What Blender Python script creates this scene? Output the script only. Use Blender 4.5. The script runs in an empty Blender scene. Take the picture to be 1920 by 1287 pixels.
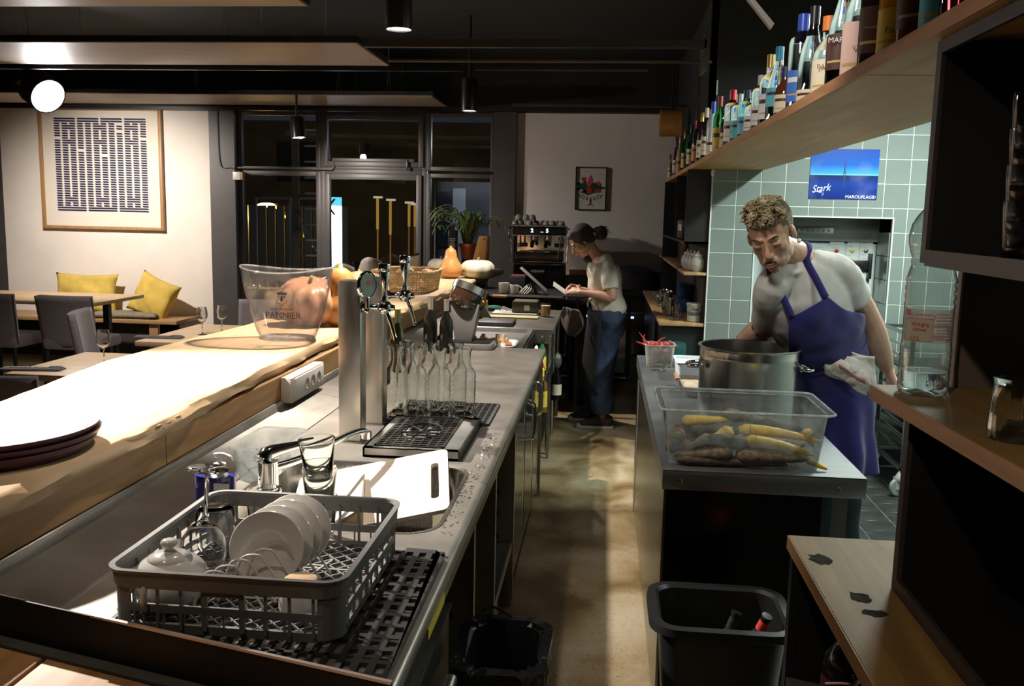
import bpy, bmesh, math, random
from mathutils import Vector, Matrix, Euler
R = math.radians
PI = math.pi
random.seed(7)
SC = bpy.context.scene
COL = SC.collection

# ------------------------------------------------------------------ camera
EYE = Vector((0.0, 0.0, 1.68))
FPX = 1700.0
YAW, PITCH, ROLL = R(-5.64), R(8.11), R(-1.21)
FWD = Vector((math.sin(YAW)*math.cos(PITCH), math.cos(YAW)*math.cos(PITCH), -math.sin(PITCH)))
R0 = Vector((math.cos(YAW), -math.sin(YAW), 0.0))
D0 = FWD.cross(R0)
RIGHT = R0*math.cos(ROLL) + D0*math.sin(ROLL)
DOWN = -R0*math.sin(ROLL) + D0*math.cos(ROLL)
cam_data = bpy.data.cameras.new('camera')
cam_data.sensor_width = 36.0
cam_data.lens = 36.0*FPX/1920.0
cam_data.clip_start = 0.05
cam_data.clip_end = 200
cam = bpy.data.objects.new('camera', cam_data)
COL.objects.link(cam)
rot = Matrix((RIGHT, -DOWN, -FWD)).transposed()
cam.matrix_world = Matrix.Translation(EYE) @ rot.to_4x4()
SC.camera = cam

def ray(px, py):
    return FWD + RIGHT*((px-960.0)/FPX) + DOWN*((py-643.5)/FPX)
def az(px, py, z):
    v = ray(px, py); return EYE + v*((z-EYE.z)/v.z)
def ay(px, py, y):
    v = ray(px, py); return EYE + v*(y/v.y)
def ax(px, py, x):
    v = ray(px, py); return EYE + v*(x/v.x)

# ------------------------------------------------------------------ world, exposure
SC.view_settings.view_transform = 'Standard'
SC.view_settings.look = 'None'
SC.view_settings.gamma = 1.0
SC.view_settings.exposure = 0.0
SC.view_settings.use_curve_mapping = False
world = bpy.data.worlds.new('night_sky')
SC.world = world
world.use_nodes = True
world.node_tree.nodes['Background'].inputs[0].default_value = (0.35, 0.42, 0.6, 1)
world.node_tree.nodes['Background'].inputs[1].default_value = 0.045
cy = SC.cycles
cy.max_bounces = 14
cy.diffuse_bounces = 4
cy.glossy_bounces = 4
cy.transmission_bounces = 14
cy.transparent_max_bounces = 14
cy.caustics_reflective = False
cy.caustics_refractive = False
cy.sample_clamp_indirect = 3.0
cy.blur_glossy = 0.6
try:
    cy.use_denoising = True
    cy.denoiser = 'OPENIMAGEDENOISE'
except Exception:
    pass

# ------------------------------------------------------------------ lights of the room and a fill
def aim(o, target):
    d = Vector(target) - o.location
    o.rotation_euler = d.to_track_quat('-Z', 'Y').to_euler()
def spot(name, loc, target, watts, size, blend=0.4, color=(1, .86, .70), radius=0.035):
    l = bpy.data.lights.new(name, 'SPOT'); l.energy = watts; l.spot_size = R(size); l.spot_blend = blend
    l.color = color; l.shadow_soft_size = radius
    o = bpy.data.objects.new(name, l); COL.objects.link(o); o.location = loc; aim(o, target)
    return o
def area(name, loc, target, watts, sx, sy, color=(1, 1, 1)):
    l = bpy.data.lights.new(name, 'AREA'); l.shape = 'RECTANGLE'; l.size = sx; l.size_y = sy
    l.energy = watts; l.color = color
    o = bpy.data.objects.new(name, l); COL.objects.link(o); o.location = loc; aim(o, target)
    return o
WARM = (1.0, .80, .60)
NEUT = (1.0, .90, .80)
COOL = (.90, 1.0, .92)
spot('spot_light_bar_near', (-2.5, 3.15, 2.65), (-1.52, 2.70, 1.1), 1500, 56, .7, (1, .92, .82))
spot('spot_light_sink', (-0.72, 2.35, 2.62), (-0.62, 2.55, 0.9), 62, 80, .7, NEUT)
spot('spot_light_bar_mid', (-1.03, 4.5, 2.50), (-0.95, 4.5, 0.9), 330, 105, .5, NEUT)
spot('spot_light_bar_far', (-1.13, 7.5, 2.46), (-0.95, 7.3, 0.9), 190, 92, .5, NEUT)
spot('spot_light_window', (-3.02, 8.8, 2.34), (-2.5, 9.9, 1.3), 110, 110, .8, NEUT)
spot('spot_light_picture_wall', (-5.3, 8.05, 2.60), (-5.30, 10.0, 1.0), 350, 110, 1.0, (1, .90, .80))
spot('spot_light_dining', (-4.55, 7.25, 2.52), (-1.0, 7.6, 1.1), 130, 95, .5, (1, .93, .86))
spot('spot_light_tables', (-3.0, 5.4, 2.65), (-3.0, 5.9, 0.7), 140, 105, .5, NEUT)
area('kitchen_ceiling_light', (1.95, 4.9, 2.72), (1.95, 4.9, 0), 108, 0.16, 1.2, COOL)
area('kitchen_ceiling_light_near', (1.95, 3.0, 2.72), (1.6, 3.0, 0), 15, 0.16, 1.0, COOL)
spot('fill_light_cook', (.05, 2.2, 2.75), (.75, 3.7, 1.35), 55, 75, .7, (1, .93, .84), .14)  # warm fill added to brighten the cook's face, no fitting of its own
spot('spot_light_near_counter', (-0.25, 0.1, 2.65), (0.75, 1.15, 0.95), 42, 75, .6, WARM)
spot('spot_light_near_left', (-1.1, 0.9, 2.65), (-0.95, 1.2, 0.8), 22, 60, .6, WARM)

# ------------------------------------------------------------------ materials
MATS = {}
def _new(name):
    m = bpy.data.materials.new(name); m.use_nodes = True
    MATS[name] = m
    return m, m.node_tree, m.node_tree.nodes['Principled BSDF']
def c4(c):
    return (c[0], c[1], c[2], 1.0)
def mat(name, col, rough=.5, metal=0., noise=0., nscale=20., bump=0., bscale=60., spec=None, coat=0., col2=None, stretch=None, sheen=0., emit=None, estr=0., alpha=None):
    """principled material with optional procedural colour variation and fine relief"""
    if name in MATS: return MATS[name]
    m, nt, b = _new(name)
    N, L = nt.nodes, nt.links
    b.inputs['Base Color'].default_value = c4(col)
    b.inputs['Roughness'].default_value = rough
    b.inputs['Metallic'].default_value = metal
    if spec is not None: b.inputs['Specular IOR Level'].default_value = spec
    if coat: b.inputs['Coat Weight'].default_value = coat; b.inputs['Coat Roughness'].default_value = .08
    if sheen: b.inputs['Sheen Weight'].default_value = sheen
    if emit: b.inputs['Emission Color'].default_value = c4(emit); b.inputs['Emission Strength'].default_value = estr
    tc = None
    if noise or bump or col2:
        tc = N.new('ShaderNodeTexCoord'); mp = N.new('ShaderNodeMapping')
        L.new(tc.outputs['Object'], mp.inputs['Vector'])
        if stretch: mp.inputs['Scale'].default_value = stretch
    if noise or col2:
        n = N.new('ShaderNodeTexNoise'); n.inputs['Scale'].default_value = nscale; n.inputs['Detail'].default_value = 6
        L.new(mp.outputs[0], n.inputs['Vector'])
        r = N.new('ShaderNodeValToRGB')
        c1 = col2 if col2 else [max(0, v*(1-noise)) for v in col]
        cB = col if col2 else [min(1, v*(1+noise)) for v in col]
        r.color_ramp.elements[0].position = .32; r.color_ramp.elements[1].position = .68
        r.color_ramp.elements[0].color = c4(c1); r.color_ramp.elements[1].color = c4(cB)
        L.new(n.outputs['Fac'], r.inputs['Fac']); L.new(r.outputs[0], b.inputs['Base Color'])
    if bump:
        n2 = N.new('ShaderNodeTexNoise'); n2.inputs['Scale'].default_value = bscale; n2.inputs['Detail'].default_value = 4
        L.new(mp.outputs[0], n2.inputs['Vector'])
        bp = N.new('ShaderNodeBump'); bp.inputs['Strength'].default_value = bump; bp.inputs['Distance'].default_value = .01
        L.new(n2.outputs['Fac'], bp.inputs['Height']); L.new(bp.outputs[0], b.inputs['Normal'])
    return m
def emis(name, col, s):
    if name in MATS: return MATS[name]
    m, nt, b = _new(name)
    b.inputs['Base Color'].default_value = (0, 0, 0, 1)
    b.inputs['Emission Color'].default_value = c4(col); b.inputs['Emission Strength'].default_value = s
    return m
def wood(name, light, dark, scale=6., axis='Y', rough=.45, bump=.15, blotch=None, blocks=0.):
    if name in MATS: return MATS[name]
    m, nt, b = _new(name); N, L = nt.nodes, nt.links
    tc = N.new('ShaderNodeTexCoord'); mp = N.new('ShaderNodeMapping'); L.new(tc.outputs['Object'], mp.inputs['Vector'])
    s = {'Y': (7, .6, 7), 'X': (.6, 7, 7), 'Z': (7, 7, .6)}[axis]
    mp.inputs['Scale'].default_value = s
    n = N.new('ShaderNodeTexNoise'); n.inputs['Scale'].default_value = scale; n.inputs['Detail'].default_value = 8; n.inputs['Distortion'].default_value = .6
    L.new(mp.outputs[0], n.inputs['Vector'])
    r = N.new('ShaderNodeValToRGB'); r.color_ramp.elements[0].position = .3; r.color_ramp.elements[1].position = .72
    r.color_ramp.elements[0].color = c4(dark); r.color_ramp.elements[1].color = c4(light)
    L.new(n.outputs['Fac'], r.inputs['Fac'])
    out = r.outputs[0]
    if blocks:
        br = N.new('ShaderNodeTexBrick'); br.inputs['Scale'].default_value = 1.0
        br.inputs['Brick Width'].default_value = .42; br.inputs['Row Height'].default_value = .042; br.inputs['Mortar Size'].default_value = .0006
        br.inputs['Color1'].default_value = (.72, .70, .66, 1); br.inputs['Color2'].default_value = (1.0, 1.0, 1.0, 1); br.inputs['Mortar'].default_value = (.5, .45, .4, 1)
        m2 = N.new('ShaderNodeMapping'); m2.inputs['Rotation'].default_value = (0, 0, R(90) if axis == 'Y' else 0)
        L.new(tc.outputs['Object'], m2.inputs['Vector']); L.new(m2.outputs[0], br.inputs['Vector'])
        mx = N.new('ShaderNodeMix'); mx.data_type = 'RGBA'; mx.blend_type = 'MULTIPLY'; mx.inputs[0].default_value = blocks
        L.new(out, mx.inputs[6]); L.new(br.outputs['Color'], mx.inputs[7]); out = mx.outputs[2]
    if blotch:
        n3 = N.new('ShaderNodeTexNoise'); n3.inputs['Scale'].default_value = 3.5; n3.inputs['Detail'].default_value = 5
        L.new(tc.outputs['Object'], n3.inputs['Vector'])
        r3 = N.new('ShaderNodeValToRGB'); r3.color_ramp.elements[0].position = .52; r3.color_ramp.elements[1].position = .72
        r3.color_ramp.elements[0].color = (0, 0, 0, 1); r3.color_ramp.elements[1].color = (.7, .7, .7, 1)
        L.new(n3.outputs['Fac'], r3.inputs['Fac'])
        m3 = N.new('ShaderNodeMix'); m3.data_type = 'RGBA'; L.new(r3.outputs[0], m3.inputs[0]); L.new(out, m3.inputs[6]); m3.inputs[7].default_value = c4(blotch); out = m3.outputs[2]
    L.new(out, b.inputs['Base Color'])
    b.inputs['Roughness'].default_value = rough
    bp = N.new('ShaderNodeBump'); bp.inputs['Strength'].default_value = bump; bp.inputs['Distance'].default_value = .004
    L.new(n.outputs['Fac'], bp.inputs['Height']); L.new(bp.outputs[0], b.inputs['Normal'])
    return m
def steel(name, col=(.52, .50, .47), rough=.32, stretch=(1, 60, 60), worn=.25, metal=1.0):
    """brushed sheet steel; stretch < 1 along the brushing"""
    if name in MATS: return MATS[name]
    m, nt, b = _new(name); N, L = nt.nodes, nt.links
    b.inputs['Metallic'].default_value = metal
    tc = N.new('ShaderNodeTexCoord'); mp = N.new('ShaderNodeMapping'); mp.inputs['Scale'].default_value = stretch
    L.new(tc.outputs['Object'], mp.inputs['Vector'])
    n = N.new('ShaderNodeTexNoise'); n.inputs['Scale'].default_value = 8; n.inputs['Detail'].default_value = 5; L.new(mp.outputs[0], n.inputs['Vector'])
    n2 = N.new('ShaderNodeTexNoise'); n2.inputs['Scale'].default_value = 5; n2.inputs['Detail'].default_value = 7; L.new(tc.outputs['Object'], n2.inputs['Vector'])
    r = N.new('ShaderNodeMapRange'); r.inputs['To Min'].default_value = rough*.75; r.inputs['To Max'].default_value = rough*1.35
    L.new(n.outputs['Fac'], r.inputs['Value']); L.new(r.outputs[0], b.inputs['Roughness'])
    cr = N.new('ShaderNodeValToRGB'); cr.color_ramp.elements[0].position = .35; cr.color_ramp.elements[1].position = .65
    cr.color_ramp.elements[0].color = c4([v*(1-worn) for v in col]); cr.color_ramp.elements[1].color = c4(col)
    L.new(n2.outputs['Fac'], cr.inputs['Fac']); L.new(cr.outputs[0], b.inputs['Base Color'])
    bp = N.new('ShaderNodeBump'); bp.inputs['Strength'].default_value = .05; bp.inputs['Distance'].default_value = .002
    L.new(n.outputs['Fac'], bp.inputs['Height']); L.new(bp.outputs[0], b.inputs['Normal'])
    return m
def glass(name, col=(1, 1, 1), rough=0.0, ior=1.45):
    if name in MATS: return MATS[name]
    m, nt, b = _new(name)
    b.inputs['Base Color'].default_value = c4(col); b.inputs['Roughness'].default_value = rough
    b.inputs['Transmission Weight'].default_value = 1.0; b.inputs['IOR'].default_value = ior
    return m
def thin(name, col=(1, 1, 1), rough=.03, refl=1.0, haze=0., hazecol=(.8, .8, .8)):
    """thin clear sheet: transparent with fresnel reflection, optional scratched haze"""
    if name in MATS: return MATS[name]
    m, nt, b = _new(name); N, L = nt.nodes, nt.links
    N.remove(b)
    out = N['Material Output']
    tr = N.new('ShaderNodeBsdfTransparent'); tr.inputs[0].default_value = c4(col)
    gl = N.new('ShaderNodeBsdfGlossy'); gl.inputs['Roughness'].default_value = rough
    fr = N.new('ShaderNodeFresnel'); fr.inputs['IOR'].default_value = 1.5
    ge = N.new('ShaderNodeNewGeometry'); mi = N.new('ShaderNodeMapRange'); mi.inputs['To Min'].default_value = 1.5; mi.inputs['To Max'].default_value = 1/1.5; L.new(ge.outputs['Backfacing'], mi.inputs['Value']); L.new(mi.outputs[0], fr.inputs['IOR'])
    mm = N.new('ShaderNodeMath'); mm.operation = 'MULTIPLY'; mm.use_clamp = True; mm.inputs[1].default_value = refl; L.new(fr.outputs[0], mm.inputs[0])
    mx = N.new('ShaderNodeMixShader'); L.new(mm.outputs[0], mx.inputs[0]); L.new(tr.outputs[0], mx.inputs[1]); L.new(gl.outputs[0], mx.inputs[2])
    res = mx.outputs[0]
    if haze:
        df = N.new('ShaderNodeBsdfDiffuse'); df.inputs[0].default_value = c4(hazecol)
        tl = N.new('ShaderNodeBsdfTranslucent'); tl.inputs[0].default_value = c4(hazecol)
        ad = N.new('ShaderNodeMixShader'); L.new(df.outputs[0], ad.inputs[1]); L.new(tl.outputs[0], ad.inputs[2])
        n = N.new('ShaderNodeTexNoise'); n.inputs['Scale'].default_value = 25; n.inputs['Detail'].default_value = 8
        tc = N.new('ShaderNodeTexCoord'); L.new(tc.outputs['Object'], n.inputs['Vector'])
        r = N.new('ShaderNodeMapRange'); r.inputs['From Min'].default_value = .35; r.inputs['From Max'].default_value = .75; r.inputs['To Min'].default_value = haze*.5; r.inputs['To Max'].default_value = haze*1.6
        L.new(n.outputs['Fac'], r.inputs['Value'])
        m2 = N.new('ShaderNodeMixShader'); L.new(r.outputs[0], m2.inputs[0]); L.new(res, m2.inputs[1]); L.new(ad.outputs[0], m2.inputs[2]); res = m2.outputs[0]
    L.new(res, out.inputs['Surface'])
    return m

# ------------------------------------------------------------------ mesh building
class MB:
    def __init__(s): s.v = []; s.f = []
    def add(s, vs, fs):
        o = len(s.v); s.v += [tuple(p) for p in vs]; s.f += [tuple(i+o for i in f) for f in fs]; return s
    def box(s, x0, x1, y0, y1, z0, z1, M=None):
        vs = [Vector((x, y, z)) for z in (z0, z1) for y in (y0, y1) for x in (x0, x1)]
        if M: vs = [M @ v for v in vs]
        return s.add(vs, [(0, 2, 3, 1), (4, 5, 7, 6), (0, 1, 5, 4), (2, 6, 7, 3), (0, 4, 6, 2), (1, 3, 7, 5)])
    def prism(s, poly, z0, z1):
        n = len(poly)
        vs = [(p[0], p[1], z0) for p in poly] + [(p[0], p[1], z1) for p in poly]
        return s.add(vs, [tuple(range(n-1, -1, -1)), tuple(range(n, 2*n))] + [(i, (i+1) % n, n+(i+1) % n, n+i) for i in range(n)])
    def extr(s, poly3, d):
        """closed polygon of 3-D points pushed along vector d"""
        n = len(poly3); d = Vector(d)
        vs = [Vector(p) for p in poly3] + [Vector(p)+d for p in poly3]
        return s.add(vs, [tuple(range(n-1, -1, -1)), tuple(range(n, 2*n))] + [(i, (i+1) % n, n+(i+1) % n, n+i) for i in range(n)])
    def lathe(s, prof, c=(0, 0, 0), n=24, M=None, closed=False):
        """prof: (radius, z) from bottom to top; radius 0 closes the end"""
        c = Vector(c); vs = []; rows = []
        for r, z in prof:
            if r < 1e-6:
                rows.append([len(vs)]); vs.append(Vector((0, 0, z)))
            else:
                rows.append(list(range(len(vs), len(vs)+n)))
                vs += [Vector((r*math.cos(2*PI*i/n), r*math.sin(2*PI*i/n), z)) for i in range(n)]
        fs = []
        seq = list(zip(rows, rows[1:]))
        if closed: seq.append((rows[-1], rows[0]))
        for a, b in seq:
            for i in range(n):
                j = (i+1) % n
                if len(a) == 1 and len(b) == 1: break
                if len(a) == 1: fs.append((a[0], b[j], b[i]))
                elif len(b) == 1: fs.append((a[i], a[j], b[0]))
                else: fs.append((a[i], a[j], b[j], b[i]))
        if M: vs = [M @ v for v in vs]
        return s.add([v+c for v in vs], fs)
    def tube(s, pts, r, n=8, cap=True, closed=False):
        pts = [Vector(p) for p in pts]; m = len(pts)
        rr = r if isinstance(r, (list, tuple)) else [r]*m
        vs = []; fs = []
        up = None
        for i, p in enumerate(pts):
            if closed: t = pts[(i+1) % m]-pts[i-1]
            else: t = pts[min(i+1, m-1)]-pts[max(i-1, 0)]
            if t.length < 1e-9: t = Vector((0, 0, 1))
            t.normalize()
            if up is None:
                up = Vector((0, 0, 1)) if abs(t.z) < .9 else Vector((1, 0, 0))
            u = (up - t*up.dot(t))
            if u.length < 1e-6: u = t.orthogonal()
            u.normalize(); w = t.cross(u); up = u
            vs += [p + (u*math.cos(2*PI*k/n) + w*math.sin(2*PI*k/n))*rr[i] for k in range(n)]
        last = m if closed else m-1
        for i in range(last):
            a = i*n; b = ((i+1) % m)*n
            for k in range(n):
                l = (k+1) % n
                fs.append((a+k, a+l, b+l, b+k))
        if cap and not closed:
            fs.append(tuple(range(n-1, -1, -1))); fs.append(tuple((m-1)*n+k for k in range(n)))
        return s.add(vs, fs)
    def ball(s, c, r, n=16, m=10, M=None):
        r = r if isinstance(r, (list, tuple)) else (r, r, r)
        prof = [(math.sin(PI*i/m), -math.cos(PI*i/m)) for i in range(m+1)]
        prof[0] = (0, -1); prof[-1] = (0, 1)
        T = Matrix.Diagonal((r[0], r[1], r[2])).to_3x3()
        if M: T = M.to_3x3() @ T
        return s.lathe(prof, c, n, M=T)
    def grid(s, fn, nu, nv, closeu=False):
        vs = [fn(i/(nu if closeu else nu-1), j/(nv-1)) for j in range(nv) for i in range(nu)]
        fs = []
        for j in range(nv-1):
            for i in range(nu if closeu else nu-1):
                k = (i+1) % nu
                fs.append((j*nu+i, j*nu+k, (j+1)*nu+k, (j+1)*nu+i))
        return s.add(vs, fs)
    def build(s, name, m, parent=None, smooth=False, bev=0., bseg=2, solid=0., sub=0, angle=40):
        me = bpy.data.meshes.new(name)
        me.from_pydata(s.v, [], s.f); me.validate()
        bm = bmesh.new(); bm.from_mesh(me)
        bmesh.ops.recalc_face_normals(bm, faces=bm.faces)
        if bev:
            es = [e for e in bm.edges if len(e.link_faces) == 2 and e.calc_face_angle(0) > R(35)]
            bmesh.ops.bevel(bm, geom=es, offset=bev, segments=bseg, affect='EDGES', profile=.5, clamp_overlap=True)
        bm.to_mesh(me); bm.free()
        me.materials.append(m)
        o = bpy.data.objects.new(name, me); COL.objects.link(o)
        if smooth or bev:
            me.polygons.foreach_set('use_smooth', [True]*len(me.polygons))
            try: me.set_sharp_from_angle(angle=R(angle))
            except Exception: pass
        if solid:
            md = o.modifiers.new('thick', 'SOLIDIFY'); md.thickness = abs(solid); md.offset = -1 if solid > 0 else 1
        if sub:
            md = o.modifiers.new('sub', 'SUBSURF'); md.levels = sub; md.render_levels = sub
        if parent: attach(o, parent)
        return o
def attach(c, p):
    c.parent = p
    c.matrix_parent_inverse = p.matrix_basis.inverted() if p.parent is None else (p.parent.matrix_basis @ p.matrix_parent_inverse @ p.matrix_basis).inverted()
def box(name, m, x0, x1, y0, y1, z0, z1, parent=None, bev=0., **k):
    return MB().box(x0, x1, y0, y1, z0, z1).build(name, m, parent, bev=bev, **k)
def tag(o, label=None, cat=None, group=None, kind=None):
    if label: o['label'] = label
    if cat: o['category'] = cat
    if group: o['group'] = group
    if kind: o['kind'] = kind
    return o
def thing(name, label, cat, loc=(0, 0, 0), rz=0., group=None):
    o = bpy.data.objects.new(name, None); COL.objects.link(o); o.empty_display_size = .05
    o.location = loc; o.rotation_euler = (0, 0, rz)
    o.matrix_basis = Matrix.Translation(Vector(loc)) @ Matrix.Rotation(rz, 4, 'Z')
    return tag(o, label, cat, group)
def struct(o, label=None):
    o['kind'] = 'structure'
    if label: o['label'] = label
    return o
def dup(root, loc, rz=0., label=None, group=None, scale=None):
    def cp(o, par):
        c = o.copy(); COL.objects.link(c)
        if par: c.parent = par
        for ch in list(o.children): cp(ch, c)
        return c
    c = cp(root, None); c.location = loc; c.rotation_euler = (0, 0, rz)
    if scale: c.scale = scale
    if label: c['label'] = label
    if group: c['group'] = group
    return c
TMP = bpy.data.scenes.new('bench')
def bake(tmp):
    TMP.collection.objects.link(tmp); vl = TMP.view_layers[0]; vl.update()
    me = bpy.data.meshes.new_from_object(tmp.evaluated_get(vl.depsgraph)); bpy.data.objects.remove(tmp); return me
def text(name, s, m, parent, loc, size, rotm, ext=.0004, align='CENTER', shear=0., bold=0., sx=1.0):
    cu = bpy.data.curves.new(name, 'FONT'); cu.body = s; cu.size = size; cu.extrude = ext; cu.align_x = align; cu.align_y = 'CENTER'
    cu.shear = shear; cu.offset = bold; cu.resolution_u = 3
    me = bake(bpy.data.objects.new(name+'_tmp', cu))
    me.name = name
    me.materials.clear(); me.materials.append(m)
    o = bpy.data.objects.new(name, me); COL.objects.link(o)
    T = Matrix.Translation(Vector(loc)) @ rotm.to_4x4() @ Matrix.Diagonal((sx, 1, 1, 1))
    me.transform(T)
    if parent: attach(o, parent)
    return o
def frame3(xd, zd):
    """rotation whose local X runs along xd and local Y (text up) towards zd"""
    x = Vector(xd).normalized(); y = Vector(zd); y = (y - x*y.dot(x)).normalized(); z = x.cross(y)
    return Matrix((x, y, z)).transposed()
FACE_CAM = frame3((1, 0, 0), (0, 0, 1))          # readable from -Y
def poly_blur(n, a, b): return [a+(b-a)*i/(n-1) for i in range(n)]
def smoothpath(pts, k=6):
    P = [Vector(p) for p in pts]; out = []
    for i in range(len(P)-1):
        p0 = P[max(i-1, 0)]; p1 = P[i]; p2 = P[i+1]; p3 = P[min(i+2, len(P)-1)]
        for j in range(k):
            t = j/k
            out.append(.5*((2*p1)+(-p0+p2)*t+(2*p0-5*p1+4*p2-p3)*t*t+(-p0+3*p1-3*p2+p3)*t**3))
    out.append(P[-1]); return out
def roundrect(x0, x1, y0, y1, r, k=5):
    pts = []
    for cx_, cy_, a in ((x1-r, y0+r, -90), (x1-r, y1-r, 0), (x0+r, y1-r, 90), (x0+r, y0+r, 180)):
        for i in range(k+1):
            t = R(a+90*i/k); pts.append((cx_+r*math.cos(t), cy_+r*math.sin(t)))
    return pts
# ------------------------------------------------------------------ common materials
m_black = mat('matt_black_paint', (.006, .006, .0065), .7, noise=.3, nscale=6)
m_blackpl = mat('black_plastic', (.012, .012, .014), .35)
m_blacksat = mat('black_satin_board', (.010, .010, .011), .45)
m_rubber = mat('black_rubber', (.018, .017, .017), .5, noise=.2)
m_chrome = mat('chrome', (.85, .85, .86), .06, 1.0)
m_white = mat('white_plastic', (.78, .76, .72), .35)
m_cer = mat('white_ceramic', (.72, .70, .66), .15, coat=.5)
m_plaster = mat('white_plaster', (.80, .74, .68), .9, noise=.035, nscale=3, bump=.08, bscale=30)
m_frame = mat('dark_window_frame', (.075, .068, .066), .45, noise=.1, nscale=5)
m_steel_top = steel('worktop_steel', (.43, .40, .355), .30, (60, 1.5, 60), .38, .70)
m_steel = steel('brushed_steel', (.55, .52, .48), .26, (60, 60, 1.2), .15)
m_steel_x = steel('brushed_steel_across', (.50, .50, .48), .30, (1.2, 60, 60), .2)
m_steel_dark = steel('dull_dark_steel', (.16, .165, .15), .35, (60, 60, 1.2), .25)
m_oak = wood('oiled_beech', (.62, .40, .20), (.42, .25, .115), 5., 'Y', .42, .1, blocks=.55)
m_oak_stain = wood('stained_beech', (.34, .205, .062), (.22, .125, .036), 5., 'Y', .62, .1, blotch=(.16, .12, .045), blocks=.5)
m_slab = wood('live_edge_slab', (.74, .54, .34), (.60, .40, .22), 4., 'Y', .38, .15)
m_fascia = wood('fascia_oak', (.48, .27, .10), (.30, .155, .055), 5., 'Y', .5, .2)
m_table = wood('table_oak', (.62, .45, .28), (.50, .34, .19), 5., 'X', .45, .08)
m_plank = wood('plank_pine', (.60, .34, .15), (.36, .17, .06), 3.5, 'Y', .4, .15)

# ------------------------------------------------------------------ floor, walls, ceiling
def concrete():
    m, nt, b = _new('stained_concrete'); N, L = nt.nodes, nt.links
    tc = N.new('ShaderNodeTexCoord')
    def noise(s, d, w=0.):
        n = N.new('ShaderNodeTexNoise'); n.inputs['Scale'].default_value = s; n.inputs['Detail'].default_value = d; n.inputs['Distortion'].default_value = w
        L.new(tc.outputs['Object'], n.inputs['Vector']); return n
    a = noise(2.2, 9, .5); r = N.new('ShaderNodeValToRGB'); e = r.color_ramp.elements
    e[0].position = .36; e[0].color = (.15, .095, .038, 1); e[1].position = .66; e[1].color = (.50, .43, .30, 1)
    x = r.color_ramp.elements.new(.5); x.color = (.34, .255, .135, 1)
    L.new(a.outputs['Fac'], r.inputs['Fac'])
    s = noise(55, 7, 2.5); r2 = N.new('ShaderNodeValToRGB'); r2.color_ramp.elements[0].position = .33; r2.color_ramp.elements[1].position = .43
    r2.color_ramp.elements[0].color = (.35, .28, .2, 1); r2.color_ramp.elements[1].color = (1, 1, 1, 1)
    L.new(s.outputs['Fac'], r2.inputs['Fac'])
    mx = N.new('ShaderNodeMix'); mx.data_type = 'RGBA'; mx.blend_type = 'MULTIPLY'; mx.inputs[0].default_value = .8
    L.new(r.outputs[0], mx.inputs[6]); L.new(r2.outputs[0], mx.inputs[7]); L.new(mx.outputs[2], b.inputs['Base Color'])
    mr = N.new('ShaderNodeMapRange'); mr.inputs['To Min'].default_value = .22; mr.inputs['To Max'].default_value = .6
    L.new(a.outputs['Fac'], mr.inputs['Value']); L.new(mr.outputs[0], b.inputs['Roughness'])
    bp = N.new('ShaderNodeBump'); bp.inputs['Strength'].default_value = .12; bp.inputs['Distance'].default_value = .003
    L.new(s.outputs['Fac'], bp.inputs['Height']); L.new(bp.outputs[0], b.inputs['Normal'])
    return m
struct(box('floor', concrete(), -8, .86, -1.5, 10.0, -.1, 0), 'stained polished concrete floor of the aisle')
m_fg = mat('floor_grout', (.32, .33, .31), .8)
kf = struct(box('floor_kitchen', m_fg, .86, 3.1, -1.5, 7.2, -.1, -.004), 'pale grout bed under the dark kitchen floor tiles')
m_ft = mat('dark_floor_tile', (.030, .034, .033), .38, noise=.35, nscale=9, bump=.1)
ft = MB().box(-.0975, .0975, -.0835, .0835, -.012, 0).build('floor_tile', m_ft, bev=.0015, bseg=1)
first = True
for i in range(11):
    for j in range(17):
        x = .972+.2*i; y = 3.52+.17*j
        if first: o = ft; first = False
        else: o = ft.copy(); COL.objects.link(o)
        o.location = (x, y, random.uniform(-.0012, .0006)); attach(o, kf)
struct(box('ceiling', m_black, -8, 3.1, -1.5, 10.0, 3.25, 3.35), 'black painted ceiling')
struct(box('wall_left', mat('left_wall_dark', (.05, .047, .045), .8), -8.1, -8, -1.5, 10.2, 0, 3.35))
struct(box('wall_right', mat('kitchen_wall', (.42, .50, .47), .5), 3.1, 3.2, -1.5, 7.3, 0, 3.35))
struct(box('wall_front', mat('front_wall_dark', (.06, .055, .05), .8), -8.1, 3.2, -1.6, -1.5, 0, 3.35))
struct(box('wall_back_picture', m_plaster, -6.95, -4.41, 10.0, 10.15, 0, 2.95), 'white plaster wall with the framed line print')
struct(box('wall_back_left_end', m_frame, -8, -6.95, 10.0, 10.15, 0, 2.95))
struct(box('wall_back_machine', m_plaster, -.985, 1.2, 10.0, 10.15, 0, 2.76), 'white plaster wall above the coffee machine')
struct(box('trim_1', m_black, -8, 1.2, 9.86, 10.14, 2.76, 3.25), 'black bulkhead over the far wall')
struct(box('trim_2', m_frame, -4.41, -4.12, 9.9, 10.15, 0, 2.76), 'dark grey pilaster beside the white wall')
struct(box('trim_3', m_frame, -1.22, -.985, 9.93, 10.15, 0, 2.76), 'dark grey pilaster right of the window')
struct(box('wall_back_right_end', m_black, 1.2, 1.3, 6.55, 10.15, 0, 3.25))
struct(box('trim_4', wood('wall_rail_wood', (.22, .10, .045), (.14, .06, .025), 5., 'X'), -.37, .66, 9.955, 10.0, 1.03, 1.09), 'dark wooden rail low on the machine wall')
struct(box('trim_5', mat('dark_wainscot', (.02, .018, .017), .6), -.985, .9, 9.965, 10.0, 0, 1.03), 'dark panelling below the wooden rail')

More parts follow.
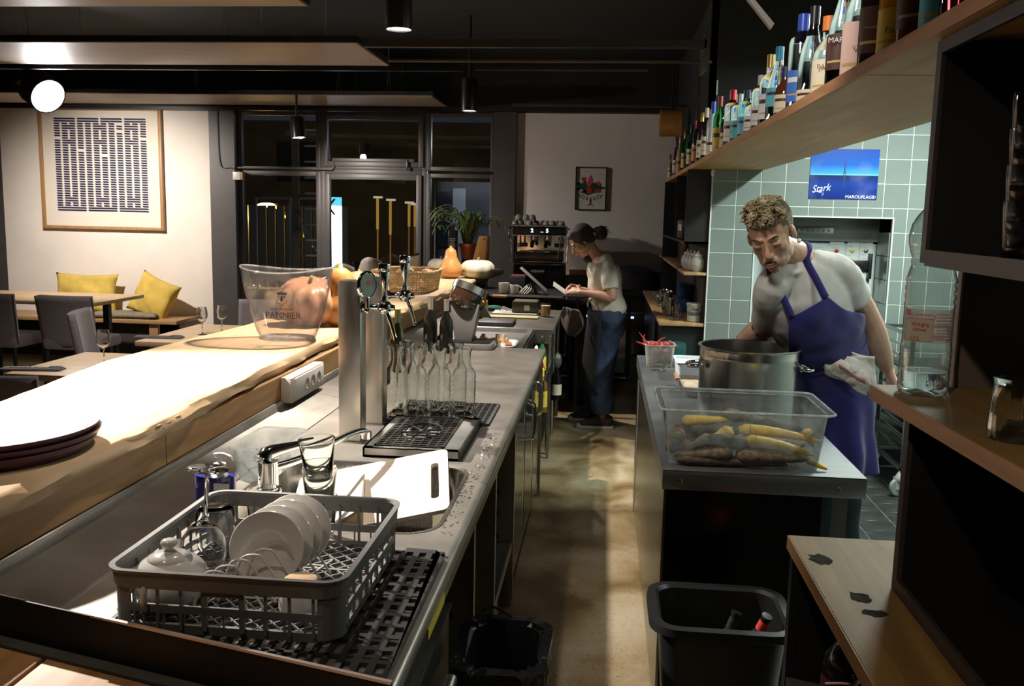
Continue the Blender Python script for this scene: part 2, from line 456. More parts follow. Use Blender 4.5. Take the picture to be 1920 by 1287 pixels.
# ------------------------------------------------------------------ windows
m_pane = thin('window_glass', (.93, .95, .96), .0, 1.15)
def frame_rect(mb, x0, x1, z0, z1, w, y0, y1, bot=None):
    b = w if bot is None else bot
    mb.box(x0, x0+w, y0, y1, z0, z1); mb.box(x1-w, x1, y0, y1, z0, z1)
    mb.box(x0+w, x1-w, y0, y1, z1-w, z1); mb.box(x0+w, x1-w, y0, y1, z0, z0+b)
def window(name, x0, x1, z0, z1, w, y=10.02, sash=False, lab=None):
    mb = MB(); frame_rect(mb, x0, x1, z0, z1, w, y-.03, y+.05)
    o = mb.build(name, m_frame, bev=.004); struct(o, lab)
    if sash:
        sb = MB(); frame_rect(sb, x0+w*.6, x1-w*.6, z0+w*.6, z1-w*.6, .055, y-.055, y+.02)
        sb.build('window_sash', m_frame, o, bev=.004)
    box('pane', m_pane, x0+w*.9, x1-w*.9, y+.005, y+.011, z0+w*.9, z1-w*.9, o)
    return o
window('window_1', -4.12, -3.17, 2.10, 2.76, .05, lab='upper left fixed window light')
window('window_2', -4.12, -3.17, .35, 2.10, .05, lab='lower left fixed window light')
w3 = window('window_3', -3.17, -1.97, 2.13, 2.76, .055, sash=True, lab='tilting top window above the glazed door')
box('pull_rail', m_frame, -3.02, -2.11, 9.94, 9.965, 2.215, 2.25, w3, bev=.003)
MB().box(-2.185, -2.165, 9.93, 9.955, 2.13, 2.24).build('latch', m_blackpl, w3, bev=.003)
window('window_4', -1.97, -1.22, 2.13, 2.76, .045, lab='upper right fixed window light')
window('window_5', -1.97, -1.22, .35, 2.10, .045, lab='lower right fixed window light')
d1 = MB(); frame_rect(d1, -3.17, -1.97, .02, 2.13, .05, 9.99, 10.07); d1 = struct(d1.build('door_1', m_frame, bev=.004), 'glazed terrace door in a dark metal frame')
sb = MB(); frame_rect(sb, -3.12, -2.02, .06, 2.08, .06, 9.965, 10.04); sb.build('door_leaf', m_frame, d1, bev=.004)
box('pane', m_pane, -3.07, -2.07, 10.0, 10.006, .1, 2.03, d1)
struct(box('trim_6', m_frame, -4.12, -1.22, 9.97, 10.12, 0, .36), 'dark sill panel under the windows')
rod = MB().box(-4.10, -3.02, 9.93, 9.945, 2.120, 2.135); rod.tube([(-3.02, 9.94, 2.13), (-3.0, 9.935, 2.16), (-3.01, 9.93, 2.20)], .006)
tag(rod.build('opener_rod', m_frame), 'thin metal opener rod running left from the tilting window', 'rod')
sen = thing('wall_sensor', 'small white sensor box on the window jamb', 'sensor', (-4.09, 9.9, 1.97))
box('housing', m_white, -4.13, -4.045, 9.86, 9.93, 1.99, 2.08, sen, bev=.005)
box('side_cover', mat('tan_plastic', (.45, .28, .15), .5), -4.045, -4.015, 9.865, 9.925, 1.992, 2.078, sen, bev=.003)
cab = MB().tube(smoothpath([(-4.05, 9.9, 2.08), (-4.15, 9.89, 2.12), (-4.28, 9.885, 2.16), (-4.30, 9.885, 2.6), (-4.30, 9.885, 2.74)]), .006, 6)
tag(cab.build('sensor_cable', m_blackpl), 'black cable from the white sensor up the dark pilaster', 'cable')

# ------------------------------------------------------------------ night outside
struct(box('ground', mat('asphalt', (.03, .03, .032), .7, noise=.3), -30, 8, 10.2, 45, -.15, -.05), 'dark street outside the windows')
m_fac = mat('night_facade', (.030, .034, .042), .8, noise=.3, nscale=1.5)
fac = thing('street_building', 'dark building across the street behind the windows', 'building', (-9, 30, 0))
box('facade', m_fac, -20, 3, 30, 31, -.05, 4.6, fac)
for i in range(6):
    box('window_opening', mat('dark_opening', (.01, .012, .016), .2), -17+3*i, -15.6+3*i, 29.93, 30.05, 2.6, 3.9, fac)
pan = tag(box('lit_street_sign', emis('sign_white', (.86, .93, 1.0), 5.5), *([ay(616, 400, 16).x, ay(638, 400, 16).x, 16, 16.1, ay(627, 505, 16).z-.6, ay(627, 386, 16).z])), 'tall white lit sign seen through the glazed door', 'sign')
bl = box('sign_top', emis('sign_blue', (.12, .55, .75), 1.6), ay(616, 400, 16).x, ay(638, 400, 16).x, 16, 16.1, ay(627, 386, 16).z, ay(627, 370, 16).z, pan)
am = MB(); c = ay(624, 386, 15.97)
am.extr([(c.x+.06, 15.96, c.z+.12), (c.x-.05, 15.96, c.z-.02), (c.x+.06, 15.96, c.z-.16), (c.x+.02, 15.96, c.z-.16), (c.x-.09, 15.96, c.z-.02), (c.x+.02, 15.96, c.z+.12)], (0, -.02, 0))
am.build('chevron', m_blackpl, pan)
m_gold = emis('reflection_yellow', (1.0, .55, .10), .30)  # yellow reflections in the door glass, built below as glowing masts
for k, (px, y0, y1) in enumerate(((709, 372, 430), (733, 377, 440), (768, 382, 425), (779, 385, 425))):
    a = ay(px, y0, 22); b = ay(px, y1, 22)
    t = thing('mast_reflection', ('leftmost of the four yellow reflections in the glazed door, built as masts', 'second of the four reflections in the glazed door, built as masts', 'third of the four reflections built as masts, close beside the last', 'rightmost yellow reflection in the glazed door, built as a mast')[k], 'mast', (a.x, 22, 0), group='yellow reflections in the glazed door built as masts')
    MB().tube([(a.x, 22, 0), (a.x, 22, a.z)], .03, 6).build('pole', mat('mast_brown', (.12, .08, .04), .5), t)
    MB().box(a.x-.03, a.x+.03, 21.93, 21.96, b.z, a.z).build('reflection_strip', m_gold, t)
    MB().box(a.x-.11, a.x+.11, 21.96, 22.02, a.z, a.z+.05).build('crossarm', emis('reflection_cream', (1, .85, .6), .5), t)
a = ay(500, 383, 20)
t = thing('street_lamp', 'street lamp glowing yellow behind the left window', 'street lamp', (a.x, 20, 0))
MB().tube([(a.x+1.9, 20, -.05), (a.x+1.9, 20, a.z-1.4)], [.09, .07], 8).build('pole', mat('lamp_post', (.30, .20, .08), .5), t)
MB().tube(smoothpath([(a.x+1.9, 20, a.z-1.4), (a.x+1.5, 20, a.z-1.3), (a.x+.8, 20, a.z-.6), (a.x+.2, 20, a.z)]), .05, 8).build('arm', mat('lamp_post', (0, 0, 0)), t)
MB().ball((a.x, 20, a.z-.02), (.22, .1, .05), 12, 8).build('lamp_head', emis('sodium_lamp', (1.0, .68, .22), 14), t)
l = bpy.data.lights.new('street_lamp_light', 'POINT'); l.energy = 260; l.color = (1, .6, .15); l.shadow_soft_size = .1
o = bpy.data.objects.new('street_lamp_light', l); COL.objects.link(o); o.location = (a.x, 19.9, a.z-.25); l.energy = 600
# corrugated hoarding and a lit container on the pavement
ho = thing('hoarding', 'ribbed street hoarding seen low through the left window', 'hoarding', (-7.6, 19, 0))
for i in range(24):
    MB().box(-10.2+.2*i, -10.04+.2*i, 19, 19.05, 0, 1.75).build('slat', mat('hoarding_slat', (.20, .17, .12), .6), ho)
a0 = ay(478, 372, 15); a1 = ay(597, 372, 15)
fr = MB(); fr.tube([(a0.x, 15, a0.z), (a1.x, 15, a1.z)], .02, 6); fr.tube([(a0.x+.02, 15, a0.z), (a0.x+.02, 15, 0)], .018, 6); fr.tube([(a1.x-.5, 15, a1.z), (a1.x-.5, 15, 0)], .018, 6); fr.tube([(a0.x+.6, 15, a0.z), (a1.x-.05, 15, 1.0)], .018, 6)
tag(fr.build('pergola_frame', mat('pale_metal', (.5, .55, .58), .3, .6)), 'thin pale metal frame standing outside the left window', 'frame')
v0 = ay(812, 330, 14); v1 = ay(925, 330, 14)
vn = thing('parked_van', 'pale van parked outside the right window', 'van', ((v0.x+v1.x)/2, 14.5, 0))
MB().prism(roundrect(v0.x, v1.x+.2, 14, 16, .15), .25, 2.15).build('body', mat('van_paint', (.11, .115, .125), .35, noise=.2, nscale=3), vn, smooth=True)
p = ay(862, 330, 14)
MB().box(p.x-.10, p.x+.10, 13.97, 13.99, .9, 2.05).build('door_panel', mat('van_white', (.55, .56, .60), .5), vn)
MB().box(v0.x+.08, p.x-.13, 13.97, 14, 1.15, 2.0).build('van_window', mat('van_glass', (.03, .035, .045), .1), vn)
for dx in (.18, v1.x-v0.x-.1):
    MB().lathe([(0, -.1), (.28, -.1), (.3, -.05), (.3, .05), (.28, .1), (0, .1)], (v0.x+dx, 14.05, .3), 20, M=Matrix.Rotation(R(90), 3, 'X')).build('wheel', m_rubber, vn, smooth=True)
l = bpy.data.lights.new('street_white_light', 'POINT'); l.energy = 45; l.color = (.8, .88, 1); l.shadow_soft_size = .15
o = bpy.data.objects.new('street_white_light', l); COL.objects.link(o); o.location = (-1.2, 12.6, 2.6)
ld = thing('metal_ladder_mast', 'lattice mast with pale rungs behind the left window', 'mast', (-4.3, 13, 0))
lp = MB()
q0 = ay(568, 300, 13).x
lp.box(q0-.16, q0-.06, 12.97, 13.03, 0, 3.2); lp.box(q0+.24, q0+.28, 12.97, 13.03, 0, 3.2)
lp.build('posts', mat('mast_tan', (.30, .23, .15), .6), ld)
for i in range(11):
    box('rung', mat('rung_white', (.75, .75, .75), .4), q0+.04, q0+.20, 12.95, 12.98, .55+.225*i, .575+.225*i, ld)

# ------------------------------------------------------------------ tiled kitchen wall
TY = 6.4
m_tile = mat('grey_green_tile', (.215, .262, .245), .22, noise=.05, nscale=3, coat=.3)
m_grout = mat('pale_grout', (.72, .76, .70), .8)
wt = MB()
wt.box(.722, 1.03, TY-.0015, TY+.5, 0, 2.42); wt.box(1.93, 3.1, TY-.0015, TY+.5, 0, 2.42)
wt.box(1.03, 1.93, TY-.0015, TY+.5, 1.70, 2.42); wt.box(1.03, 1.93, TY-.0015, TY+.5, 0, .28)
wall = struct(wt.build('wall_tiled', m_grout), 'grey green tiled kitchen wall')
tm = MB().box(-.0788, .0788, 0, .012, -.0788, .0788).build('tile', m_tile, bev=.0015, bseg=1)
TP = .1622
first = True
def put_tile(x0, x1, z0, z1):
    global first
    if x1-x0 < .02 or z1-z0 < .02: return
    if abs(x1-x0-TP) < .002 and abs(z1-z0-TP) < .002:
        if first: o = tm; first = False
        else: o = tm.copy(); COL.objects.link(o)
        o.location = ((x0+x1)/2, TY-.004+random.uniform(-.0008, .0008), (z0+z1)/2)
    else:
        o = box('tile', m_tile, x0+.0022, x1-.0022, TY-.004, TY+.008, z0+.0022, z1-.0022, bev=.0015, bseg=1)
    attach(o, wall)
for i in range(14):
    for k in range(14):
        x0 = .7245+TP*i; x1 = x0+TP; z0 = .147+TP*k; z1 = z0+TP
        hx = x1 > 1.035 and x0 < 1.925; hz = z1 > .285 and z0 < 1.695
        if not (hx and hz): put_tile(x0, x1, z0, z1); continue
        if x0 < 1.03: put_tile(x0, 1.03, z0, z1)
        if x1 > 1.93: put_tile(1.93, x1, z0, z1)
        a_, b_ = max(x0, 1.03), min(x1, 1.93)
        if z0 < .28: put_tile(a_, b_, z0, .28)
        if z1 > 1.70: put_tile(a_, b_, 1.70, z1)
struct(box('wall_kitchen_upper', m_black, .716, 3.1, TY, TY+.5, 2.4205, 3.25), 'black upper part of the kitchen wall')
struct(box('baseboard_kitchen', mat('dark_cove', (.03, .035, .035), .4), .73, 3.1, TY-.012, TY+.004, 0, .145))
# corner bead along the tile edge and around the alcove
m_bead = mat('white_bead', (.75, .80, .76), .4)
struct(box('trim_7', m_bead, .716, .7245, TY-.008, TY+.01, .1, 2.6), 'white corner bead on the tile edge')
fr = MB(); frame_rect(fr, 1.022, 1.938, .272, 1.708, .009, TY-.009, TY+.02); struct(fr.build('trim_8', m_bead), 'white bead round the cold room alcove')
# alcove: jambs lined with tile, cold room door at the back
alc = struct(MB().box(1.93, 1.945, TY+.01, TY+.5, .28, 1.70).box(1.015, 1.03, TY+.01, TY+.5, .28, 1.70).box(1.03, 1.93, TY+.01, TY+.5, 1.70, 1.715).box(1.03, 1.93, TY+.01, TY+.5, .265, .28).build('wall_alcove', m_grout), 'jambs of the cold room alcove')
for k in range(9):
    z0 = .147+TP*k; z0c = max(z0, .285); z1c = min(z0+TP, 1.695)
    if z1c-z0c < .02: continue
    for y0, y1 in ((TY+.02, TY+.16), (TY+.163, TY+.285)):
        box('tile', m_tile, 1.922, 1.932, y0, y1, z0c+.0015, z1c-.0015, alc, bev=.0015, bseg=1)
m_door = mat('cold_room_door_paint', (.55, .66, .64), .35, noise=.05, nscale=3)
dr = struct(box('door_2', m_door, 1.03, 1.93, TY+.30, TY+.36, .28, 1.52, bev=.004), 'pale green cold room door')
box('door_header', mat('door_header', (.36, .42, .40), .4), 1.03, 1.93, TY+.28, TY+.36, 1.535, 1.70, dr, bev=.003)
st_ = box('vent_strip', m_steel_x, ay(1495, 418, TY+.28).x, ay(1563, 427, TY+.28).x, TY+.27, TY+.282, 1.585, 1.635, dr, bev=.002)
for i in range(6):
    MB().lathe([(.0085, 0), (.0085, .004), (.005, .004), (.005, 0)], (1.395+.037*i, TY+.27, 1.61), 14, M=Matrix.Rotation(R(90), 3, 'X')).build('vent_ring', m_chrome if i != 3 else m_steel, dr, smooth=True)
hg = MB(); p = ax(1625, 485, 1.83)
hg.box(1.745, 1.885, TY+.27, TY+.30, 1.335, 1.405); hg.box(1.87, 1.893, TY+.255, TY+.30, 1.275, 1.455)
hg.build('hinge', m_blackpl, dr, bev=.004)
# ------------------------------------------------------------------ bar: live edge slab on a wooden body
right_edge = [(.55, -1.20), (1.0, -1.205), (1.66, -1.196), (2.05, -1.190), (2.4, -1.20), (2.72, -1.218), (3.3, -1.236), (4.18, -1.25), (4.8, -1.222), (5.42, -1.192), (6.1, -1.178), (6.83, -1.167), (7.6, -1.14), (8.4, -1.115), (9.18, -1.085), (9.6, -1.05)]
left_edge = [(.55, -1.72), (1.4, -1.72), (2.0, -1.745), (2.46, -1.758), (2.94, -1.812), (3.2, -1.85), (3.5, -1.838), (4.35, -1.776), (5.5, -1.75), (7, -1.74), (9.6, -1.74)]
def interp(tab, y):
    for (a, b), (c, d) in zip(tab, tab[1:]):
        if a <= y <= c: return b+(d-b)*(y-a)/(c-a)
    return tab[-1][1]
ys = [.55+.075*i for i in range(121)]
random.seed(3)
sv = []; sf = []
for j, y in enumerate(ys):
    w1 = .006*math.sin(y*9.1)+.004*math.sin(y*23+1)+random.uniform(-.002, .002)
    w2 = .006*math.sin(y*7.3+2)+.004*math.sin(y*19)+random.uniform(-.003, .003)
    xr = interp(right_edge, y); xl = interp(left_edge, y)
    row = [(xl+.02, 1.045), (xl-w2, 1.07), (xl+w2*.5, 1.10), (xr-.004+w1*.5, 1.10), (xr+.003+w1, 1.094), (xr+.010+w2, 1.078), (xr+.006+w1*1.5, 1.062), (xr-.006+w2, 1.045)]
    sv += [(x, y, z) for x, z in row]
n = 8
for j in range(len(ys)-1):
    for k in range(n):
        l = (k+1) % n; sf.append((j*n+k, j*n+l, (j+1)*n+l, (j+1)*n+k))
sf.append(tuple(range(n))); sf.append(tuple((len(ys)-1)*n+k for k in range(n-1, -1, -1)))
slab = MB().add(sv, sf).build('bar_slab', m_slab, smooth=True, angle=55)
tag(slab, 'long live-edge wooden bar slab running from the trays to the pumpkins', 'bar top')
bark = mat('worn_edge_spots', (.16, .11, .07), .6)
for y, z in ((2.30, 1.088), (2.36, 1.084), (2.33, 1.078), (2.42, 1.087)):
    MB().ball((interp(right_edge, y)+.008, y, z), (.006, .022, .004), 8, 6).build('dark_knot', bark, slab, smooth=True)
body = thing('bar_counter', 'wooden bar body below the live-edge slab', 'bar', (-1.5, 5, 0))
box('core', mat('bar_core_dark', (.10, .07, .045), .7), -1.70, -1.235, .6, 9.55, 0, 1.045, body)
for k in range(10):
    y0 = .60+.895*k
    box('fascia_board', m_fascia, -1.235, -1.213, y0, y0+.892, .955, 1.045, body, bev=.001, bseg=1)
m_sheet = steel('splash_steel', (.42, .40, .36), .34, (60, 1.2, 60), .3)
spl = thing('steel_splashback', 'stainless splashback sheet behind the left worktop under the bar', 'splashback', (-1.2, 3, .9))
for y0, y1 in ((1.575, 3.60), (3.603, 5.25), (5.253, 7.5)):
    s_ = MB(); s_.extr([(-1.212, y0, .955), (-1.205, y0, .955), (-1.19, y0, .93), (-1.03, y0, .903), (-1.03, y0, .899), (-1.212, y0, .899)], (0, y1-y0, 0))
    s_.build('sheet', m_sheet, spl, bev=.001, bseg=1)

# socket box under the slab
so = thing('socket_box', 'white triple socket box fixed under the bar slab', 'socket', (-1.17, 3.5, .98))
box('housing', mat('socket_white', (.70, .62, .52), .4), -1.212, -1.165, 3.30, 3.70, .942, 1.043, so, bev=.006)
fp = box('face_plate', mat('socket_face', (.74, .70, .64), .35), -1.166, -1.160, 3.325, 3.68, .950, 1.036, so, bev=.004)
for k in range(3):
    y = 3.46+.075*k
    MB().lathe([(0, 0), (.024, 0), (.026, .001), (.021, .0015), (.019, -.0008), (0, -.0008)], (0, 0, 0), 20, M=Matrix.Rotation(R(90), 3, 'Y') @ Matrix.Diagonal((1, 1, 1)).to_3x3()).build('socket', mat('socket_well', (.42, .36, .30), .5), fp, smooth=True).location = (-1.1595, y, .993)

# round trays on the slab
m_tray = mat('plum_tray', (.085, .028, .045), .35, noise=.15, bump=.1, bscale=200)
def tray(name, c, z, lab, r=.245):
    prof = [(0, z+.004), (r*.80, z+.004), (r*.86, z+.008), (r*.97, z+.030), (r, z+.031), (r*.985, z+.022), (r*.90, z), (0, z)]
    o = MB().lathe(prof, (c[0], c[1], 0), 56).build(name, m_tray, smooth=True, angle=50)
    return tag(o, lab, 'tray', 'round serving trays stacked on the bar')
tray('serving_tray', (-1.437, 1.95), 1.101, 'plum round tray at the bottom of the stack on the bar')
tray('serving_tray', (-1.43, 1.955), 1.117, 'plum round tray in the middle of the stack on the bar')
tray('serving_tray', (-1.432, 1.95), 1.133, 'plum round tray on top of the stack, its base catching the light')

# ------------------------------------------------------------------ left worktop, near part with the sink
NE = [(-1.185, 1.62), (-1.02, 1.588), (-.683, 1.50), (-.322, 1.392)]       # slanting near end
wk = thing('steel_worktop', 'long stainless worktop with a sink, near end cut at a slant', 'worktop', (-.7, 3.3, .9))
SX0, SX1, SY0, SY1 = -.97, -.392, 2.10, 2.69      # sink opening
hole = roundrect(SX0, SX1, SY0, SY1, .085, 6)
bm = bmesh.new()
outer = [(-1.03, 1.525), (-.683, 1.433), (-.335, 1.341), (-.335, 5.245), (-1.03, 5.245)]
ov = [bm.verts.new((x, y, .9)) for x, y in outer]; iv = [bm.verts.new((x, y, .9)) for x, y in hole]
es = [bm.edges.new((ov[i], ov[(i+1) % len(ov)])) for i in range(len(ov))]+[bm.edges.new((iv[i], iv[(i+1) % len(iv)])) for i in range(len(iv))]
bmesh.ops.triangle_fill(bm, edges=es, use_beauty=True)
for f in list(bm.faces):
    c = f.calc_center_median()
    if SX0+.03 < c.x < SX1-.03 and SY0+.03 < c.y < SY1-.03 and all(v in iv for v in f.verts): bm.faces.remove(f)
me = bpy.data.meshes.new('top'); 
for f in bm.faces:
    if f.normal.z < 0: f.normal_flip()
bm.to_mesh(me); bm.free(); me.materials.append(m_steel_top)
o = bpy.data.objects.new('top', me); COL.objects.link(o); attach(o, wk)
# rolled front edge, in two lengths with a weld line between
def nosing(y0, y1, x=-.335, slant=0.):
    a = [(x, .9), (x+.010, .8995), (x+.017, .893), (x+.019, .882), (x+.016, .868), (x+.008, .852), (x+.004, .842), (x, .842)]
    mb = MB(); k = len(a)
    mb.add([(p, y0+slant*(-.28)*(p-x), z) for p, z in a]+[(p, y1, z) for p, z in a], [(i, (i+1) % k, k+(i+1) % k, k+i) for i in range(k)]+[tuple(range(k-1, -1, -1)), tuple(range(k, 2*k))])
    return mb.build('rolled_edge', m_steel_top, wk, smooth=True, angle=60)
nosing(1.341, 2.545, slant=1.); nosing(2.549, 5.245)
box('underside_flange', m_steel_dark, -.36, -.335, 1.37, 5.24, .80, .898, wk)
# basin
def basin(name, x0, x1, y0, y1, r, ztop, zbot, m, parent, k=6):
    mb = MB(); rows = []
    for inset, z, rr in ((-.012, ztop+.0012, r+.01), (0, ztop, r), (.004, ztop-.012, r), (.012, zbot+.03, r), (.045, zbot, max(r-.03, .02)), ):
        rows.append([(px_, py_, z) for px_, py_ in roundrect(x0+inset, x1-inset, y0+inset, y1-inset, rr, k)])
    nn = len(rows[0]); vs = [p for row in rows for p in row]; fs = []
    for j in range(len(rows)-1):
        for i in range(nn): fs.append((j*nn+i, j*nn+(i+1) % nn, (j+1)*nn+(i+1) % nn, (j+1)*nn+i))
    fs.append(tuple((len(rows)-1)*nn+i for i in range(nn)))
    return mb.add(vs, fs).build(name, m, parent, smooth=True, angle=50)
basin('basin', SX0, SX1, SY0, SY1, .085, .9, .68, m_steel, wk)
MB().lathe([(0, .683), (.04, .683), (.042, .686), (.03, .687), (0, .684)], (-.68, 2.4, 0), 24).build('drain', m_chrome, wk, smooth=True)
# near end: black lip standing in front of the slanted edge, and the drop below it
u = (Vector((-.305, 1.322, 0))-Vector((-1.117, 1.537, 0))).normalized(); nv = Vector((u.y, -u.x, 0))
if nv.y > 0: nv = -nv
A = Vector((-1.185, 1.555, 0)); B_ = Vector((-.310, 1.3235, 0))
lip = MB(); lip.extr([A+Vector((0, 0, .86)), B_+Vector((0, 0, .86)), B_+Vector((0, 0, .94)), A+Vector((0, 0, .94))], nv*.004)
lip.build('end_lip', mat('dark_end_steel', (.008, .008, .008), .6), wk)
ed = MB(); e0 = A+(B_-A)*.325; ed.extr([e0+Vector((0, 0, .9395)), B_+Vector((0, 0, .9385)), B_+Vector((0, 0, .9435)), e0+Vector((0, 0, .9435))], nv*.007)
ed.build('edge_highlight', mat('painted_highlight', (.85, .70, .64), .35, .4), wk)  # pinkish highlight along the lip, put into the strip's colour
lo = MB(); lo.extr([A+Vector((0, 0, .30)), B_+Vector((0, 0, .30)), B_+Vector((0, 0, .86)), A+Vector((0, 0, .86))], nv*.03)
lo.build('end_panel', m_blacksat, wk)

# plank counter nearest the camera
pk = thing('plank_counter', 'pine plank counter in front of the worktop at the photo bottom', 'counter', (-1.0, 1.0, .8))
P0 = A+nv*.012; P1 = B_+nv*.012
def yline(x): return P0.y+(P1.y-P0.y)*(x-P0.x)/(P1.x-P0.x)
xe = [-1.66, -1.42, -1.20, -.985, -.745, -.505, -.33]
for a_, b_ in zip(xe, xe[1:]):
    MB().prism([(a_+.004, .2), (b_-.004, .2), (b_-.004, yline(b_)-.03), (a_+.004, yline(a_)-.03)], .835, .862).build('plank', m_plank, pk, bev=.002, bseg=1)
rim = MB(); rim.extr([P0+Vector((0, 0, .83)), P1+Vector((0, 0, .83)), P1+Vector((0, 0, .865)), P0+Vector((0, 0, .865))], nv*.026)
rim.build('grey_edge_strip', mat('grey_strip', (.10, .098, .092), .5, noise=.2), pk)
box('plank_support', m_blacksat, -1.66, -.33, .2, 1.28, .05, .834, pk)

# black perforated rubber mat under the rack
mt = MB(); mx0, mx1, my0, my1 = -.93, -.35, 1.60, 2.02
sk = Matrix.Identity(4)
nx, ny = 20, 9
for i in range(nx-2):
    x = -.90+.0275*i*1.0; mt.box(x-.0045, x+.0045, 1.333-.265*(x+.335)+.02, 1.965, .9015, .907)
for j in range(ny+1):
    y = 1.40+.0625*j; mt.box(max(-.915, -.335-(y-1.36)/.265), -.338, y-.004, y+.004, .9015, .907)
mt.prism([(-.346, 1.37), (-.336, 1.36), (-.336, 1.93), (-.36, 1.975), (-.43, 1.98), (-.43, 1.955), (-.346, 1.955)], .9015, .909)
for a_, b_ in ((-.378, -.364), (-.408, -.394), (-.436, -.424)): mt.box(a_, b_, 1.385, 1.955, .9015, .9088)
for k in range(13): mt.box(-.43, -.34, 1.39+.047*k, 1.404+.047*k, .9013, .9086)
mt.build('rubber_mat', m_rubber)
tag(bpy.data.objects['rubber_mat'], 'black perforated rubber mat under the grey dish rack', 'mat')

# ------------------------------------------------------------------ grey dishwasher rack
m_rack = mat('grey_polypropylene', (.20, .195, .19), .5, noise=.06)
RX0, RX1, RY0, RY1, RZ0, RZ1 = -.880, -.440, 1.484, 1.962, .910, 1.030
rk = thing('dish_rack', 'grey plastic dishwasher rack on the near end of the worktop', 'dish rack', ((RX0+RX1)/2, (RY0+RY1)/2, RZ0), R(0))
wallm = MB()
def ringband(z0, z1, out0, out1, t=.005, rr=.045):
    a = roundrect(RX0-out0, RX1+out0, RY0-out0, RY1+out0, rr, 6); b = roundrect(RX0-out1, RX1+out1, RY0-out1, RY1+out1, rr, 6)
    c = roundrect(RX0-out1+t, RX1+out1-t, RY0-out1+t, RY1+out1-t, rr-t, 6); d = roundrect(RX0-out0+t, RX1+out0-t, RY0-out0+t, RY1+out0-t, rr-t, 6)
    n = len(a); vs = [(x, y, z0) for x, y in a]+[(x, y, z1) for x, y in b]+[(x, y, z1) for x, y in c]+[(x, y, z0) for x, y in d]
    fs = []
    for q in range(4):
        for i in range(n):
            fs.append((q*n+i, q*n+(i+1) % n, ((q+1) % 4)*n+(i+1) % n, ((q+1) % 4)*n+i))
    wallm.add(vs, fs)
ringband(RZ1-.034, RZ1-.006, 0, .002, .006); ringband(RZ1-.006, RZ1, .004, .006, .011)
ringband(RZ0+.040, RZ0+.056, -.004, -.003, .005)
ringband(RZ0, RZ0+.018, -.008, -.006, .008)
# uprights and corner posts of the four walls
for fr_ in (.12, .22, .32, .42, .58, .68, .78, .88):
    wd = .010 if fr_ in (.42, .58) else .005
    x = RX0+(RX1-RX0)*fr_; y = RY0+(RY1-RY0)*fr_
    for yy in (RY0+.004, RY1-.010): wallm.box(x-wd/2, x+wd/2, yy, yy+.006, RZ0+.01, RZ1-.02)
    for xx in (RX0+.004, RX1-.010): wallm.box(xx, xx+.006, y-wd/2, y+wd/2, RZ0+.01, RZ1-.02)
for k in range(9):
    f = (k+.5)/9
    x = RX0+.05+(RX1-RX0-.1)*f; y = RY0+.05+(RY1-RY0-.1)*f
    for yy in (RY0+.006, RY1-.010): wallm.box(x-.0015, x+.0015, yy, yy+.004, RZ0+.018, RZ0+.040)
    for xx in (RX0+.006, RX1-.010): wallm.box(xx, xx+.004, y-.0015, y+.0015, RZ0+.018, RZ0+.040)
# solid rounded corners
for (cx_, cy_, a0) in ((RX1-.045, RY0+.045, -90), (RX1-.045, RY1-.045, 0), (RX0+.045, RY1-.045, 90), (RX0+.045, RY0+.045, 180)):
    pts = [(cx_+.041*math.cos(R(a0+15*i)), cy_+.041*math.sin(R(a0+15*i))) for i in range(7)]+[(cx_+.036*math.cos(R(a0+15*i)), cy_+.036*math.sin(R(a0+15*i))) for i in range(6, -1, -1)]
    wallm.prism(pts, RZ0+.006, RZ1-.03)
# small blocks hanging from the top band in the middle of each wall
for yy in (RY0+.003, RY1-.009):
    wallm.box((RX0+RX1)/2-.034, (RX0+RX1)/2+.034, yy, yy+.006, RZ1-.044, RZ1-.03)
wallm.build('side_walls', m_rack, rk, smooth=False)
lat = MB()
x0, x1, y0, y1 = RX0+.012, RX1-.012, RY0+.012, RY1-.012
def clipline(px_, py_, dx, dy):
    ts = []
    t0, t1 = -9, 9
    for p, d, lo_, hi in ((px_, dx, x0, x1), (py_, dy, y0, y1)):
        if abs(d) > 1e-9:
            a, b = (lo_-p)/d, (hi-p)/d; a, b = min(a, b), max(a, b); t0, t1 = max(t0, a), min(t1, b)
        elif not lo_ <= p <= hi: return None
    return (t0, t1) if t1-t0 > .02 else None
for k in range(-16, 17):
    for dx, dy in ((.707, .707), (.707, -.707)):
        q = clipline((x0+x1)/2, (y0+y1)/2+k*.038, dx, dy)
        if q:
            a = Vector(((x0+x1)/2+dx*q[0], (y0+y1)/2+k*.038+dy*q[0], RZ0+.006)); b = Vector(((x0+x1)/2+dx*q[1], (y0+y1)/2+k*.038+dy*q[1], RZ0+.006))
            w = Vector((-dy, dx, 0))*.0016
            lat.add([a-w, a+w, b+w, b-w, a-w+Vector((0, 0, .007)), a+w+Vector((0, 0, .007)), b+w+Vector((0, 0, .007)), b-w+Vector((0, 0, .007))], [(0, 3, 2, 1), (4, 5, 6, 7), (0, 1, 5, 4), (1, 2, 6, 5), (2, 3, 7, 6), (3, 0, 4, 7)])
for f in (.33, .66):
    lat.box(x0, x1, y0+(y1-y0)*f-.003, y0+(y1-y0)*f+.003, RZ0+.004, RZ0+.014)
lat.build('floor_lattice', m_rack, rk)

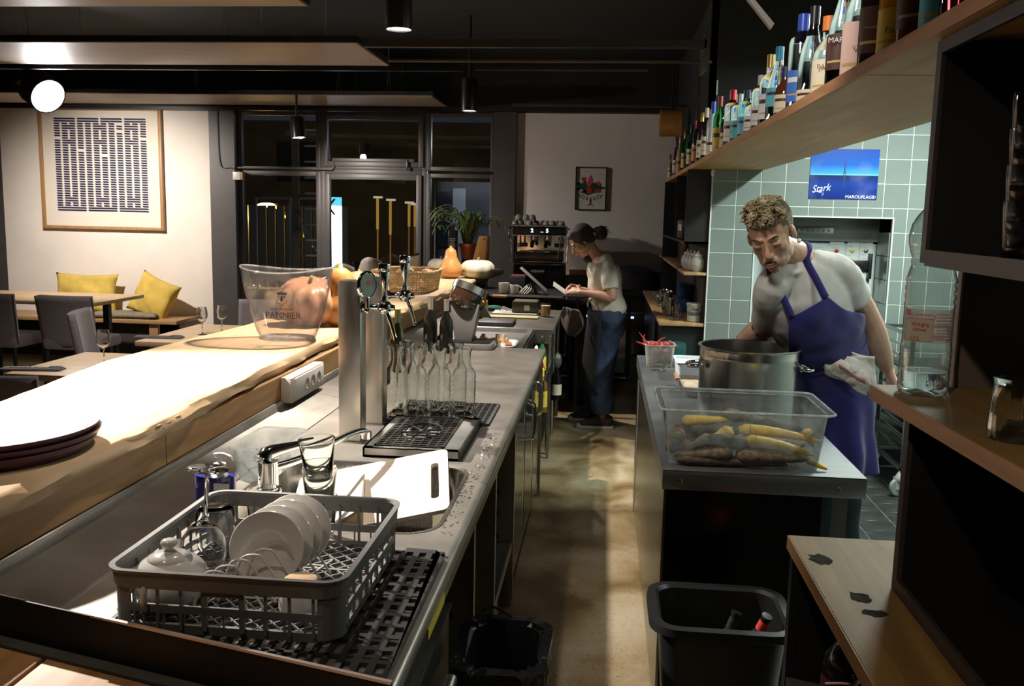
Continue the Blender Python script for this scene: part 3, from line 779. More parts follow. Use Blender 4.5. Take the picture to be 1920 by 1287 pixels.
# wire plate insert: row of bent hoops running away from the camera
m_wire = mat('white_coated_wire', (.62, .58, .54), .35)
ins = thing('wire_plate_insert', 'white wire insert with bent hoops holding the saucers', 'wire insert', (-.66, 1.72, .925))
def hoop(i):
    y = 1.545+.0300*i; xa = -.745+.0125*i; dx = .085
    p = [(xa, y, .925), (xa+.016, y, .975+.010*(i%2)), (xa+.030, y, 1.006), (xa+.058, y, 1.010), (xa+.072, y, .996), (xa+dx+.03, y, .930)]
    return MB().tube(smoothpath(p, 4), .0028, 6)
for i in range(8): hoop(i).build('hoop', m_wire, ins, smooth=True)
bs = MB()
for dx in (0, .115): bs.tube([(-.745+dx, 1.56, .925), (-.68+dx, 1.84, .925)], .0025, 6)
for i in range(5): bs.tube([(-.745+.013*i, 1.57+.06*i, .924), (-.625+.013*i, 1.57+.06*i, .924)], .002, 6)
bs.build('base_frame', m_wire, ins, smooth=True)

# saucers standing in the insert
def saucer(i):
    t = Vector((-.655+.0085*i, 1.700+.033*i, 1.002+.002*i))
    o = MB().lathe([(0, 0), (.028, 0), (.030, .0025), (.040, .003), (.072, .012), (.0745, .0135), (.073, .0155), (.040, .0065), (.030, .0055), (.026, .004), (0, .004)], (0, 0, 0), 48).build('saucer', m_cer, smooth=True, angle=60)
    o.rotation_euler = (R(78), 0, R(10)); o.location = t
    return tag(o, ('white saucer nearest the front of the dish rack row', 'second white saucer in the dish rack row', 'third white saucer in the dish rack row', 'last white saucer at the back of the dish rack row')[i], 'saucer', 'white saucers standing in the dish rack')
for i in range(4): saucer(i)

# white teapot
tp = thing('teapot', 'round white teapot with knob lid in the dish rack', 'teapot', (-.815, 1.665, .925))
c = (-.806, 1.585, .922)
MB().lathe([(0, 0), (.040, 0), (.046, .004), (.060, .018), (.071, .040), (.073, .056), (.066, .074), (.052, .088), (.040, .094), (.038, .092), (.03, .088), (0, .088)], c, 48).build('body', m_cer, tp, smooth=True, angle=60)
MB().lathe([(.041, .0925), (.040, .097), (.026, .104), (.012, .107), (.0085, .110), (.0085, .113), (.014, .117), (.0165, .123), (.013, .129), (.006, .131), (0, .131)], c, 40).build('lid', m_cer, tp, smooth=True, angle=60)
MB().tube(smoothpath([(c[0]+.0, c[1]-.060, c[2]+.078), (c[0], c[1]-.088, c[2]+.082), (c[0], c[1]-.102, c[2]+.060), (c[0], c[1]-.094, c[2]+.032), (c[0], c[1]-.066, c[2]+.022)], 5), .0062, 10).build('handle', m_cer, tp, smooth=True)
MB().tube(smoothpath([(c[0]-.02, c[1]+.058, c[2]+.035), (c[0]-.03, c[1]+.090, c[2]+.055), (c[0]-.035, c[1]+.108, c[2]+.088)], 5), [.017-.0008*i for i in range(11)], 12).build('spout', m_cer, tp, smooth=True)

# upturned little pot with a brown base
ps = thing('ramekin', 'upturned white ramekin with sandy brown base in the rack', 'ramekin', (-.555, 1.60, .93))
c = (-.553, 1.60, .925)
MB().lathe([(.040, 0), (.0425, .002), (.041, .03), (.036, .048), (.032, .052), (.030, .050), (.035, .03), (.038, .002)], c, 36, closed=True).build('bowl', m_cer, ps, smooth=True)
MB().lathe([(0, .050), (.030, .050), (.033, .053), (.0325, .0575), (.029, .060), (0, .060)], c, 36).build('foot', mat('bisque', (.52, .36, .22), .8, noise=.1), ps, smooth=True, angle=50)

# glassware in the rack
m_glass = glass('clear_glass')
def vessel(prof_out, t=.0018, floor=.006):
    """closed wall profile for a thin glass vessel from its outer outline"""
    inner = [(max(r-t, .0005), z) for r, z in prof_out if z > floor]
    return [(0, 0)]+prof_out+[(inner[-1][0], prof_out[-1][1])]+inner[::-1][1:]+[(max(inner[0][0]-.004, 0), floor), (0, floor)]
def wineglass_mesh(s=1.0):
    g = MB().lathe([(0, 0), (.034*s, 0), (.035*s, .0015), (.030*s, .003), (.012*s, .006), (.0045*s, .012), (.0036*s, .03), (.0036*s, .078*s), (.008*s, .088*s), (.024*s, .100*s), (.036*s, .122*s), (.039*s, .142*s), (.037*s, .168*s), (.030*s, .200*s),
        (.0288*s, .200*s), (.0358*s, .168*s), (.0378*s, .142*s), (.0348*s, .122*s), (.023*s, .102*s), (.006*s, .092*s), (0, .092*s)], (0, 0, 0), 32)
    return g
w = wineglass_mesh(1.2).build('wine_glass', m_glass, smooth=True, angle=70)
w.rotation_euler = (R(180-3), R(4), 0); w.location = (-.772, 1.69, .925+.238)
tag(w, 'wine glass standing upside down in the dish rack', 'wine glass')
w = MB().lathe(vessel([(.028, 0), (.036, .004), (.041, .03), (.042, .055), (.036, .078), (.030, .090), (.031, .098)], .002), (0, 0, 0), 36).build('glass_jar', m_glass, smooth=True, angle=60)
w.rotation_euler = (R(180), 0, 0); w.location = (-.822, 1.83, .928+.110); w.scale = (1.05, 1.05, 1.12)
tag(w, 'upturned round glass jar behind the teapot', 'glass')

# tumblers by the sink
m_tumb = glass('tumbler_glass', (.96, .98, .97))
def tumbler(loc, lab, h=.092, r0=.031, r1=.041, tilt=(0, 0, 0)):
    g = MB().lathe(vessel([(r0*.93, 0), (r0, .002), (r0+.001, h*.12), (r1, h), ], .0022, .009), (0, 0, 0), 40).build('tumbler', m_tumb, smooth=True, angle=50)
    g.location = loc; g.rotation_euler = tilt
    return tag(g, lab, 'glass', 'tumblers by the sink')
tumbler((-.655, 2.038, .9015), 'lowest tumbler of the stack behind the dish rack', .10, .032, .0425)
tumbler((-.655, 2.038, .9015+.074), 'middle tumbler of the stack behind the dish rack', .10, .0315, .0425, (R(1), 0, 0))
tumbler((-.656, 2.04, .9015+.142), 'top tumbler of the leaning stack behind the dish rack', .10, .0315, .0435, (R(2), R(-3), 0))
tumbler((-.80, 2.055, .9015), 'single tumbler left of the stacked tumblers', .105, .035, .043)

# blue hand-soap bottle with pump
sp = thing('soap_dispenser', 'blue liquid soap bottle with white pump by the splashback', 'soap bottle', (-.93, 2.10, .9))
c = (-.925, 2.09, .905)
MB().prism([(c[0]-.012+.052*math.cos(t*PI/12), c[1]+.026*math.sin(t*PI/12)) for t in range(24)], .9035, 1.025).build('bottle', mat('blue_soap', (.03, .03, .20), .12, coat=.6), sp, smooth=True)
MB().lathe([(.024, .115), (.018, .124), (.012, .128), (.012, .136), (.015, .137), (.015, .150), (.006, .152), (.005, .168), (0, .168)], c, 24).build('collar', m_white, sp, smooth=True, angle=50)
MB().tube(smoothpath([(c[0]-.012, c[1], c[2]+.170), (c[0]+.008, c[1]-.004, c[2]+.174), (c[0]+.030, c[1]-.01, c[2]+.170), (c[0]+.037, c[1]-.012, c[2]+.160)], 4), .006, 8).build('pump_head', m_white, sp, smooth=True)
lb = MB().box(c[0]-.005, c[0]+.033, c[1]-.0262, c[1]-.0235, .94, 1.012).build('soap_label', mat('soap_label_white', (.72, .68, .62), .5), sp)
text('lettering', 'EBA', mat('red_print', (.55, .06, .04), .5), sp, (c[0]+.004, c[1]-.0275, .975), .022, frame3((0, 0, 1), (-1, 0, 0)), sx=.9)
for k in range(4):
    MB().box(c[0]-.001, c[0]+.021, c[1]-.0266, c[1]-.0262, .947+.009*k, .9485+.009*k).build('print_line', mat('grey_print', (.2, .2, .2), .6), sp)

# clear container by the splashback
m_clearpl = thin('clear_polycarbonate', (.90, .92, .92), .08, 1.3, haze=.10, hazecol=(.7, .72, .7))
gn = thing('clear_food_pan', 'clear plastic food pan beside the tap against the splashback', 'food pan', (-.99, 2.55, .9))
def openbox(x0, x1, y0, y1, z0, z1, r, flange=.014, taper=.012, t=.0025, k=4):
    mb = MB(); rows = []
    for ins, z, rr in ((-flange, z1-.003, r+flange), (-flange, z1, r+flange), (0, z1, r), (taper, z0+t, max(r-taper, .01)), ):
        rows.append([(a, b, z) for a, b in roundrect(x0+ins, x1-ins, y0+ins, y1-ins, rr, k)])
    nn = len(rows[0]); last = rows[-1]; vs = [p for q in rows for p in q]; fs = []
    for j in range(len(rows)-1):
        for i in range(nn): fs.append((j*nn+i, j*nn+(i+1) % nn, (j+1)*nn+(i+1) % nn, (j+1)*nn+i))
    fs.append(tuple((len(rows)-1)*nn+i for i in range(nn)))
    mb.add(vs, fs); return mb
openbox(-1.045, -.915, 2.44, 2.70, .905, .998, .02).build('pan', m_clearpl, gn, smooth=True, solid=.002, angle=50)
hb = MB()
for i in range(26):
    a = random.uniform(0, 2*PI); x = -.985+random.uniform(-.03, .03); y = 2.56+random.uniform(-.06, .06); z = .915+random.uniform(0, .05)
    hb.tube([(x, y, z), (x+.02*math.cos(a), y+.02*math.sin(a), z+random.uniform(-.005, .02)), (x+.035*math.cos(a), y+.035*math.sin(a), z+.005)], .0015, 4)
tag(hb.build('herb_sprigs', mat('dark_herb', (.02, .03, .012), .7)), 'dark herb sprigs lying in the clear food pan', 'herbs', kind='stuff')

# mixer tap with long spout
tpz = thing('sink_tap', 'chrome sink mixer tap with a long flat spout', 'tap', (-.93, 2.40, .9))
c = (-.905, 2.36, .9)
MB().lathe([(0, 0), (.034, 0), (.034, .006), (.028, .010), (.027, .085), (.028, .088), (0, .088)], c, 32).build('body', m_chrome, tpz, smooth=True, angle=50)
lv = MB(); pts = smoothpath([(c[0]-.005, c[1]-.012, .995), (c[0]+.005, c[1]+.0, 1.012), (c[0]+.045, c[1]+.035, 1.020), (c[0]+.10, c[1]+.085, 1.026)], 5)
lv.tube(pts, [.026-.0012*i for i in range(len(pts))], 12); lv.build('lever', m_chrome, tpz, smooth=True)
sp_ = MB(); pts = smoothpath([(c[0]+.01, c[1]+.02, .965), (c[0]+.07, c[1]+.10, .975), (c[0]+.14, c[1]+.24, 1.0), (c[0]+.18, c[1]+.32, 1.004), (c[0]+.19, c[1]+.34, .985)], 5)
sp_.tube(pts, .011, 12); sp_.build('spout', m_chrome, tpz, smooth=True)
MB().lathe([(0, 0), (.016, 0), (.016, .022), (0, .022)], (c[0]+.19, c[1]+.335, .978), 16).build('spout_head', m_chrome, tpz, smooth=True, angle=40)

# white cutting board leaning in the sink
cb = thing('cutting_board', 'white plastic cutting board with a grip slot leaning in the sink', 'cutting board', (-.55, 2.4, .8))
m_cb = mat('stained_white_board', (.80, .75, .68), .45, col2=(.74, .58, .40), nscale=4)
def board(L=.50, W=.30, T=.012):
    bm = bmesh.new()
    outl = roundrect(0, L, 0, W, .02, 5); slot = roundrect(L-.052, L-.028, .07, W-.08, .011, 5)
    def loop(pts): 
        v = [bm.verts.new((x, y, 0)) for x, y in pts]; return v, [bm.edges.new((v[i], v[(i+1) % len(v)])) for i in range(len(v))]
    v1, e1 = loop(outl); v2, e2 = loop(slot)
    bmesh.ops.triangle_fill(bm, edges=e1+e2, use_beauty=True)
    for f in list(bm.faces):
        if all(v in v2 for v in f.verts): bm.faces.remove(f)
    r = bmesh.ops.extrude_face_region(bm, geom=list(bm.faces))
    for v in r['geom']:
        if isinstance(v, bmesh.types.BMVert): v.co.z += T
    bmesh.ops.recalc_face_normals(bm, faces=bm.faces)
    me = bpy.data.meshes.new('board'); bm.to_mesh(me); bm.free(); me.materials.append(m_cb)
    o = bpy.data.objects.new('board', me); COL.objects.link(o); return o
bo = board(.46, .36)
# corners measured in the room: top right far, bottom right near
pTR = ay(840, 848, 2.70); pBR = Vector((-.425, 2.17, .82)); pTL = ay(675, 880, 2.66)
ux = (pTR-pTL).normalized(); uy = (pBR-pTR); uy = (uy-ux*uy.dot(ux)).normalized()
# board x runs left->right, board y from near edge (0) to far edge (W)
Mb = Matrix((ux, -uy, ux.cross(-uy))).transposed().to_4x4()
org = pTR - ux*.46 + uy*.36
bo.matrix_basis = Matrix.Translation(org) @ Mb; attach(bo, cb)
gr = MB().box(.03, .385, .318, .321, .0118, .0128).box(.384, .387, .03, .32, .0118, .0128); g_ = gr.build('juice_groove', mat('groove_shadow_tan', (.55, .48, .40), .5), None)
g_.matrix_basis = Matrix.Translation(org) @ Mb; attach(g_, cb)
# second white board / dish under it
b2 = thing('second_board', 'cream plastic board lying beneath the white cutting board in the sink', 'cutting board', (-.8, 2.4, .75))
q = MB().box(-.17, .17, -.13, .13, -.005, .005).build('board', mat('cream_board', (.62, .55, .44), .5), None, bev=.003)
q.location = (-.80, 2.42, .80); q.rotation_euler = (R(6), R(-32), R(10)); attach(q, b2)

# water drops on the worktop rim
dm = MB(); random.seed(11)
for i in range(170):
    t = random.random(); x = -.375+random.uniform(-.006, .03)+(.0 if t < .8 else random.uniform(-.03, .02)); y = 2.05+random.random()**.8*1.1
    if not (-.388 < x < -.340): continue
    s = random.uniform(.0012, .0042)
    dm.ball((x, y, .9002), (s*random.uniform(.8, 1.8), s*random.uniform(.8, 1.6), s*.45), 8, 5)
tag(dm.build('water_drops', thin('water_sheen', (.97, .97, .97), .02, 6.), smooth=True), 'water drops on the worktop rim beside the sink', 'water', kind='stuff')

# ------------------------------------------------------------------ beer taps on steel columns
bt = thing('beer_tap_column', 'near steel beer column with round chrome medallion', 'beer tap', (-.83, 2.95, .9))
bt2 = thing('beer_tap_column', 'far steel beer column behind the medallion column', 'beer tap', (-.82, 3.22, .9))
m_col = steel('column_steel', (.60, .56, .50), .30, (40, 40, .8), .12)
def column(par, x0, x1, y0, y1, zt, m):
    box('column', m, x0, x1, y0, y1, .901, zt, par, bev=.0025)
    box('foot_plate', m_steel, x0-.006, x1+.006, y0-.006, y1+.006, .900, .905, par, bev=.001)
column(bt, -.872, -.797, 2.925, 3.0, 1.449, m_col)
column(bt2, -.862, -.787, 3.19, 3.265, 1.449, m_col)
def tapset(par, x0, y, z, head, hz=.118):
    s = head
    MB().tube([(x0-.004, y, z), (x0+.006, y, z)], .020, 16).build('collar', m_chrome, par, smooth=True, angle=40)
    MB().tube([(x0, y, z), (x0+.012, y, z), (x0+.018, y, z), (x0+.05, y, z)], [.015, .015, .0105, .0105], 16).build('shank', m_chrome, par, smooth=True)
    bl_ = MB().ball((x0+.068, y, z), (.026, .024, .024), 20, 12); bl_.lathe([(.0, 0), (.012, .0), (.013, .012), (.010, .02), (0, .02)], (x0+.068, y, z+.018), 16)
    bl_.tube([(x0+.088, y, z), (x0+.102, y, z)], [.012, .009], 12)
    bl_.build('valve_body', m_chrome, par, smooth=True, angle=50)
    MB().lathe([(0, 0), (.008, 0), (.009, .008), (.0085, .02), (.014, .045), (.019, .085), (.0185, .087), (.0205, .089), (.021, .108), (.018, .114), (0, .115)], (x0+.068, y, z+.032), 24).build('tap_handle', m_chrome, par, smooth=True, angle=50)
    MB().tube([(x0+.078, y-.004, z-.012), (x0+.092, y-.012, z-.045), (x0+.108, y-.018, z-.095), (x0+.112, y-.018, z-.104)], [.0085, .0075, .0065, .009], 12).build('spout', m_chrome, par, smooth=True)
tapset(bt, -.790, 2.955, 1.362, 0)
tapset(bt2, -.780, 3.225, 1.378, 0)
md = Matrix.Translation((-.797+.022, 2.93, 1.437)) @ Euler((R(90), 0, R(52)), 'XYZ').to_matrix().to_4x4()
o = MB().lathe([(0, -.008), (.034, -.008), (.038, -.004), (.038, .004), (.034, .008), (.031, .006), (0, .006)], (0, 0, 0), 36).build('medallion_ring', m_chrome, None, smooth=True, angle=40); o.matrix_basis = md @ Matrix.Diagonal((1, 1.25, 1, 1)); attach(o, bt)
o = MB().lathe([(0, .0062), (.030, .0062), (.030, .0075), (0, .0075)], (0, 0, 0), 36).build('medallion_face', mat('medallion_green', (.14, .20, .17), .15, coat=.6, noise=.2), None, smooth=True, angle=40); o.matrix_basis = md @ Matrix.Diagonal((1, 1.25, 1, 1)); attach(o, bt)
o = MB().lathe([(0, .0077), (.008, .0077), (.008, .0082), (0, .0082)], (0, .008, 0), 20).build('emblem', mat('emblem_red', (.35, .05, .05), .4), None); o.matrix_basis = md; attach(o, bt)
MB().tube([(-.775, 2.93, 1.395), (-.773, 2.93, 1.355)], [.011, .009], 12).ball((-.773, 2.93, 1.352), .012, 12, 8).build('medallion_stem', m_chrome, bt, smooth=True)

# drip tray box with slotted grate
dp = thing('drip_tray', 'steel drip tray with black slotted grate under the beer taps', 'drip tray', (-.58, 3.0, .9))
DX0, DX1, DY0, DY1 = -.745, -.437, 2.760, 3.245
mbx = MB(); mbx.box(DX0, DX1, DY0, DY0+.006, .901, .932); mbx.box(DX0, DX0+.006, DY0, DY1, .901, .932); mbx.box(DX0, DX1, DY1-.006, DY1, .901, .932); mbx.box(DX0, DX1, DY0, DY1, .901, .908)
mbx.box(DX0, DX0+.03, DY0, DY1, .9295, .932); mbx.box(DX1-.05, DX1, DY0, DY1, .9295, .932); mbx.box(DX0, DX1, DY0, DY0+.022, .9295, .932); mbx.box(DX0, DX1, DY1-.03, DY1, .9295, .932)
mbx.build('tray_box', m_steel_x, dp)
box('black_side', mat('tray_black_side', (.02, .02, .02), .3), DX1, DX1+.006, DY0, DY1, .901, .931, dp)
m_grate = mat('grate_black', (.035, .033, .03), .3, .5)
gx0, gx1, gy0, gy1 = -.715, -.487, 2.785, 3.21
gt = MB(); cxm, cym = (gx0+gx1)/2, (gy0+gy1)/2
frame_r = .008
gt.box(gx0, gx1, gy0, gy0+frame_r, .932, .936); gt.box(gx0, gx1, gy1-frame_r, gy1, .932, .936); gt.box(gx0, gx0+frame_r, gy0, gy1, .932, .936); gt.box(gx1-frame_r, gx1, gy0, gy1, .932, .936)
nyb = 17
for j in range(1, nyb):
    y = gy0+(gy1-gy0)*j/nyb
    segs = [(gx0+frame_r, gx1-frame_r)]
    if abs(y-cym) < .115:
        h = math.sqrt(.115**2-(y-cym)**2)*.062/.115*1.0
        h = .072*math.sqrt(max(0, 1-((y-cym)/.118)**2)); segs = [(gx0+frame_r, cxm-h), (cxm+h, gx1-frame_r)]
    for a, b in segs: gt.box(a, b, y-.0045, y+.0045, .932, .936)
for i in range(1, 8):
    x = gx0+(gx1-gx0)*i/8
    if abs(x-cxm) < .07:
        h = .118*math.sqrt(max(0, 1-((x-cxm)/.072)**2)); seg = [(gy0, cym-h), (cym+h, gy1)]
    else: seg = [(gy0, gy1)]
    for a, b in seg: gt.box(x-.0025, x+.0025, a, b, .932, .9355)
gt.tube([(cxm+.070*math.cos(t), cym+.116*math.sin(t), .935) for t in [2*PI*i/32 for i in range(32)]], .0035, 6, closed=True)
for k in range(3):
    a = PI/3*k+.3; gt.tube([(cxm-.068*math.cos(a), cym-.112*math.sin(a), .934), (cxm+.068*math.cos(a), cym+.112*math.sin(a), .934)], .0028, 6)
gt.ball((cxm, cym, .936), (.009, .013, .005), 12, 6)
gt.build('slotted_grate', m_grate, dp)
for i in range(5):
    box('deep_slat', m_grate, cxm-.055, cxm+.055, cym-.085+.04*i, cym-.075+.04*i, .918, .921, dp)

# black mesh mat and carafes
m2 = MB()
mm0, mm1, mn0, mn1 = -.79, -.405, 3.255, 3.62
for i in range(15): x = mm0+(mm1-mm0)*i/14; m2.box(x-.003, x+.003, mn0, mn1, .9015, .908)
for j in range(15): y = mn0+(mn1-mn0)*j/14; m2.box(mm0, mm1, y-.003, y+.003, .9015, .908)
m2.box(mm1-.008, mm1+.004, mn0, mn1, .9015, .909); m2.box(mm0, mm1, mn0-.008, mn0+.004, .9015, .909)
tag(m2.build('bar_mat', m_rubber), 'black mesh bar mat under the glass carafes', 'mat')
m_car = glass('carafe_glass', (.97, .985, .97))
ribs = []
for k in range(7):
    z = .040+.0165*k; ribs += [(.0462, z), (.0430, z+.008)]
cp = [(.040, 0), (.0455, .005), (.0455, .03)]+ribs+[(.0455, .158), (.0445, .168), (.040, .180), (.033, .190), (.0275, .199), (.0250, .212), (.0245, .240), (.0255, .252), (.0305, .262), (.031, .266)]
def carafe_proto():
    t = thing('water_carafe', 'x', 'carafe', (0, 0, 0), 0, 'glass water carafes beside the beer taps')
    MB().lathe(vessel(cp, .0036, .010), (0, 0, 0), 40).build('carafe_body', m_car, t, smooth=True, angle=70)
    return t
cprof = [(-.600, 3.315, 'ribbed carafe at the front, second from the right'), (-.510, 3.345, 'rightmost glass carafe in the front row'), (-.695, 3.325, 'carafe at the front, third from the right'), (-.775, 3.345, 'leftmost front carafe, partly behind the beer column'),
         (-.665, 3.44, 'middle back carafe between the front two'), (-.560, 3.455, 'rightmost carafe of the back row'), (-.755, 3.455, 'back row carafe just right of the beer columns')]
c0 = carafe_proto()
for i, (x, y, lab) in enumerate(cprof):
    if i == 0: c0.location = (x, y, .909); c0['label'] = lab
    else: dup(c0, (x, y, .909), random.uniform(0, 3), lab)
# ------------------------------------------------------------------ things on the bar slab
m_bucket = thin('clear_acrylic', (.93, .90, .88), .05, 1.5, haze=.035, hazecol=(.9, .85, .8))
ib = thing('ice_bucket', 'clear oval champagne bucket printed with dark lettering on the bar', 'ice bucket', (-1.41, 3.92, 1.1))
rows = []
for f, z in ((0, 1.103), (0, 1.112), (.15, 1.15), (.45, 1.23), (.75, 1.32), (1.0, 1.405)):
    a = .128+(.208-.128)*f**.85; b = .088+(.150-.088)*f**.85
    rows.append([(-1.405+a*math.cos(2*PI*i/48), 3.93+b*math.sin(2*PI*i/48), z+(.022*(math.cos(2*PI*i/48)**2) if f == 1.0 else 0)) for i in range(48)])
vs = [p for r_ in rows for p in r_]; fs = [tuple(range(48))]
for j in range(len(rows)-1):
    for i in range(48): fs.append((j*48+i, j*48+(i+1) % 48, (j+1)*48+(i+1) % 48, (j+1)*48+i))
MB().add(vs, fs).build('bucket_wall', m_bucket, ib, smooth=True, solid=.0035, angle=50)
MB().tube(rows[-1], .0035, 6, closed=True).build('rim', thin('acrylic_rim', (.93, .93, .92), .08, 3., haze=.35, hazecol=(.9, .88, .85)), ib, smooth=True)
MB().prism([(-1.405+.124*math.cos(2*PI*i/36), 3.93+.085*math.sin(2*PI*i/36)) for i in range(36)], 1.1015, 1.114).build('thick_base', thin('acrylic_rim'), ib, smooth=True)
m_ink = mat('dark_print', (.03, .025, .03), .5)
fy = frame3((1, 0, 0), (0, -.22, 1))
text('lettering', 'PANNIER', m_ink, ib, (-1.375, 3.792, 1.222), .041, fy, sx=.95)
text('small_lettering', 'CHAMPAGNE', m_ink, ib, (-1.378, 3.788, 1.250), .017, fy)
text('year_lettering', '1899', m_ink, ib, (-1.378, 3.785, 1.268), .011, fy)
em = MB()
for s in (-1, 1):
    em.tube(smoothpath([(-1.378+s*.004, 3.785, 1.278), (-1.378+s*.02, 3.785, 1.276), (-1.378+s*.022, 3.784, 1.290), (-1.378+s*.010, 3.783, 1.296), (-1.378+s*.018, 3.781, 1.306), (-1.378+s*.006, 3.780, 1.308)], 4), .0012, 5)
em.box(-1.383, -1.373, 3.782, 3.784, 1.285, 1.300); em.ball((-1.378, 3.782, 1.303), (.004, .002, .004), 8, 6)
for k in (-1, 0, 1): em.extr([(-1.378+.014*k-.006, 3.789, 1.312), (-1.378+.014*k+.006, 3.789, 1.312), (-1.378+.014*k+.008, 3.788, 1.322), (-1.378+.014*k-.008, 3.788, 1.322)], (0, -.001, 0))
em.build('crest', m_ink, ib)

def lobed(name, c, rx, rz, lobes, depth, m, lab, cat='pumpkin', group='pumpkins and squashes on the bar', neck=0., tilt=0., rz2=None, stemm=None, n=64, ry=None):
    mb = MB(); ry = ry or rx; M_ = 20
    def fn(u, v):
        a = 2*PI*u; t = PI*v
        l = 1-depth*(1-abs(math.cos(lobes*a/2)))*math.sin(t)**.6
        r = math.sin(t)**.85*l if 0 < v < 1 else .0001
        dimple = -.22*math.exp(-((t-PI)/.45)**2)+.12*math.exp(-(t/.4)**2)
        z = -math.cos(t)+dimple
        return (rx*r*math.cos(a), ry*r*math.sin(a), rz*z)
    mb.grid(fn, n, M_, closeu=True)
    o = mb.build(name, m, smooth=True, angle=80); o.location = c; o.rotation_euler = (tilt, tilt*.4, 0)
    tag(o, lab, cat, group)
    st = MB().tube(smoothpath([(0, 0, rz*.75), (.004, .004, rz*.92), (.012, -.004, rz*1.08)], 4), [.012-.0005*i for i in range(9)], 8).build('stem', mat('dry_stem', (.30, .24, .13), .8), None, smooth=True)
    st.parent = o
    return o
m_musq = mat('musk_pumpkin', (.56, .30, .17), .38, noise=.2, nscale=4, coat=.25, col2=(.40, .20, .11))
m_butter = mat('butternut_orange', (.62, .30, .09), .38, noise=.2, nscale=6, coat=.2, col2=(.50, .22, .06))
m_pale = mat('pale_green_squash', (.58, .62, .46), .45, noise=.15, nscale=9, coat=.2, col2=(.70, .66, .50))
def pear(name, c, h, r0, r1, m, lab, rot=(0, 0, 0)):
    prof = [(0, 0), (r0*.55, .004), (r0*.9, h*.10), (r0, h*.26), (r0*.9, h*.42), (r0*.66, h*.56), (r1*1.1, h*.68), (r1, h*.80), (r1*.85, h*.90), (r1*.45, h*.965), (.012, h*.98), (.010, h*1.04), (0, h*1.045)]
    o = MB().lathe(prof, (0, 0, 0), 40).build(name, m, smooth=True, angle=80); o.location = c; o.rotation_euler = rot
    return tag(o, lab, 'squash', 'pumpkins and squashes on the bar')
lobed('pumpkin', (-1.47, 4.44, 1.222), .165, .125, 11, .16, m_musq, 'large ribbed brown pumpkin seen through the clear bucket', tilt=.25)
pear('butternut_squash', (-1.315, 4.46, 1.101), .30, .098, .062, m_butter, 'orange butternut squash standing between the bucket and the beer columns')
lobed('pumpkin', (-1.40, 5.10, 1.218), .185, .118, 10, .20, m_musq, 'ribbed brown pumpkin behind the butternut squash', tilt=-.3)
lobed('pumpkin', (-1.60, 4.72, 1.20), .14, .10, 10, .14, mat('tan_pumpkin', (.50, .27, .13), .4, noise=.2, nscale=5), 'tan pumpkin behind the bucket on the far side of the bar', tilt=.1)
pear('tall_squash', (-1.352, 7.99, 1.101), .275, .108, .052, m_butter, 'tall orange squash with a narrow neck behind the wicker basket')
lobed('pumpkin', (-1.125, 8.10, 1.183), .158, .095, 9, .07, m_pale, 'flat pale green pumpkin at the far end of the bar')
lobed('pumpkin', (-1.50, 8.30, 1.185), .12, .085, 9, .07, mat('white_pumpkin', (.72, .66, .54), .5), 'small white pumpkin half hidden behind the tall orange squash')

# wicker basket
wk_ = thing('wicker_basket', 'oblong wicker basket of bread rolls on the bar', 'basket', (-1.43, 6.65, 1.1))
m_wick = mat('wicker', (.62, .42, .20), .6, noise=.35, nscale=60)
m_wick2 = mat('wicker_dark', (.42, .25, .10), .6, noise=.3, nscale=60)
cxb, cyb, A_, B2 = -1.455, 6.68, .20, .30
def bpt(t, z, off=0.):
    # rounded-rectangular ring
    f = (z-1.102)/.15; a = (A_+.025*f); b = (B2+.025*f)
    c_, s_ = math.cos(t), math.sin(t); e = .45
    return (cxb+(a+off)*math.copysign(abs(c_)**e, c_), cyb+(b+off)*math.copysign(abs(s_)**e, s_), z)
wv = MB(); nst = 44
for k in range(15):
    z = 1.108+.0092*k; ph = k % 2
    pts = []
    for i in range(nst*2):
        t = 2*PI*i/(nst*2); pts.append(bpt(t, z, .0035*(1 if ((i//1+ph) % 2) else -1)))
    wv.tube(pts, .0038, 5, closed=True)
wv.build('weave', m_wick, wk_, smooth=True)['kind'] = 'stuff'
stv = MB()
for i in range(nst): t = 2*PI*(i+.5)/nst; stv.tube([bpt(t, 1.104), bpt(t, 1.245)], .003, 5)
stv.build('stakes', m_wick2, wk_)['kind'] = 'stuff'
rimt = MB()
for s in (0, PI): rimt.tube([Vector(bpt(2*PI*i/96, 1.248+.005*math.sin(24*2*PI*i/96+s), .005*math.cos(24*2*PI*i/96+s))) for i in range(96)], .006, 6, closed=True)
rimt.build('braided_rim', m_wick, wk_, smooth=True)
MB().prism([bpt(2*PI*i/48, 1.105)[:2] for i in range(48)], 1.1015, 1.108).build('base', m_wick2, wk_)
m_bread = mat('bread_crust', (.60, .38, .17), .7, noise=.35, nscale=12, bump=.3)
random.seed(5)
for i in range(7):
    o = MB().ball((0, 0, 0), (.055, .12, .038), 16, 10).build('bread_loaf', m_bread if i % 2 else mat('bread_dark', (.46, .25, .10), .7, noise=.3, nscale=12), smooth=True)
    o.location = (cxb-.12+.04*i+random.uniform(-.02, .02), cyb+random.uniform(-.14, .12), 1.16+.018*(i % 4)+.02); o.rotation_euler = (random.uniform(-.3, .3), random.uniform(-.4, .4), random.uniform(-.9, .9))
    tag(o, ['loaf lowest at the left side of the wicker basket', 'loaf lying left of the middle in the basket', 'loaf pointing to the basket rim, left of centre', 'topmost loaf in the middle of the basket', 'loaf right of the topmost one in the basket', 'loaf near the right rim of the basket', 'loaf resting on the right basket rim'][i], 'bread', 'bread loaves in the wicker basket')

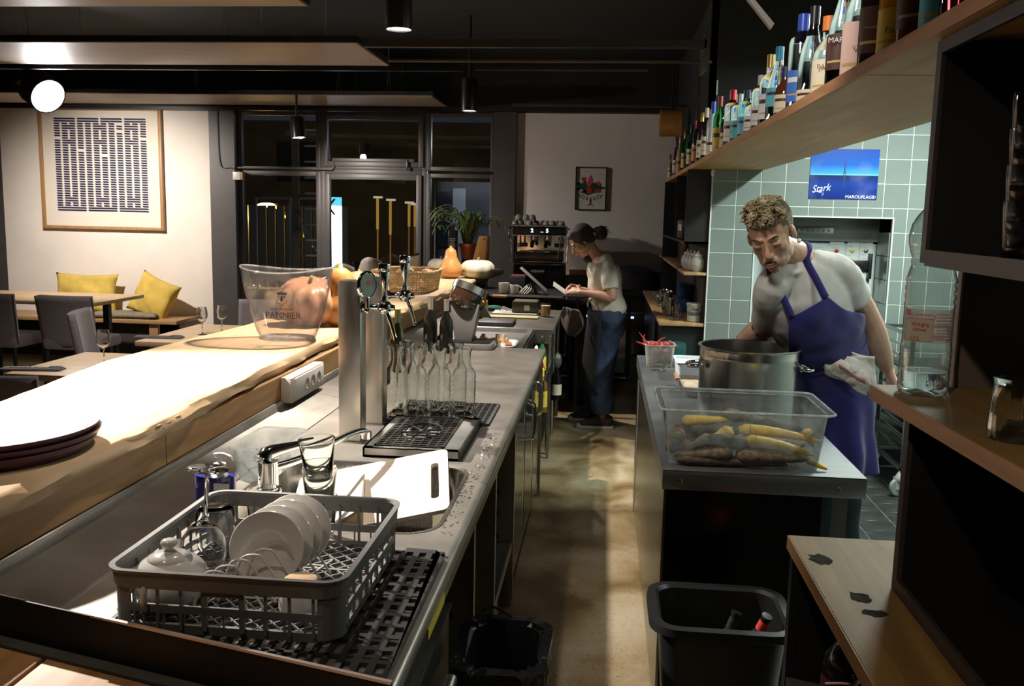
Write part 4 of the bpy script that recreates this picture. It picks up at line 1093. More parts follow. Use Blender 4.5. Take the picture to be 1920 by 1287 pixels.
# far end: plant, wedge, black bottle, frame
pp = thing('potted_plant', 'arching green plant in a terracotta pot at the bar end', 'plant', (-1.385, 9.2, 1.1))
st = box('pot_stand', m_blackpl, -1.44, -1.33, 9.15, 9.26, 1.10, 1.215, pp, bev=.004)
MB().lathe([(0, 1.215), (.062, 1.215), (.080, 1.335), (.090, 1.337), (.092, 1.37), (.084, 1.37), (.080, 1.35), (0, 1.35)], (-1.385, 9.2, 0), 32).build('pot', mat('terracotta', (.55, .17, .065), .7, noise=.1), pp, smooth=True, angle=40)
m_leaf = mat('leaf_green', (.12, .20, .055), .5, noise=.35, nscale=30)
m_leaf2 = mat('leaf_pale', (.30, .36, .14), .5, noise=.2, nscale=30)
random.seed(21)
def strap_leaf(base, az_, length, lift, droop, w, mtl):
    p = []; n_ = 9
    for i in range(n_):
        t = i/(n_-1); rr = length*t*(.85+.15*(1-t)); zz = lift*math.sin(min(1, t*1.25)*PI/2)*1.0-droop*max(0, t-.45)**1.6
        p.append(Vector((base[0]+rr*math.cos(az_), base[1]+rr*math.sin(az_), base[2]+zz)))
    vs = []; fs = []
    sd = Vector((-math.sin(az_), math.cos(az_), 0))
    for i, q in enumerate(p):
        t = i/(n_-1); ww = w*(.45+1.1*math.sin(PI*min(1, t*.9+.1)))*(1-t**4*.9)
        vs += [q-sd*ww+Vector((0, 0, ww*.3)), q, q+sd*ww+Vector((0, 0, ww*.3))]
    for i in range(n_-1):
        fs += [(3*i, 3*i+1, 3*i+4, 3*i+3), (3*i+1, 3*i+2, 3*i+5, 3*i+4)]
    return MB().add(vs, fs).build('leaf', mtl, pp, smooth=True)
for i in range(62):
    a = random.uniform(0, 2*PI); bx = (-1.385+random.uniform(-.04, .04), 9.2+random.uniform(-.04, .04), 1.36)
    strap_leaf(bx, a, random.uniform(.06, .34), random.uniform(.18, .40), random.uniform(.1, .55), random.uniform(.007, .012), m_leaf if random.random() < .7 else m_leaf2)
for k in range(7):
    a = random.choice([PI*.95, PI*1.05, PI*.9, 0.1, -.1, PI*1.15]); 
    MB().tube(smoothpath([(-1.385, 9.2, 1.36), (-1.385+.15*math.cos(a), 9.2+.1*math.sin(a), 1.55+.03*k), (-1.385+.32*math.cos(a), 9.2+.2*math.sin(a), 1.60+.02*k), (-1.385+.40*math.cos(a), 9.2+.22*math.sin(a), 1.45+.03*k)], 5), .0035, 5).build('stem', m_leaf2, pp, smooth=True)
    for j in range(6):
        t = .25+.13*j; strap_leaf((-1.385+.40*t*math.cos(a), 9.2+.22*t*math.sin(a), 1.50+.03*k), random.uniform(0, 2*PI), .09, .06, .12, .007, m_leaf)
wg = thing('wooden_wedge', 'orange wooden wedge stand leaning between the pot and pilaster', 'stand', (-1.25, 9.0, 1.1))
mw = MB(); mw.extr([(-1.33, 9.02, 1.10), (-1.19, 9.02, 1.10), (-1.155, 9.02, 1.455), (-1.245, 9.02, 1.455)], (0, .03, 0)); mw.build('face_board', wood('orange_wood', (.80, .42, .13), (.62, .29, .08), 4., 'Z', .4), wg, bev=.002)
MB().extr([(-1.19, 9.025, 1.10), (-1.155, 9.025, 1.455), (-1.155, 9.10, 1.455), (-1.165, 9.12, 1.10)], (.012, 0, 0)).build('side_board', wood('orange_wood_dark', (.45, .20, .05), (.32, .13, .03), 4., 'Z', .4), wg)
for z in (1.42, 1.28, 1.245): MB().lathe([(0, 0), (.006, 0), (.006, .004), (0, .004)], (-1.215+(.02 if z > 1.4 else -.03), 9.016, z), 12, M=Matrix.Rotation(R(90), 3, 'X')).build('screw', m_chrome, wg)
bb = thing('black_printed_tin', 'tall black tin with grey printing left of the terracotta pot', 'tin', (-1.52, 9.1, 1.1))
box('tin', m_blackpl, -1.565, -1.475, 9.06, 9.15, 1.10, 1.505, bb, bev=.008)
MB().lathe([(0, 1.505), (.012, 1.505), (.012, 1.53), (.02, 1.532), (.02, 1.55), (0, 1.552)], (-1.52, 9.1, 0), 16).build('knob', m_blackpl, bb, smooth=True, angle=50)
for k in range(13):
    w_ = random.uniform(.018, .034); box('print_line', mat('silver_print', (.32, .31, .28), .5), -1.52-w_, -1.52+w_, 9.0585, 9.0597, 1.20+.018*k, 1.208+.018*k, bb)
pf = thing('small_stand_frame', 'small dark framed card standing behind the wicker basket', 'frame', (-1.75, 8.2, 1.1))
a = ay(748, 500, 8.3); e1 = MB(); e1.extr([(a.x-.02, 8.3, a.z-.12), (a.x+.16, 8.3, a.z-.12), (a.x+.18, 8.36, a.z+.12), (a.x+.0, 8.36, a.z+.075)], (0, .012, 0)); e1.build('card', mat('card_tan', (.34, .26, .18), .6), pf)
MB().tube([(a.x-.02, 8.295, a.z-.12), (a.x, 8.355, a.z+.078), (a.x+.18, 8.355, a.z+.123)], .007, 6).build('frame_edge', m_blackpl, pf)
# pale shell chair backs beyond the bar
for k, (px, py) in enumerate(((692, 492), (640, 503))):
    a = ay(px, py, 8.9); t = thing('shell_chair', ('pale curved chair back seen just above the beer medallion', 'pale chair back behind the ribbed pumpkin')[k], 'chair', (a.x, 8.8, 0), 0, 'shell chairs beyond the bar')
    MB().grid(lambda u, v: (a.x+.18*(u-.5)*2*(1-.45*v*v), 8.9+.10*(1-math.sin(PI*u)), a.z-.42+.42*v+(.05*math.sin(PI*u))), 14, 10).build('shell_back', mat('pale_shell', (.40, .33, .28), .5), t, smooth=True, solid=.01)
    MB().prism(roundrect(a.x-.2, a.x+.2, 8.60, 8.98, .08), a.z-.46, a.z-.43).build('seat', mat('pale_shell', (0, 0, 0)), t)
    for sx in (-.15, .15):
        for y in (8.65, 8.95): MB().tube([(a.x+sx, y, a.z-.45), (a.x+sx*1.2, y, 0)], .012, 6).build('leg', m_blackpl, t)

# ------------------------------------------------------------------ on the worktop: wine, grinder
m_wineglass = mat('dark_wine_bottle', (.006, .006, .005), .16, spec=.35)
m_foil = mat('silver_foil', (.62, .60, .56), .3, .9)
def wine(loc, lab, bodym=m_wineglass, foil=m_foil, h=.30):
    t = thing('wine_bottle', lab, 'bottle', loc, 0, 'wine bottles behind the carafes')
    x, y, z = loc
    MB().lathe([(0, .002), (.036, 0), (.038, .006), (.038, h*.50), (.034, h*.60), (.022, h*.70), (.0148, h*.78), (.014, h*.80)], (x, y, z), 28).build('bottle_body', bodym, t, smooth=True, angle=60)
    MB().lathe([(.0146, h*.78), (.0146, h*.985), (.0158, h*.985), (.0158, h), (0, h)], (x, y, z), 24).build('foil_cap', foil, t, smooth=True, angle=50)
    return t
wine((-.960, 5.02, .901), 'dark wine bottle with silver foil, left of the three')
wine((-.985, 5.13, .901), 'dark wine bottle with silver foil, behind the other two')
wine((-.862, 4.97, .901), 'dark wine bottle with silver foil right beside the coffee grinder')
m_greeng = mat('green_wine_bottle', (.045, .055, .01), .1, coat=.5)
m_olive = mat('olive_foil', (.34, .33, .16), .4, .3)
wine((-1.02, 4.05, .901), 'olive-foiled green bottle just right of the far beer column', m_greeng, m_olive, .31)
wine((-.985, 4.30, .901), 'olive-foiled green bottle behind the tap spout', m_greeng, m_olive, .31)
gl_ = MB().lathe(vessel([(.030, 0), (.034, .003), (.040, .12)], .002, .008), (-1.06, 4.62, .901), 32).build('tall_glass', m_tumb, smooth=True, angle=60)
tag(gl_, 'tall empty glass behind the tap spouts', 'glass')

gd = thing('coffee_grinder', 'grey coffee grinder with tilted black hopper and silver rim', 'coffee grinder', (-.80, 5.22, .9))
m_gr = mat('grinder_grey', (.20, .19, .18), .35, .35)
bs = MB(); bs.prism(roundrect(-.875, -.615, 5.10, 5.32, .03), .901, .935); bs.build('base', m_gr, gd, bev=.006)
MB().prism(roundrect(-.86, -.635, 5.115, 5.305, .028), .935, .942).build('base_pad', m_blackpl, gd)
ne = MB(); ne.extr([(-.845, 5.17, .935), (-.745, 5.17, .935), (-.700, 5.17, 1.16), (-.875, 5.17, 1.16), (-.872, 5.17, 1.10)], (0, .11, 0)); ne.build('body', m_gr, gd, bev=.012)
axm = Euler((R(-14), R(20), 0)).to_matrix()
hc = Vector((-.795, 5.215, 1.185))
MB().lathe([(0, -.075), (.045, -.070), (.085, -.045), (.093, .0), (.093, .045)], hc, 36, M=axm).build('hopper', mat('smoked_hopper', (.035, .018, .010), .12, coat=.6), gd, smooth=True, angle=60)
MB().lathe([(.093, .040), (.099, .042), (.100, .082), (.094, .085), (.088, .084), (.088, .045)], hc, 40, M=axm).build('rim_band', mat('brushed_silver', (.72, .70, .66), .25, 1.), gd, smooth=True, angle=40)
MB().lathe([(0, .066), (.088, .066), (.088, .070), (0, .072)], hc, 36, M=axm).build('lid', mat('hopper_lid', (.02, .022, .03), .3), gd, smooth=True, angle=40)
sp3 = MB(); sp3.extr([(-.715, 5.20, 1.13), (-.69, 5.20, 1.145), (-.64, 5.20, 1.075), (-.665, 5.20, 1.085)], (0, .04, 0)); sp3.build('chute', m_blackpl, gd)

# ------------------------------------------------------------------ middle well between the two worktops
wl = thing('bar_well', 'sunken stainless well holding corks between the two worktops', 'sink unit', (-.6, 5.7, .8))
mw = MB(); mw.box(-1.03, -.465, 5.25, 6.18, .865, .872); mw.box(-1.03, -.335, 6.165, 6.18, .80, .897); mw.box(-1.03, -.335, 6.18, 6.20, .84, .898)
mw.box(-.50, -.465, 5.25, 6.18, .80, .892); mw.build('well_tray', m_steel_x, wl)
tr = thing('cork_tray', 'white oval tray of corks in the sunken well', 'tray', (-.75, 5.55, .8))
MB().prism(roundrect(-.93, -.52, 5.30, 5.62, .05), .8725, .880).build('tray_floor', m_cer, tr, smooth=True, angle=40)
openbox(-.93, -.52, 5.30, 5.62, .873, .897, .05, .012, .01).build('tray_rim', m_cer, tr, smooth=True, solid=.003)
m_cork = mat('cork', (.56, .34, .17), .85, noise=.3, nscale=120)
def stopper(x, y, m_base, lab, h=.05):
    t = thing('bottle_stopper', lab, 'stopper', (x, y, .8805), 0, 'corks and stoppers in the well tray')
    MB().lathe([(0, 0), (.0165, 0), (.017, .005), (.016, .032), (.0, .034)], (x, y, .8805), 16).build('stopper_base', m_base, t, smooth=True, angle=50)
    MB().lathe([(0, .034), (.0125, .034), (.0115, .034+h), (0, .035+h)], (x, y, .8805), 14).build('cork', m_cork, t, smooth=True, angle=50)
for x, y, mb_, lab in ((-.83, 5.36, m_blackpl, 'cork on black stopper nearest the grinder base'), (-.70, 5.34, m_blackpl, 'cork on black stopper at the tray front, middle'), (-.615, 5.345, mat('pale_stopper', (.62, .64, .48), .4), 'cork on pale green stopper'), (-.58, 5.35, m_white, 'short cork on white stopper at the right'), (-.88, 5.42, mat('red_stopper', (.35, .04, .03), .4), 'cork on red stopper at the left')):
    stopper(x, y, mb_, lab)
random.seed(9)
for i in range(16):
    o = MB().lathe([(0, -.022), (.0115, -.022), (.0125, 0), (.0115, .022), (0, .022)], (0, 0, 0), 12).build('loose_cork', m_cork if i % 3 else mat('wine_stained_cork', (.38, .12, .07), .8), smooth=True, angle=40)
    o.location = (-.88+.021*i+random.uniform(-.008, .008), 5.50+random.uniform(-.05, .05), .893+.012*(i % 3)); o.rotation_euler = (R(90)+random.uniform(-.3, .3), random.uniform(-.5, .5), random.uniform(0, 3))
    tag(o, 'pale loose cork heaped at the back of the well tray' if i % 3 else 'wine-stained loose cork in the heap of the well tray', 'cork', 'loose corks in the well tray')

# speed rail with small bottles below the well on the aisle side
sr = thing('speed_rail', 'narrow steel rail holding bottles on the aisle side of the well', 'rail', (-.40, 5.7, .7))
rm = MB(); rm.box(-.46, -.325, 5.26, 6.16, .64, .645); rm.box(-.330, -.325, 5.26, 6.16, .645, .70); rm.box(-.46, -.455, 5.26, 6.16, .645, .88); rm.build('rail_tray', m_steel_dark, sr)
def small_bottle(name, loc, h, r, bodym, capm, labm, lab, cat='bottle', grp='bottles in the rail by the well'):
    t = thing(name, lab, cat, loc, 0, grp); x, y, z = loc
    MB().lathe([(0, .001), (r, 0), (r, h*.55), (r*.85, h*.66), (r*.4, h*.76), (r*.36, h*.82)], loc, 20).build('bottle_body', bodym, t, smooth=True, angle=55)
    MB().lathe([(r*.42, h*.80), (r*.42, h*.96), (r*.15, h), (0, h)], loc, 16).build('cap', capm, t, smooth=True, angle=40)
    MB().lathe([(r*1.012, h*.12), (r*1.012, h*.48)], loc, 20).build('paper_label', labm, t, smooth=True)
m_redl = mat('red_label', (.50, .04, .03), .5); m_yel = mat('yellow_label', (.72, .55, .06), .5); m_cream = mat('cream_label', (.72, .66, .50), .6); m_greenb = mat('green_bottle_glass', (.02, .12, .04), .08, coat=.5)
small_bottle('sauce_bottle', (-.40, 5.62, .645), .22, .026, m_blackpl, m_white, mat('black_white_label', (.30, .30, .30), .5), 'black bottle with white printing in the rail')
small_bottle('syrup_bottle', (-.375, 5.80, .645), .26, .028, m_greenb, m_blackpl, m_yel, 'green bottle with yellow label and black pourer in the rail')
small_bottle('sauce_bottle', (-.36, 5.50, .645), .18, .022, mat('red_sauce', (.45, .03, .02), .3), mat('red_cap', (.55, .03, .03), .4), m_redl, 'small red sauce bottle in the rail')
small_bottle('rum_bottle', (-.345, 5.36, .50), .27, .036, mat('amber_dark', (.20, .10, .01), .1, coat=.5), m_yel, m_yel, 'bottle with yellow and red label hanging low under the worktop corner')
text('lettering', 'CUB', mat('red_label', (0, 0, 0)), bpy.data.objects['rum_bottle'], (-.345, 5.322, .60), .022, FACE_CAM)
tag(MB().ball((-.285, 6.08, .70), (.028, .03, .055), 14, 10).build('knotted_bag', mat('grey_plastic_bag', (.05, .055, .055), .3, bump=.8, bscale=40), smooth=True), 'knotted grey plastic bag hanging on the counter side', 'bag')

# ------------------------------------------------------------------ left counter carcass on the aisle side
cc = thing('bottle_fridge', 'stainless under-counter fridge with looped handles below the worktop', 'fridge', (-.6, 4.45, 0))
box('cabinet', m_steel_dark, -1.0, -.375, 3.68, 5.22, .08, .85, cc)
m_dg = mat('fridge_door_glass', (.035, .045, .045), .08, .0, coat=.6)
for k in range(3):
    y0 = 3.69+.51*k
    d = box('door', m_steel, -.375, -.348, y0, y0+.50, .10, .84, cc, bev=.003)
    box('glazing', m_dg, -.349, -.3455, y0+.05, y0+.45, .15, .79, d)
for k, y in ((0, 4.16), (1, 4.24), (2, 4.72)):
    MB().tube(smoothpath([(-.346, y, .80), (-.312, y, .795), (-.300, y, .76), (-.300, y, .66), (-.312, y, .625), (-.346, y, .62)], 5), .0055, 8).build('handle', mat('polished_handle', (.80, .78, .74), .15, 1.), cc, smooth=True)
box('plinth', m_blacksat, -.98, -.40, 3.68, 5.22, 0, .08, cc)
for i in range(3): box('indicator', mat('pale_mark', (.6, .6, .5), .5), -.3455, -.3445, 3.72+.02*i, 3.73+.02*i, .118, .124, cc)
# perforated uprights and shelf in the open bay
ub = thing('open_shelf_frame', 'open steel shelf frame with square-holed uprights left of the fridge', 'shelf frame', (-.5, 3.1, 0))
def perforated(y, x0=-.46, x1=-.345, z0=.05, z1=.84, name='upright'):
    mb = MB(); mb.box(x0, x0+.035, y, y+.004, z0, z1); mb.box(x1-.055, x1, y, y+.004, z0, z1)
    z = z0; k = 0
    while z < z1:
        zz = min(z+.075, z1); mb.box(x0+.035, x1-.055, y, y+.004, z, zz); z = zz+.022
    mb.box(x1, x1+.006, y, y+.03, z0, z1)
    return mb.build(name, steel('upright_steel', (.36, .34, .27), .4, (60, 60, 1), .2), ub)
perforated(3.66); perforated(2.98); perforated(2.46)
box('shelf', m_steel_dark, -.95, -.35, 2.99, 3.66, .30, .305, ub); box('shelf_edge', steel('upright_steel'), -.35, -.344, 2.99, 3.66, .27, .305, ub)
box('back_panel', m_black, -1.02, -1.0, 1.45, 5.2, 0, .80, ub)
jg = thing('white_jug', 'white plastic jerrycan on the floor below the shelf frame', 'jug', (-.46, 3.3, 0))
MB().prism(roundrect(-.56, -.37, 3.12, 3.42, .03), .0, .17).build('body', mat('white_jug_plastic', (.50, .54, .52), .4), jg, bev=.01)
MB().lathe([(.035, .17), (.03, .20), (.018, .235), (.018, .25), (0, .25)], (-.42, 3.35, 0), 16).build('neck', mat('white_jug_plastic', (0, 0, 0)), jg, smooth=True)
# yellow strip on the worktop front
tag(box('yellow_tape', mat('yellow_tape', (.62, .50, .04), .6), -.3195, -.3165, 1.66, 1.84, .845, .868), 'yellow tape stripe on the worktop front edge', 'tape')
# steel box with lid and long handle, low at the near end
dw = thing('steel_hood_machine', 'low stainless machine with a bar handle under the near worktop end', 'dishwasher', (-.6, 1.9, 0))
box('body', m_steel_dark, -.93, -.392, 1.50, 2.36, .02, .60, dw, bev=.004)
box('top_plate', steel('hood_steel', (.30, .31, .25), .3, (60, 1.5, 60), .3), -.93, -.385, 1.50, 2.365, .60, .606, dw, bev=.002)
MB().tube([(-.335, 1.50, .55), (-.335, 2.05, .55)], .017, 14).build('bar_handle', m_steel, dw, smooth=True, angle=40)
for y in (1.55, 2.0): MB().tube([(-.39, y, .55), (-.335, y, .55)], .008, 8).build('bracket', m_steel, dw)
# bins
def bin_(name, cx_, cy_, w, d, h, lab, bag=False, rim=.03):
    t = thing(name, lab, 'waste bin', (cx_, cy_, 0))
    r = .055; k = 5
    rows = []
    for ins, z, rr in ((.045, .0, r), (.0, h-.03, r), (-rim*.6, h-.028, r+.015), (-rim, h-.02, r+.02), (-rim*.9, h, r+.02), (-.004, h+.002, r), (.004, h-.006, r), (.047, .012, r)):
        rows.append([(x, y, z) for x, y in roundrect(cx_-w/2+ins, cx_+w/2-ins, cy_-d/2+ins, cy_+d/2-ins, rr, k)])
    nn = len(rows[0]); vs = [p for q in rows for p in q]; fs = [tuple(range(nn-1, -1, -1)), tuple((len(rows)-1)*nn+i for i in range(nn))]
    for j in range(len(rows)-1):
        for i in range(nn): fs.append((j*nn+i, j*nn+(i+1) % nn, (j+1)*nn+(i+1) % nn, (j+1)*nn+i))
    MB().add(vs, fs).build('bin_body', mat('bin_plastic', (.006, .0065, .0065), .38), t, smooth=True, angle=40)
    if bag:
        bmw = MB(); pts = []
        ring = roundrect(cx_-w/2-.028, cx_+w/2+.028, cy_-d/2-.028, cy_+d/2+.028, .075, 9)
        m_ = len(ring); vs = []
        for lvl, (off, z) in enumerate(((0, h-.085), (0.0, h-.03), (-.004, h+.006), (.03, h+.008), (.05, h-.05), (.06, .25))):
            for i, (x, y) in enumerate(ring):
                wv_ = .004*math.sin(i*2.7+lvl)+.003*math.sin(i*5.1)
                dx, dy = cx_-x, cy_-y; L_ = math.hypot(dx, dy)
                vs.append((x+dx/L_*(off+wv_), y+dy/L_*(off+wv_), z+wv_*.6))
        fs = [(l*m_+i, l*m_+(i+1) % m_, (l+1)*m_+(i+1) % m_, (l+1)*m_+i) for l in range(5) for i in range(m_)]
        MB().add(vs, fs).build('bin_liner', mat('bin_liner', (.010, .010, .011), .18, bump=.5, bscale=30), t, smooth=True)
        MB().tube(smoothpath([(cx_-w/2+.0, cy_+d/2, h+.01), (cx_-w/2+.04, cy_+d/2+.03, h+.03), (cx_-w/2+.10, cy_+d/2+.02, h+.01)], 4), .004, 6).build('liner_tie', mat('bin_liner', (0, 0, 0)), t, smooth=True)
    return t
bin_('waste_bin', -.228, 2.245, .19, .28, .55, 'black lined bin on the floor left of the aisle', bag=True)
bin_('waste_bin', .35, 2.415, .33, .27, .62, 'black open bin of empty bottles in front of the steel counter')
def beer_bottle(loc, rot, lab, capm, grp='empty bottles in the right bin'):
    t = thing('empty_bottle', lab, 'bottle', (0, 0, 0), 0, grp)
    MB().lathe([(0, 0), (.03, 0), (.031, .005), (.031, .12), (.024, .15), (.013, .18), (.012, .222), (.0145, .224), (.0145, .232), (0, .232)], (0, 0, 0), 20).build('bottle_body', mat('brown_empty', (.015, .02, .012), .08, coat=.6), t, smooth=True, angle=55)
    MB().lathe([(.0138, .185), (.0128, .215)], (0, 0, 0), 18).build('neck_label', capm, t, smooth=True)
    t.location = loc; t.rotation_euler = rot; return t
beer_bottle((.40, 2.41, .42), (R(20), R(12), .3), 'empty bottle with a red neck label in the right bin', m_redl)
beer_bottle((.32, 2.39, .395), (R(14), R(14), 1.0), 'dark empty bottle lower in the right bin', m_blackpl)

# ------------------------------------------------------------------ second worktop and the till area
w2 = thing('far_steel_worktop', 'far stainless worktop section behind the sunken well', 'worktop', (-.6, 6.8, .9))
box('top', m_steel_top, -1.03, -.325, 6.20, 7.46, .862, .90, w2, bev=.006)
for y in (6.24, 6.75, 7.38): MB().tube([(-.352, y, .02), (-.352, y, .862)], .016, 10).build('leg', m_steel, w2, smooth=True, angle=40)
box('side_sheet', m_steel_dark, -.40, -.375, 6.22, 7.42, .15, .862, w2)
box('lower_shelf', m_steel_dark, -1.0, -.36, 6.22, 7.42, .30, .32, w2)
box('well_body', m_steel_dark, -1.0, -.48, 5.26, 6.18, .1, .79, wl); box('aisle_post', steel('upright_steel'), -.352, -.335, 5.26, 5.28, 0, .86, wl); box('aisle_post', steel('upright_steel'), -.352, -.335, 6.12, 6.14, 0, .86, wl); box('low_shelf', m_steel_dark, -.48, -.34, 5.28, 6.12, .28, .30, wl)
wb = thing('wine_bottle', 'dark wine bottle with white label low beside the far worktop leg', 'bottle', (-.30, 6.95, .32))
MB().lathe([(0, 0), (.038, 0), (.038, .17), (.015, .23), (.015, .30), (0, .30)], (-.315, 6.6, .322), 20).build('bottle_body', m_wineglass, wb, smooth=True, angle=55)
MB().lathe([(.0385, .04), (.0385, .12)], (-.315, 6.6, .322), 20).build('paper_label', m_cream, wb, smooth=True)
wb.location = wb.location
box('tag_sheet', m_white, -.3735, -.372, 6.85, 6.89, .62, .74, w2)

pch = box('black_wallet', mat('dark_slate', (.055, .058, .065), .5), -.86, -.615, 6.23, 6.50, .9005, .930, bev=.006); tag(pch, 'dark slate folder lying on the far worktop', 'folder')
yb = box('yellow_board', mat('pale_yellow_board', (.80, .68, .36), .5), -.86, -.475, 6.73, 6.87, .9005, .912, bev=.002); tag(yb, 'pale yellow board on the far worktop', 'board')
bt_ = thing('payment_box', 'dark olive box with a small white sticker on the far worktop', 'box', (-.6, 7.1, .9))
box('case', mat('olive_case', (.045, .042, .02), .35), -.70, -.50, 7.02, 7.24, .915, 1.0, bt_, bev=.006)
box('case_top', mat('olive_top', (.16, .15, .11), .3), -.69, -.51, 7.03, 7.23, 1.0, 1.004, bt_)
box('sticker', m_white, -.604, -.562, 7.017, 7.0185, .935, .975, bt_)
box('paper_pile', m_white, -.85, -.50, 6.95, 7.25, .9005, .914, bt_)
for k in range(3):
    o = MB().tube(smoothpath([(-.80+.02*k, 7.05+.03*k, .925), (-.77, 7.03, .94+.01*k), (-.74+.02*k, 7.06, .925), (-.71, 7.03, .93)], 4), .004, 6).build('loose_wire', m_white, bt_, smooth=True)
br = thing('beer_glass', 'glass of amber beer on the end of the far worktop', 'glass', (-.43, 6.95, .9))
MB().lathe(vessel([(.036, 0), (.037, .003), (.042, .105)], .0022, .008), (-.433, 6.95, .9005), 36).build('tumbler', thin('beer_tumbler', (.96, .97, .96), .02, 2.), br, smooth=True, angle=50)
MB().lathe([(0, .0085), (.0348, .0085), (.0384, .080), (0, .080)], (-.433, 6.95, .9005), 32).build('beer', mat('beer_amber', (.72, .33, .03), .15, coat=.5), br, smooth=True, angle=40)
MB().lathe([(0, .080), (.0385, .080), (.0388, .086), (0, .087)], (-.433, 6.95, .9005), 32).build('foam', mat('beer_foam', (.80, .70, .48), .8), br, smooth=True, angle=40)

# till shelf with tablet, cups, speaker box
ts = thing('till_shelf', 'dark shelf holding the till tablet and cups beyond the far worktop', 'shelf', (-.6, 7.9, 1.0))
box('board', m_blacksat, -1.08, -.15, 7.60, 8.35, .985, 1.005, ts)
box('front_edge', mat('dull_metal_edge', (.35, .34, .31), .4, .6), -.95, -.33, 7.592, 7.60, .988, 1.003, ts)
for x in (-1.0, -.22): box('leg', m_blackpl, x, x+.03, 7.7, 7.73, 0, .985, ts)
box('back_box', m_blacksat, -1.05, -.42, 7.9, 8.22, .1, .98, ts)
box('wood_ledge', m_oak, -.92, -.80, 7.52, 7.60, .985, 1.0, ts)
tb = thing('till_tablet', 'thin tablet till tilted on its stand, seen edge-on', 'tablet', (-.6, 7.65, 1.0))
p0 = Vector((-.706, 7.66, 1.225)); p1 = Vector((-.475, 7.60, 1.035)); dd = (p1-p0).normalized(); nn_ = Vector((.62, 0, .78))
mbt = MB(); q = Vector((0, .16, 0)); th = dd.cross(Vector((0, 1, 0))).normalized()*.009
mbt.add([p0, p1, p1+q, p0+q, p0+th, p1+th, p1+q+th, p0+q+th], [(0, 1, 2, 3), (4, 7, 6, 5), (0, 4, 5, 1), (1, 5, 6, 2), (2, 6, 7, 3), (3, 7, 4, 0)])
mbt.build('tablet', mat('tablet_edge', (.55, .52, .48), .3, .7), tb, bev=.002)
MB().tube([(-.56, 7.72, 1.005), (-.60, 7.72, 1.10)], .012, 8).build('stand', m_blackpl, tb)
def mug(loc, lab, s=1., m=m_cer, hang=0.):
    t = thing('coffee_cup', lab, 'cup', loc, 0, 'white cups on the till shelf'); x, y, z = loc
    MB().lathe([(0, .002), (.028*s, 0), (.034*s, .006), (.040*s, .075*s), (.0375*s, .075*s), (.032*s, .010), (0, .008)], loc, 28).build('cup_body', m, t, smooth=True, angle=60)
    MB().tube(smoothpath([(x+.037*s, y, z+.062*s), (x+.058*s, y, z+.056*s), (x+.058*s, y, z+.030*s), (x+.034*s, y, z+.018*s)], 4), .0045*s, 6).build('handle', m, t, smooth=True)
    return t
mug((-.84, 7.70, 1.006), 'larger white cup on the till shelf by the bar end', 1.2)
mug((-.745, 7.66, 1.006), 'white cup beside the larger one on the till shelf', 1.0)
sb_ = box('small_speaker', m_blackpl, -.82, -.68, 7.95, 8.15, 1.005, 1.135, bev=.008); tag(sb_, 'small black box behind the cups on the till shelf', 'box')
tag(box('red_box_top', mat('maroon', (.12, .03, .035), .5), -.81, -.69, 7.96, 8.14, 1.1355, 1.142), 'maroon lid lying on the small black box', 'lid')
cbl = MB()
for k in range(4): cbl.tube(smoothpath([(-.70+.02*k, 7.64, 1.01), (-.66+.02*k, 7.66, 1.06), (-.62, 7.70+.01*k, 1.09), (-.58+.02*k, 7.74, 1.05), (-.50, 7.68, 1.012)], 5), .004, 6)
tag(cbl.build('cable_tangle', mat('white_cable', (.60, .58, .53), .5), smooth=True), 'tangle of white cables on the till shelf', 'cable')
# brochures and box of bits below the bar end
bx_ = thing('yellow_carton', 'yellow printed carton with slips behind the coffee grinder', 'box', (-.95, 6.4, .9))
box('carton', mat('olive_yellow', (.42, .34, .06), .6), -1.02, -.87, 6.70, 6.86, .901, 1.02, bx_, bev=.002)
for k in range(5):
    o = box('slip', (m_yel, mat('orange_slip', (.6, .2, .05), .5), m_cream)[k % 3], -1.005+.03*k, -.99+.03*k, 6.74, 6.77, 1.0, 1.10, bx_); 
tag(MB().ball((-.87, 7.25, .925), (.075, .05, .022), 16, 8).build('teal_cloth', mat('teal_cloth', (.01, .10, .09), .8), smooth=True), 'crumpled teal cloth on the far worktop near the bar', 'cloth')

# tea towel on the worktop corner
tw = thing('hanging_towel', 'dark striped tea towel hanging by a peg at the worktop end', 'towel', (-.27, 7.46, .9))
def tow(u, v):
    w_ = .03+.095*math.sin(PI*min(1, .18+v*.8))
    return (-.295+.02+w_*(u-.35)*1.6+.02*v, 7.50+.012*math.sin(u*9+v*3), .925-.235*v-.04*u*(1-abs(v-.5)))
MB().grid(tow, 14, 12).build('cloth', mat('dark_checked_cloth', (.17, .14, .12), .9, noise=.3, nscale=60), tw, smooth=True, solid=.004)
for k in range(3):
    MB().grid(lambda u, v: (tow(u, .35+.12*k+.02*v)[0], tow(u, .35+.12*k+.02*v)[1]-.004, tow(u, .35+.12*k+.02*v)[2]), 14, 2).build('stripe', mat('towel_stripe', (.06, .05, .05), .9), tw)
box('peg', m_white, -.290, -.280, 7.485, 7.495, .875, .925, tw)
# black coats hanging in the dark at the counter end
tag(MB().grid(lambda u, v: (-.215+.10*math.cos(2*PI*u)*(.7+.8*v)+.09*v, 8.05+.12*math.sin(2*PI*u)*(.7+.5*v), .85-.80*v), 24, 10, closeu=True).build('black_bag', mat('bag_black', (.008, .008, .009), .5, bump=.4, bscale=15), smooth=True), 'large black bag hanging in the dark at the counter end', 'bag')

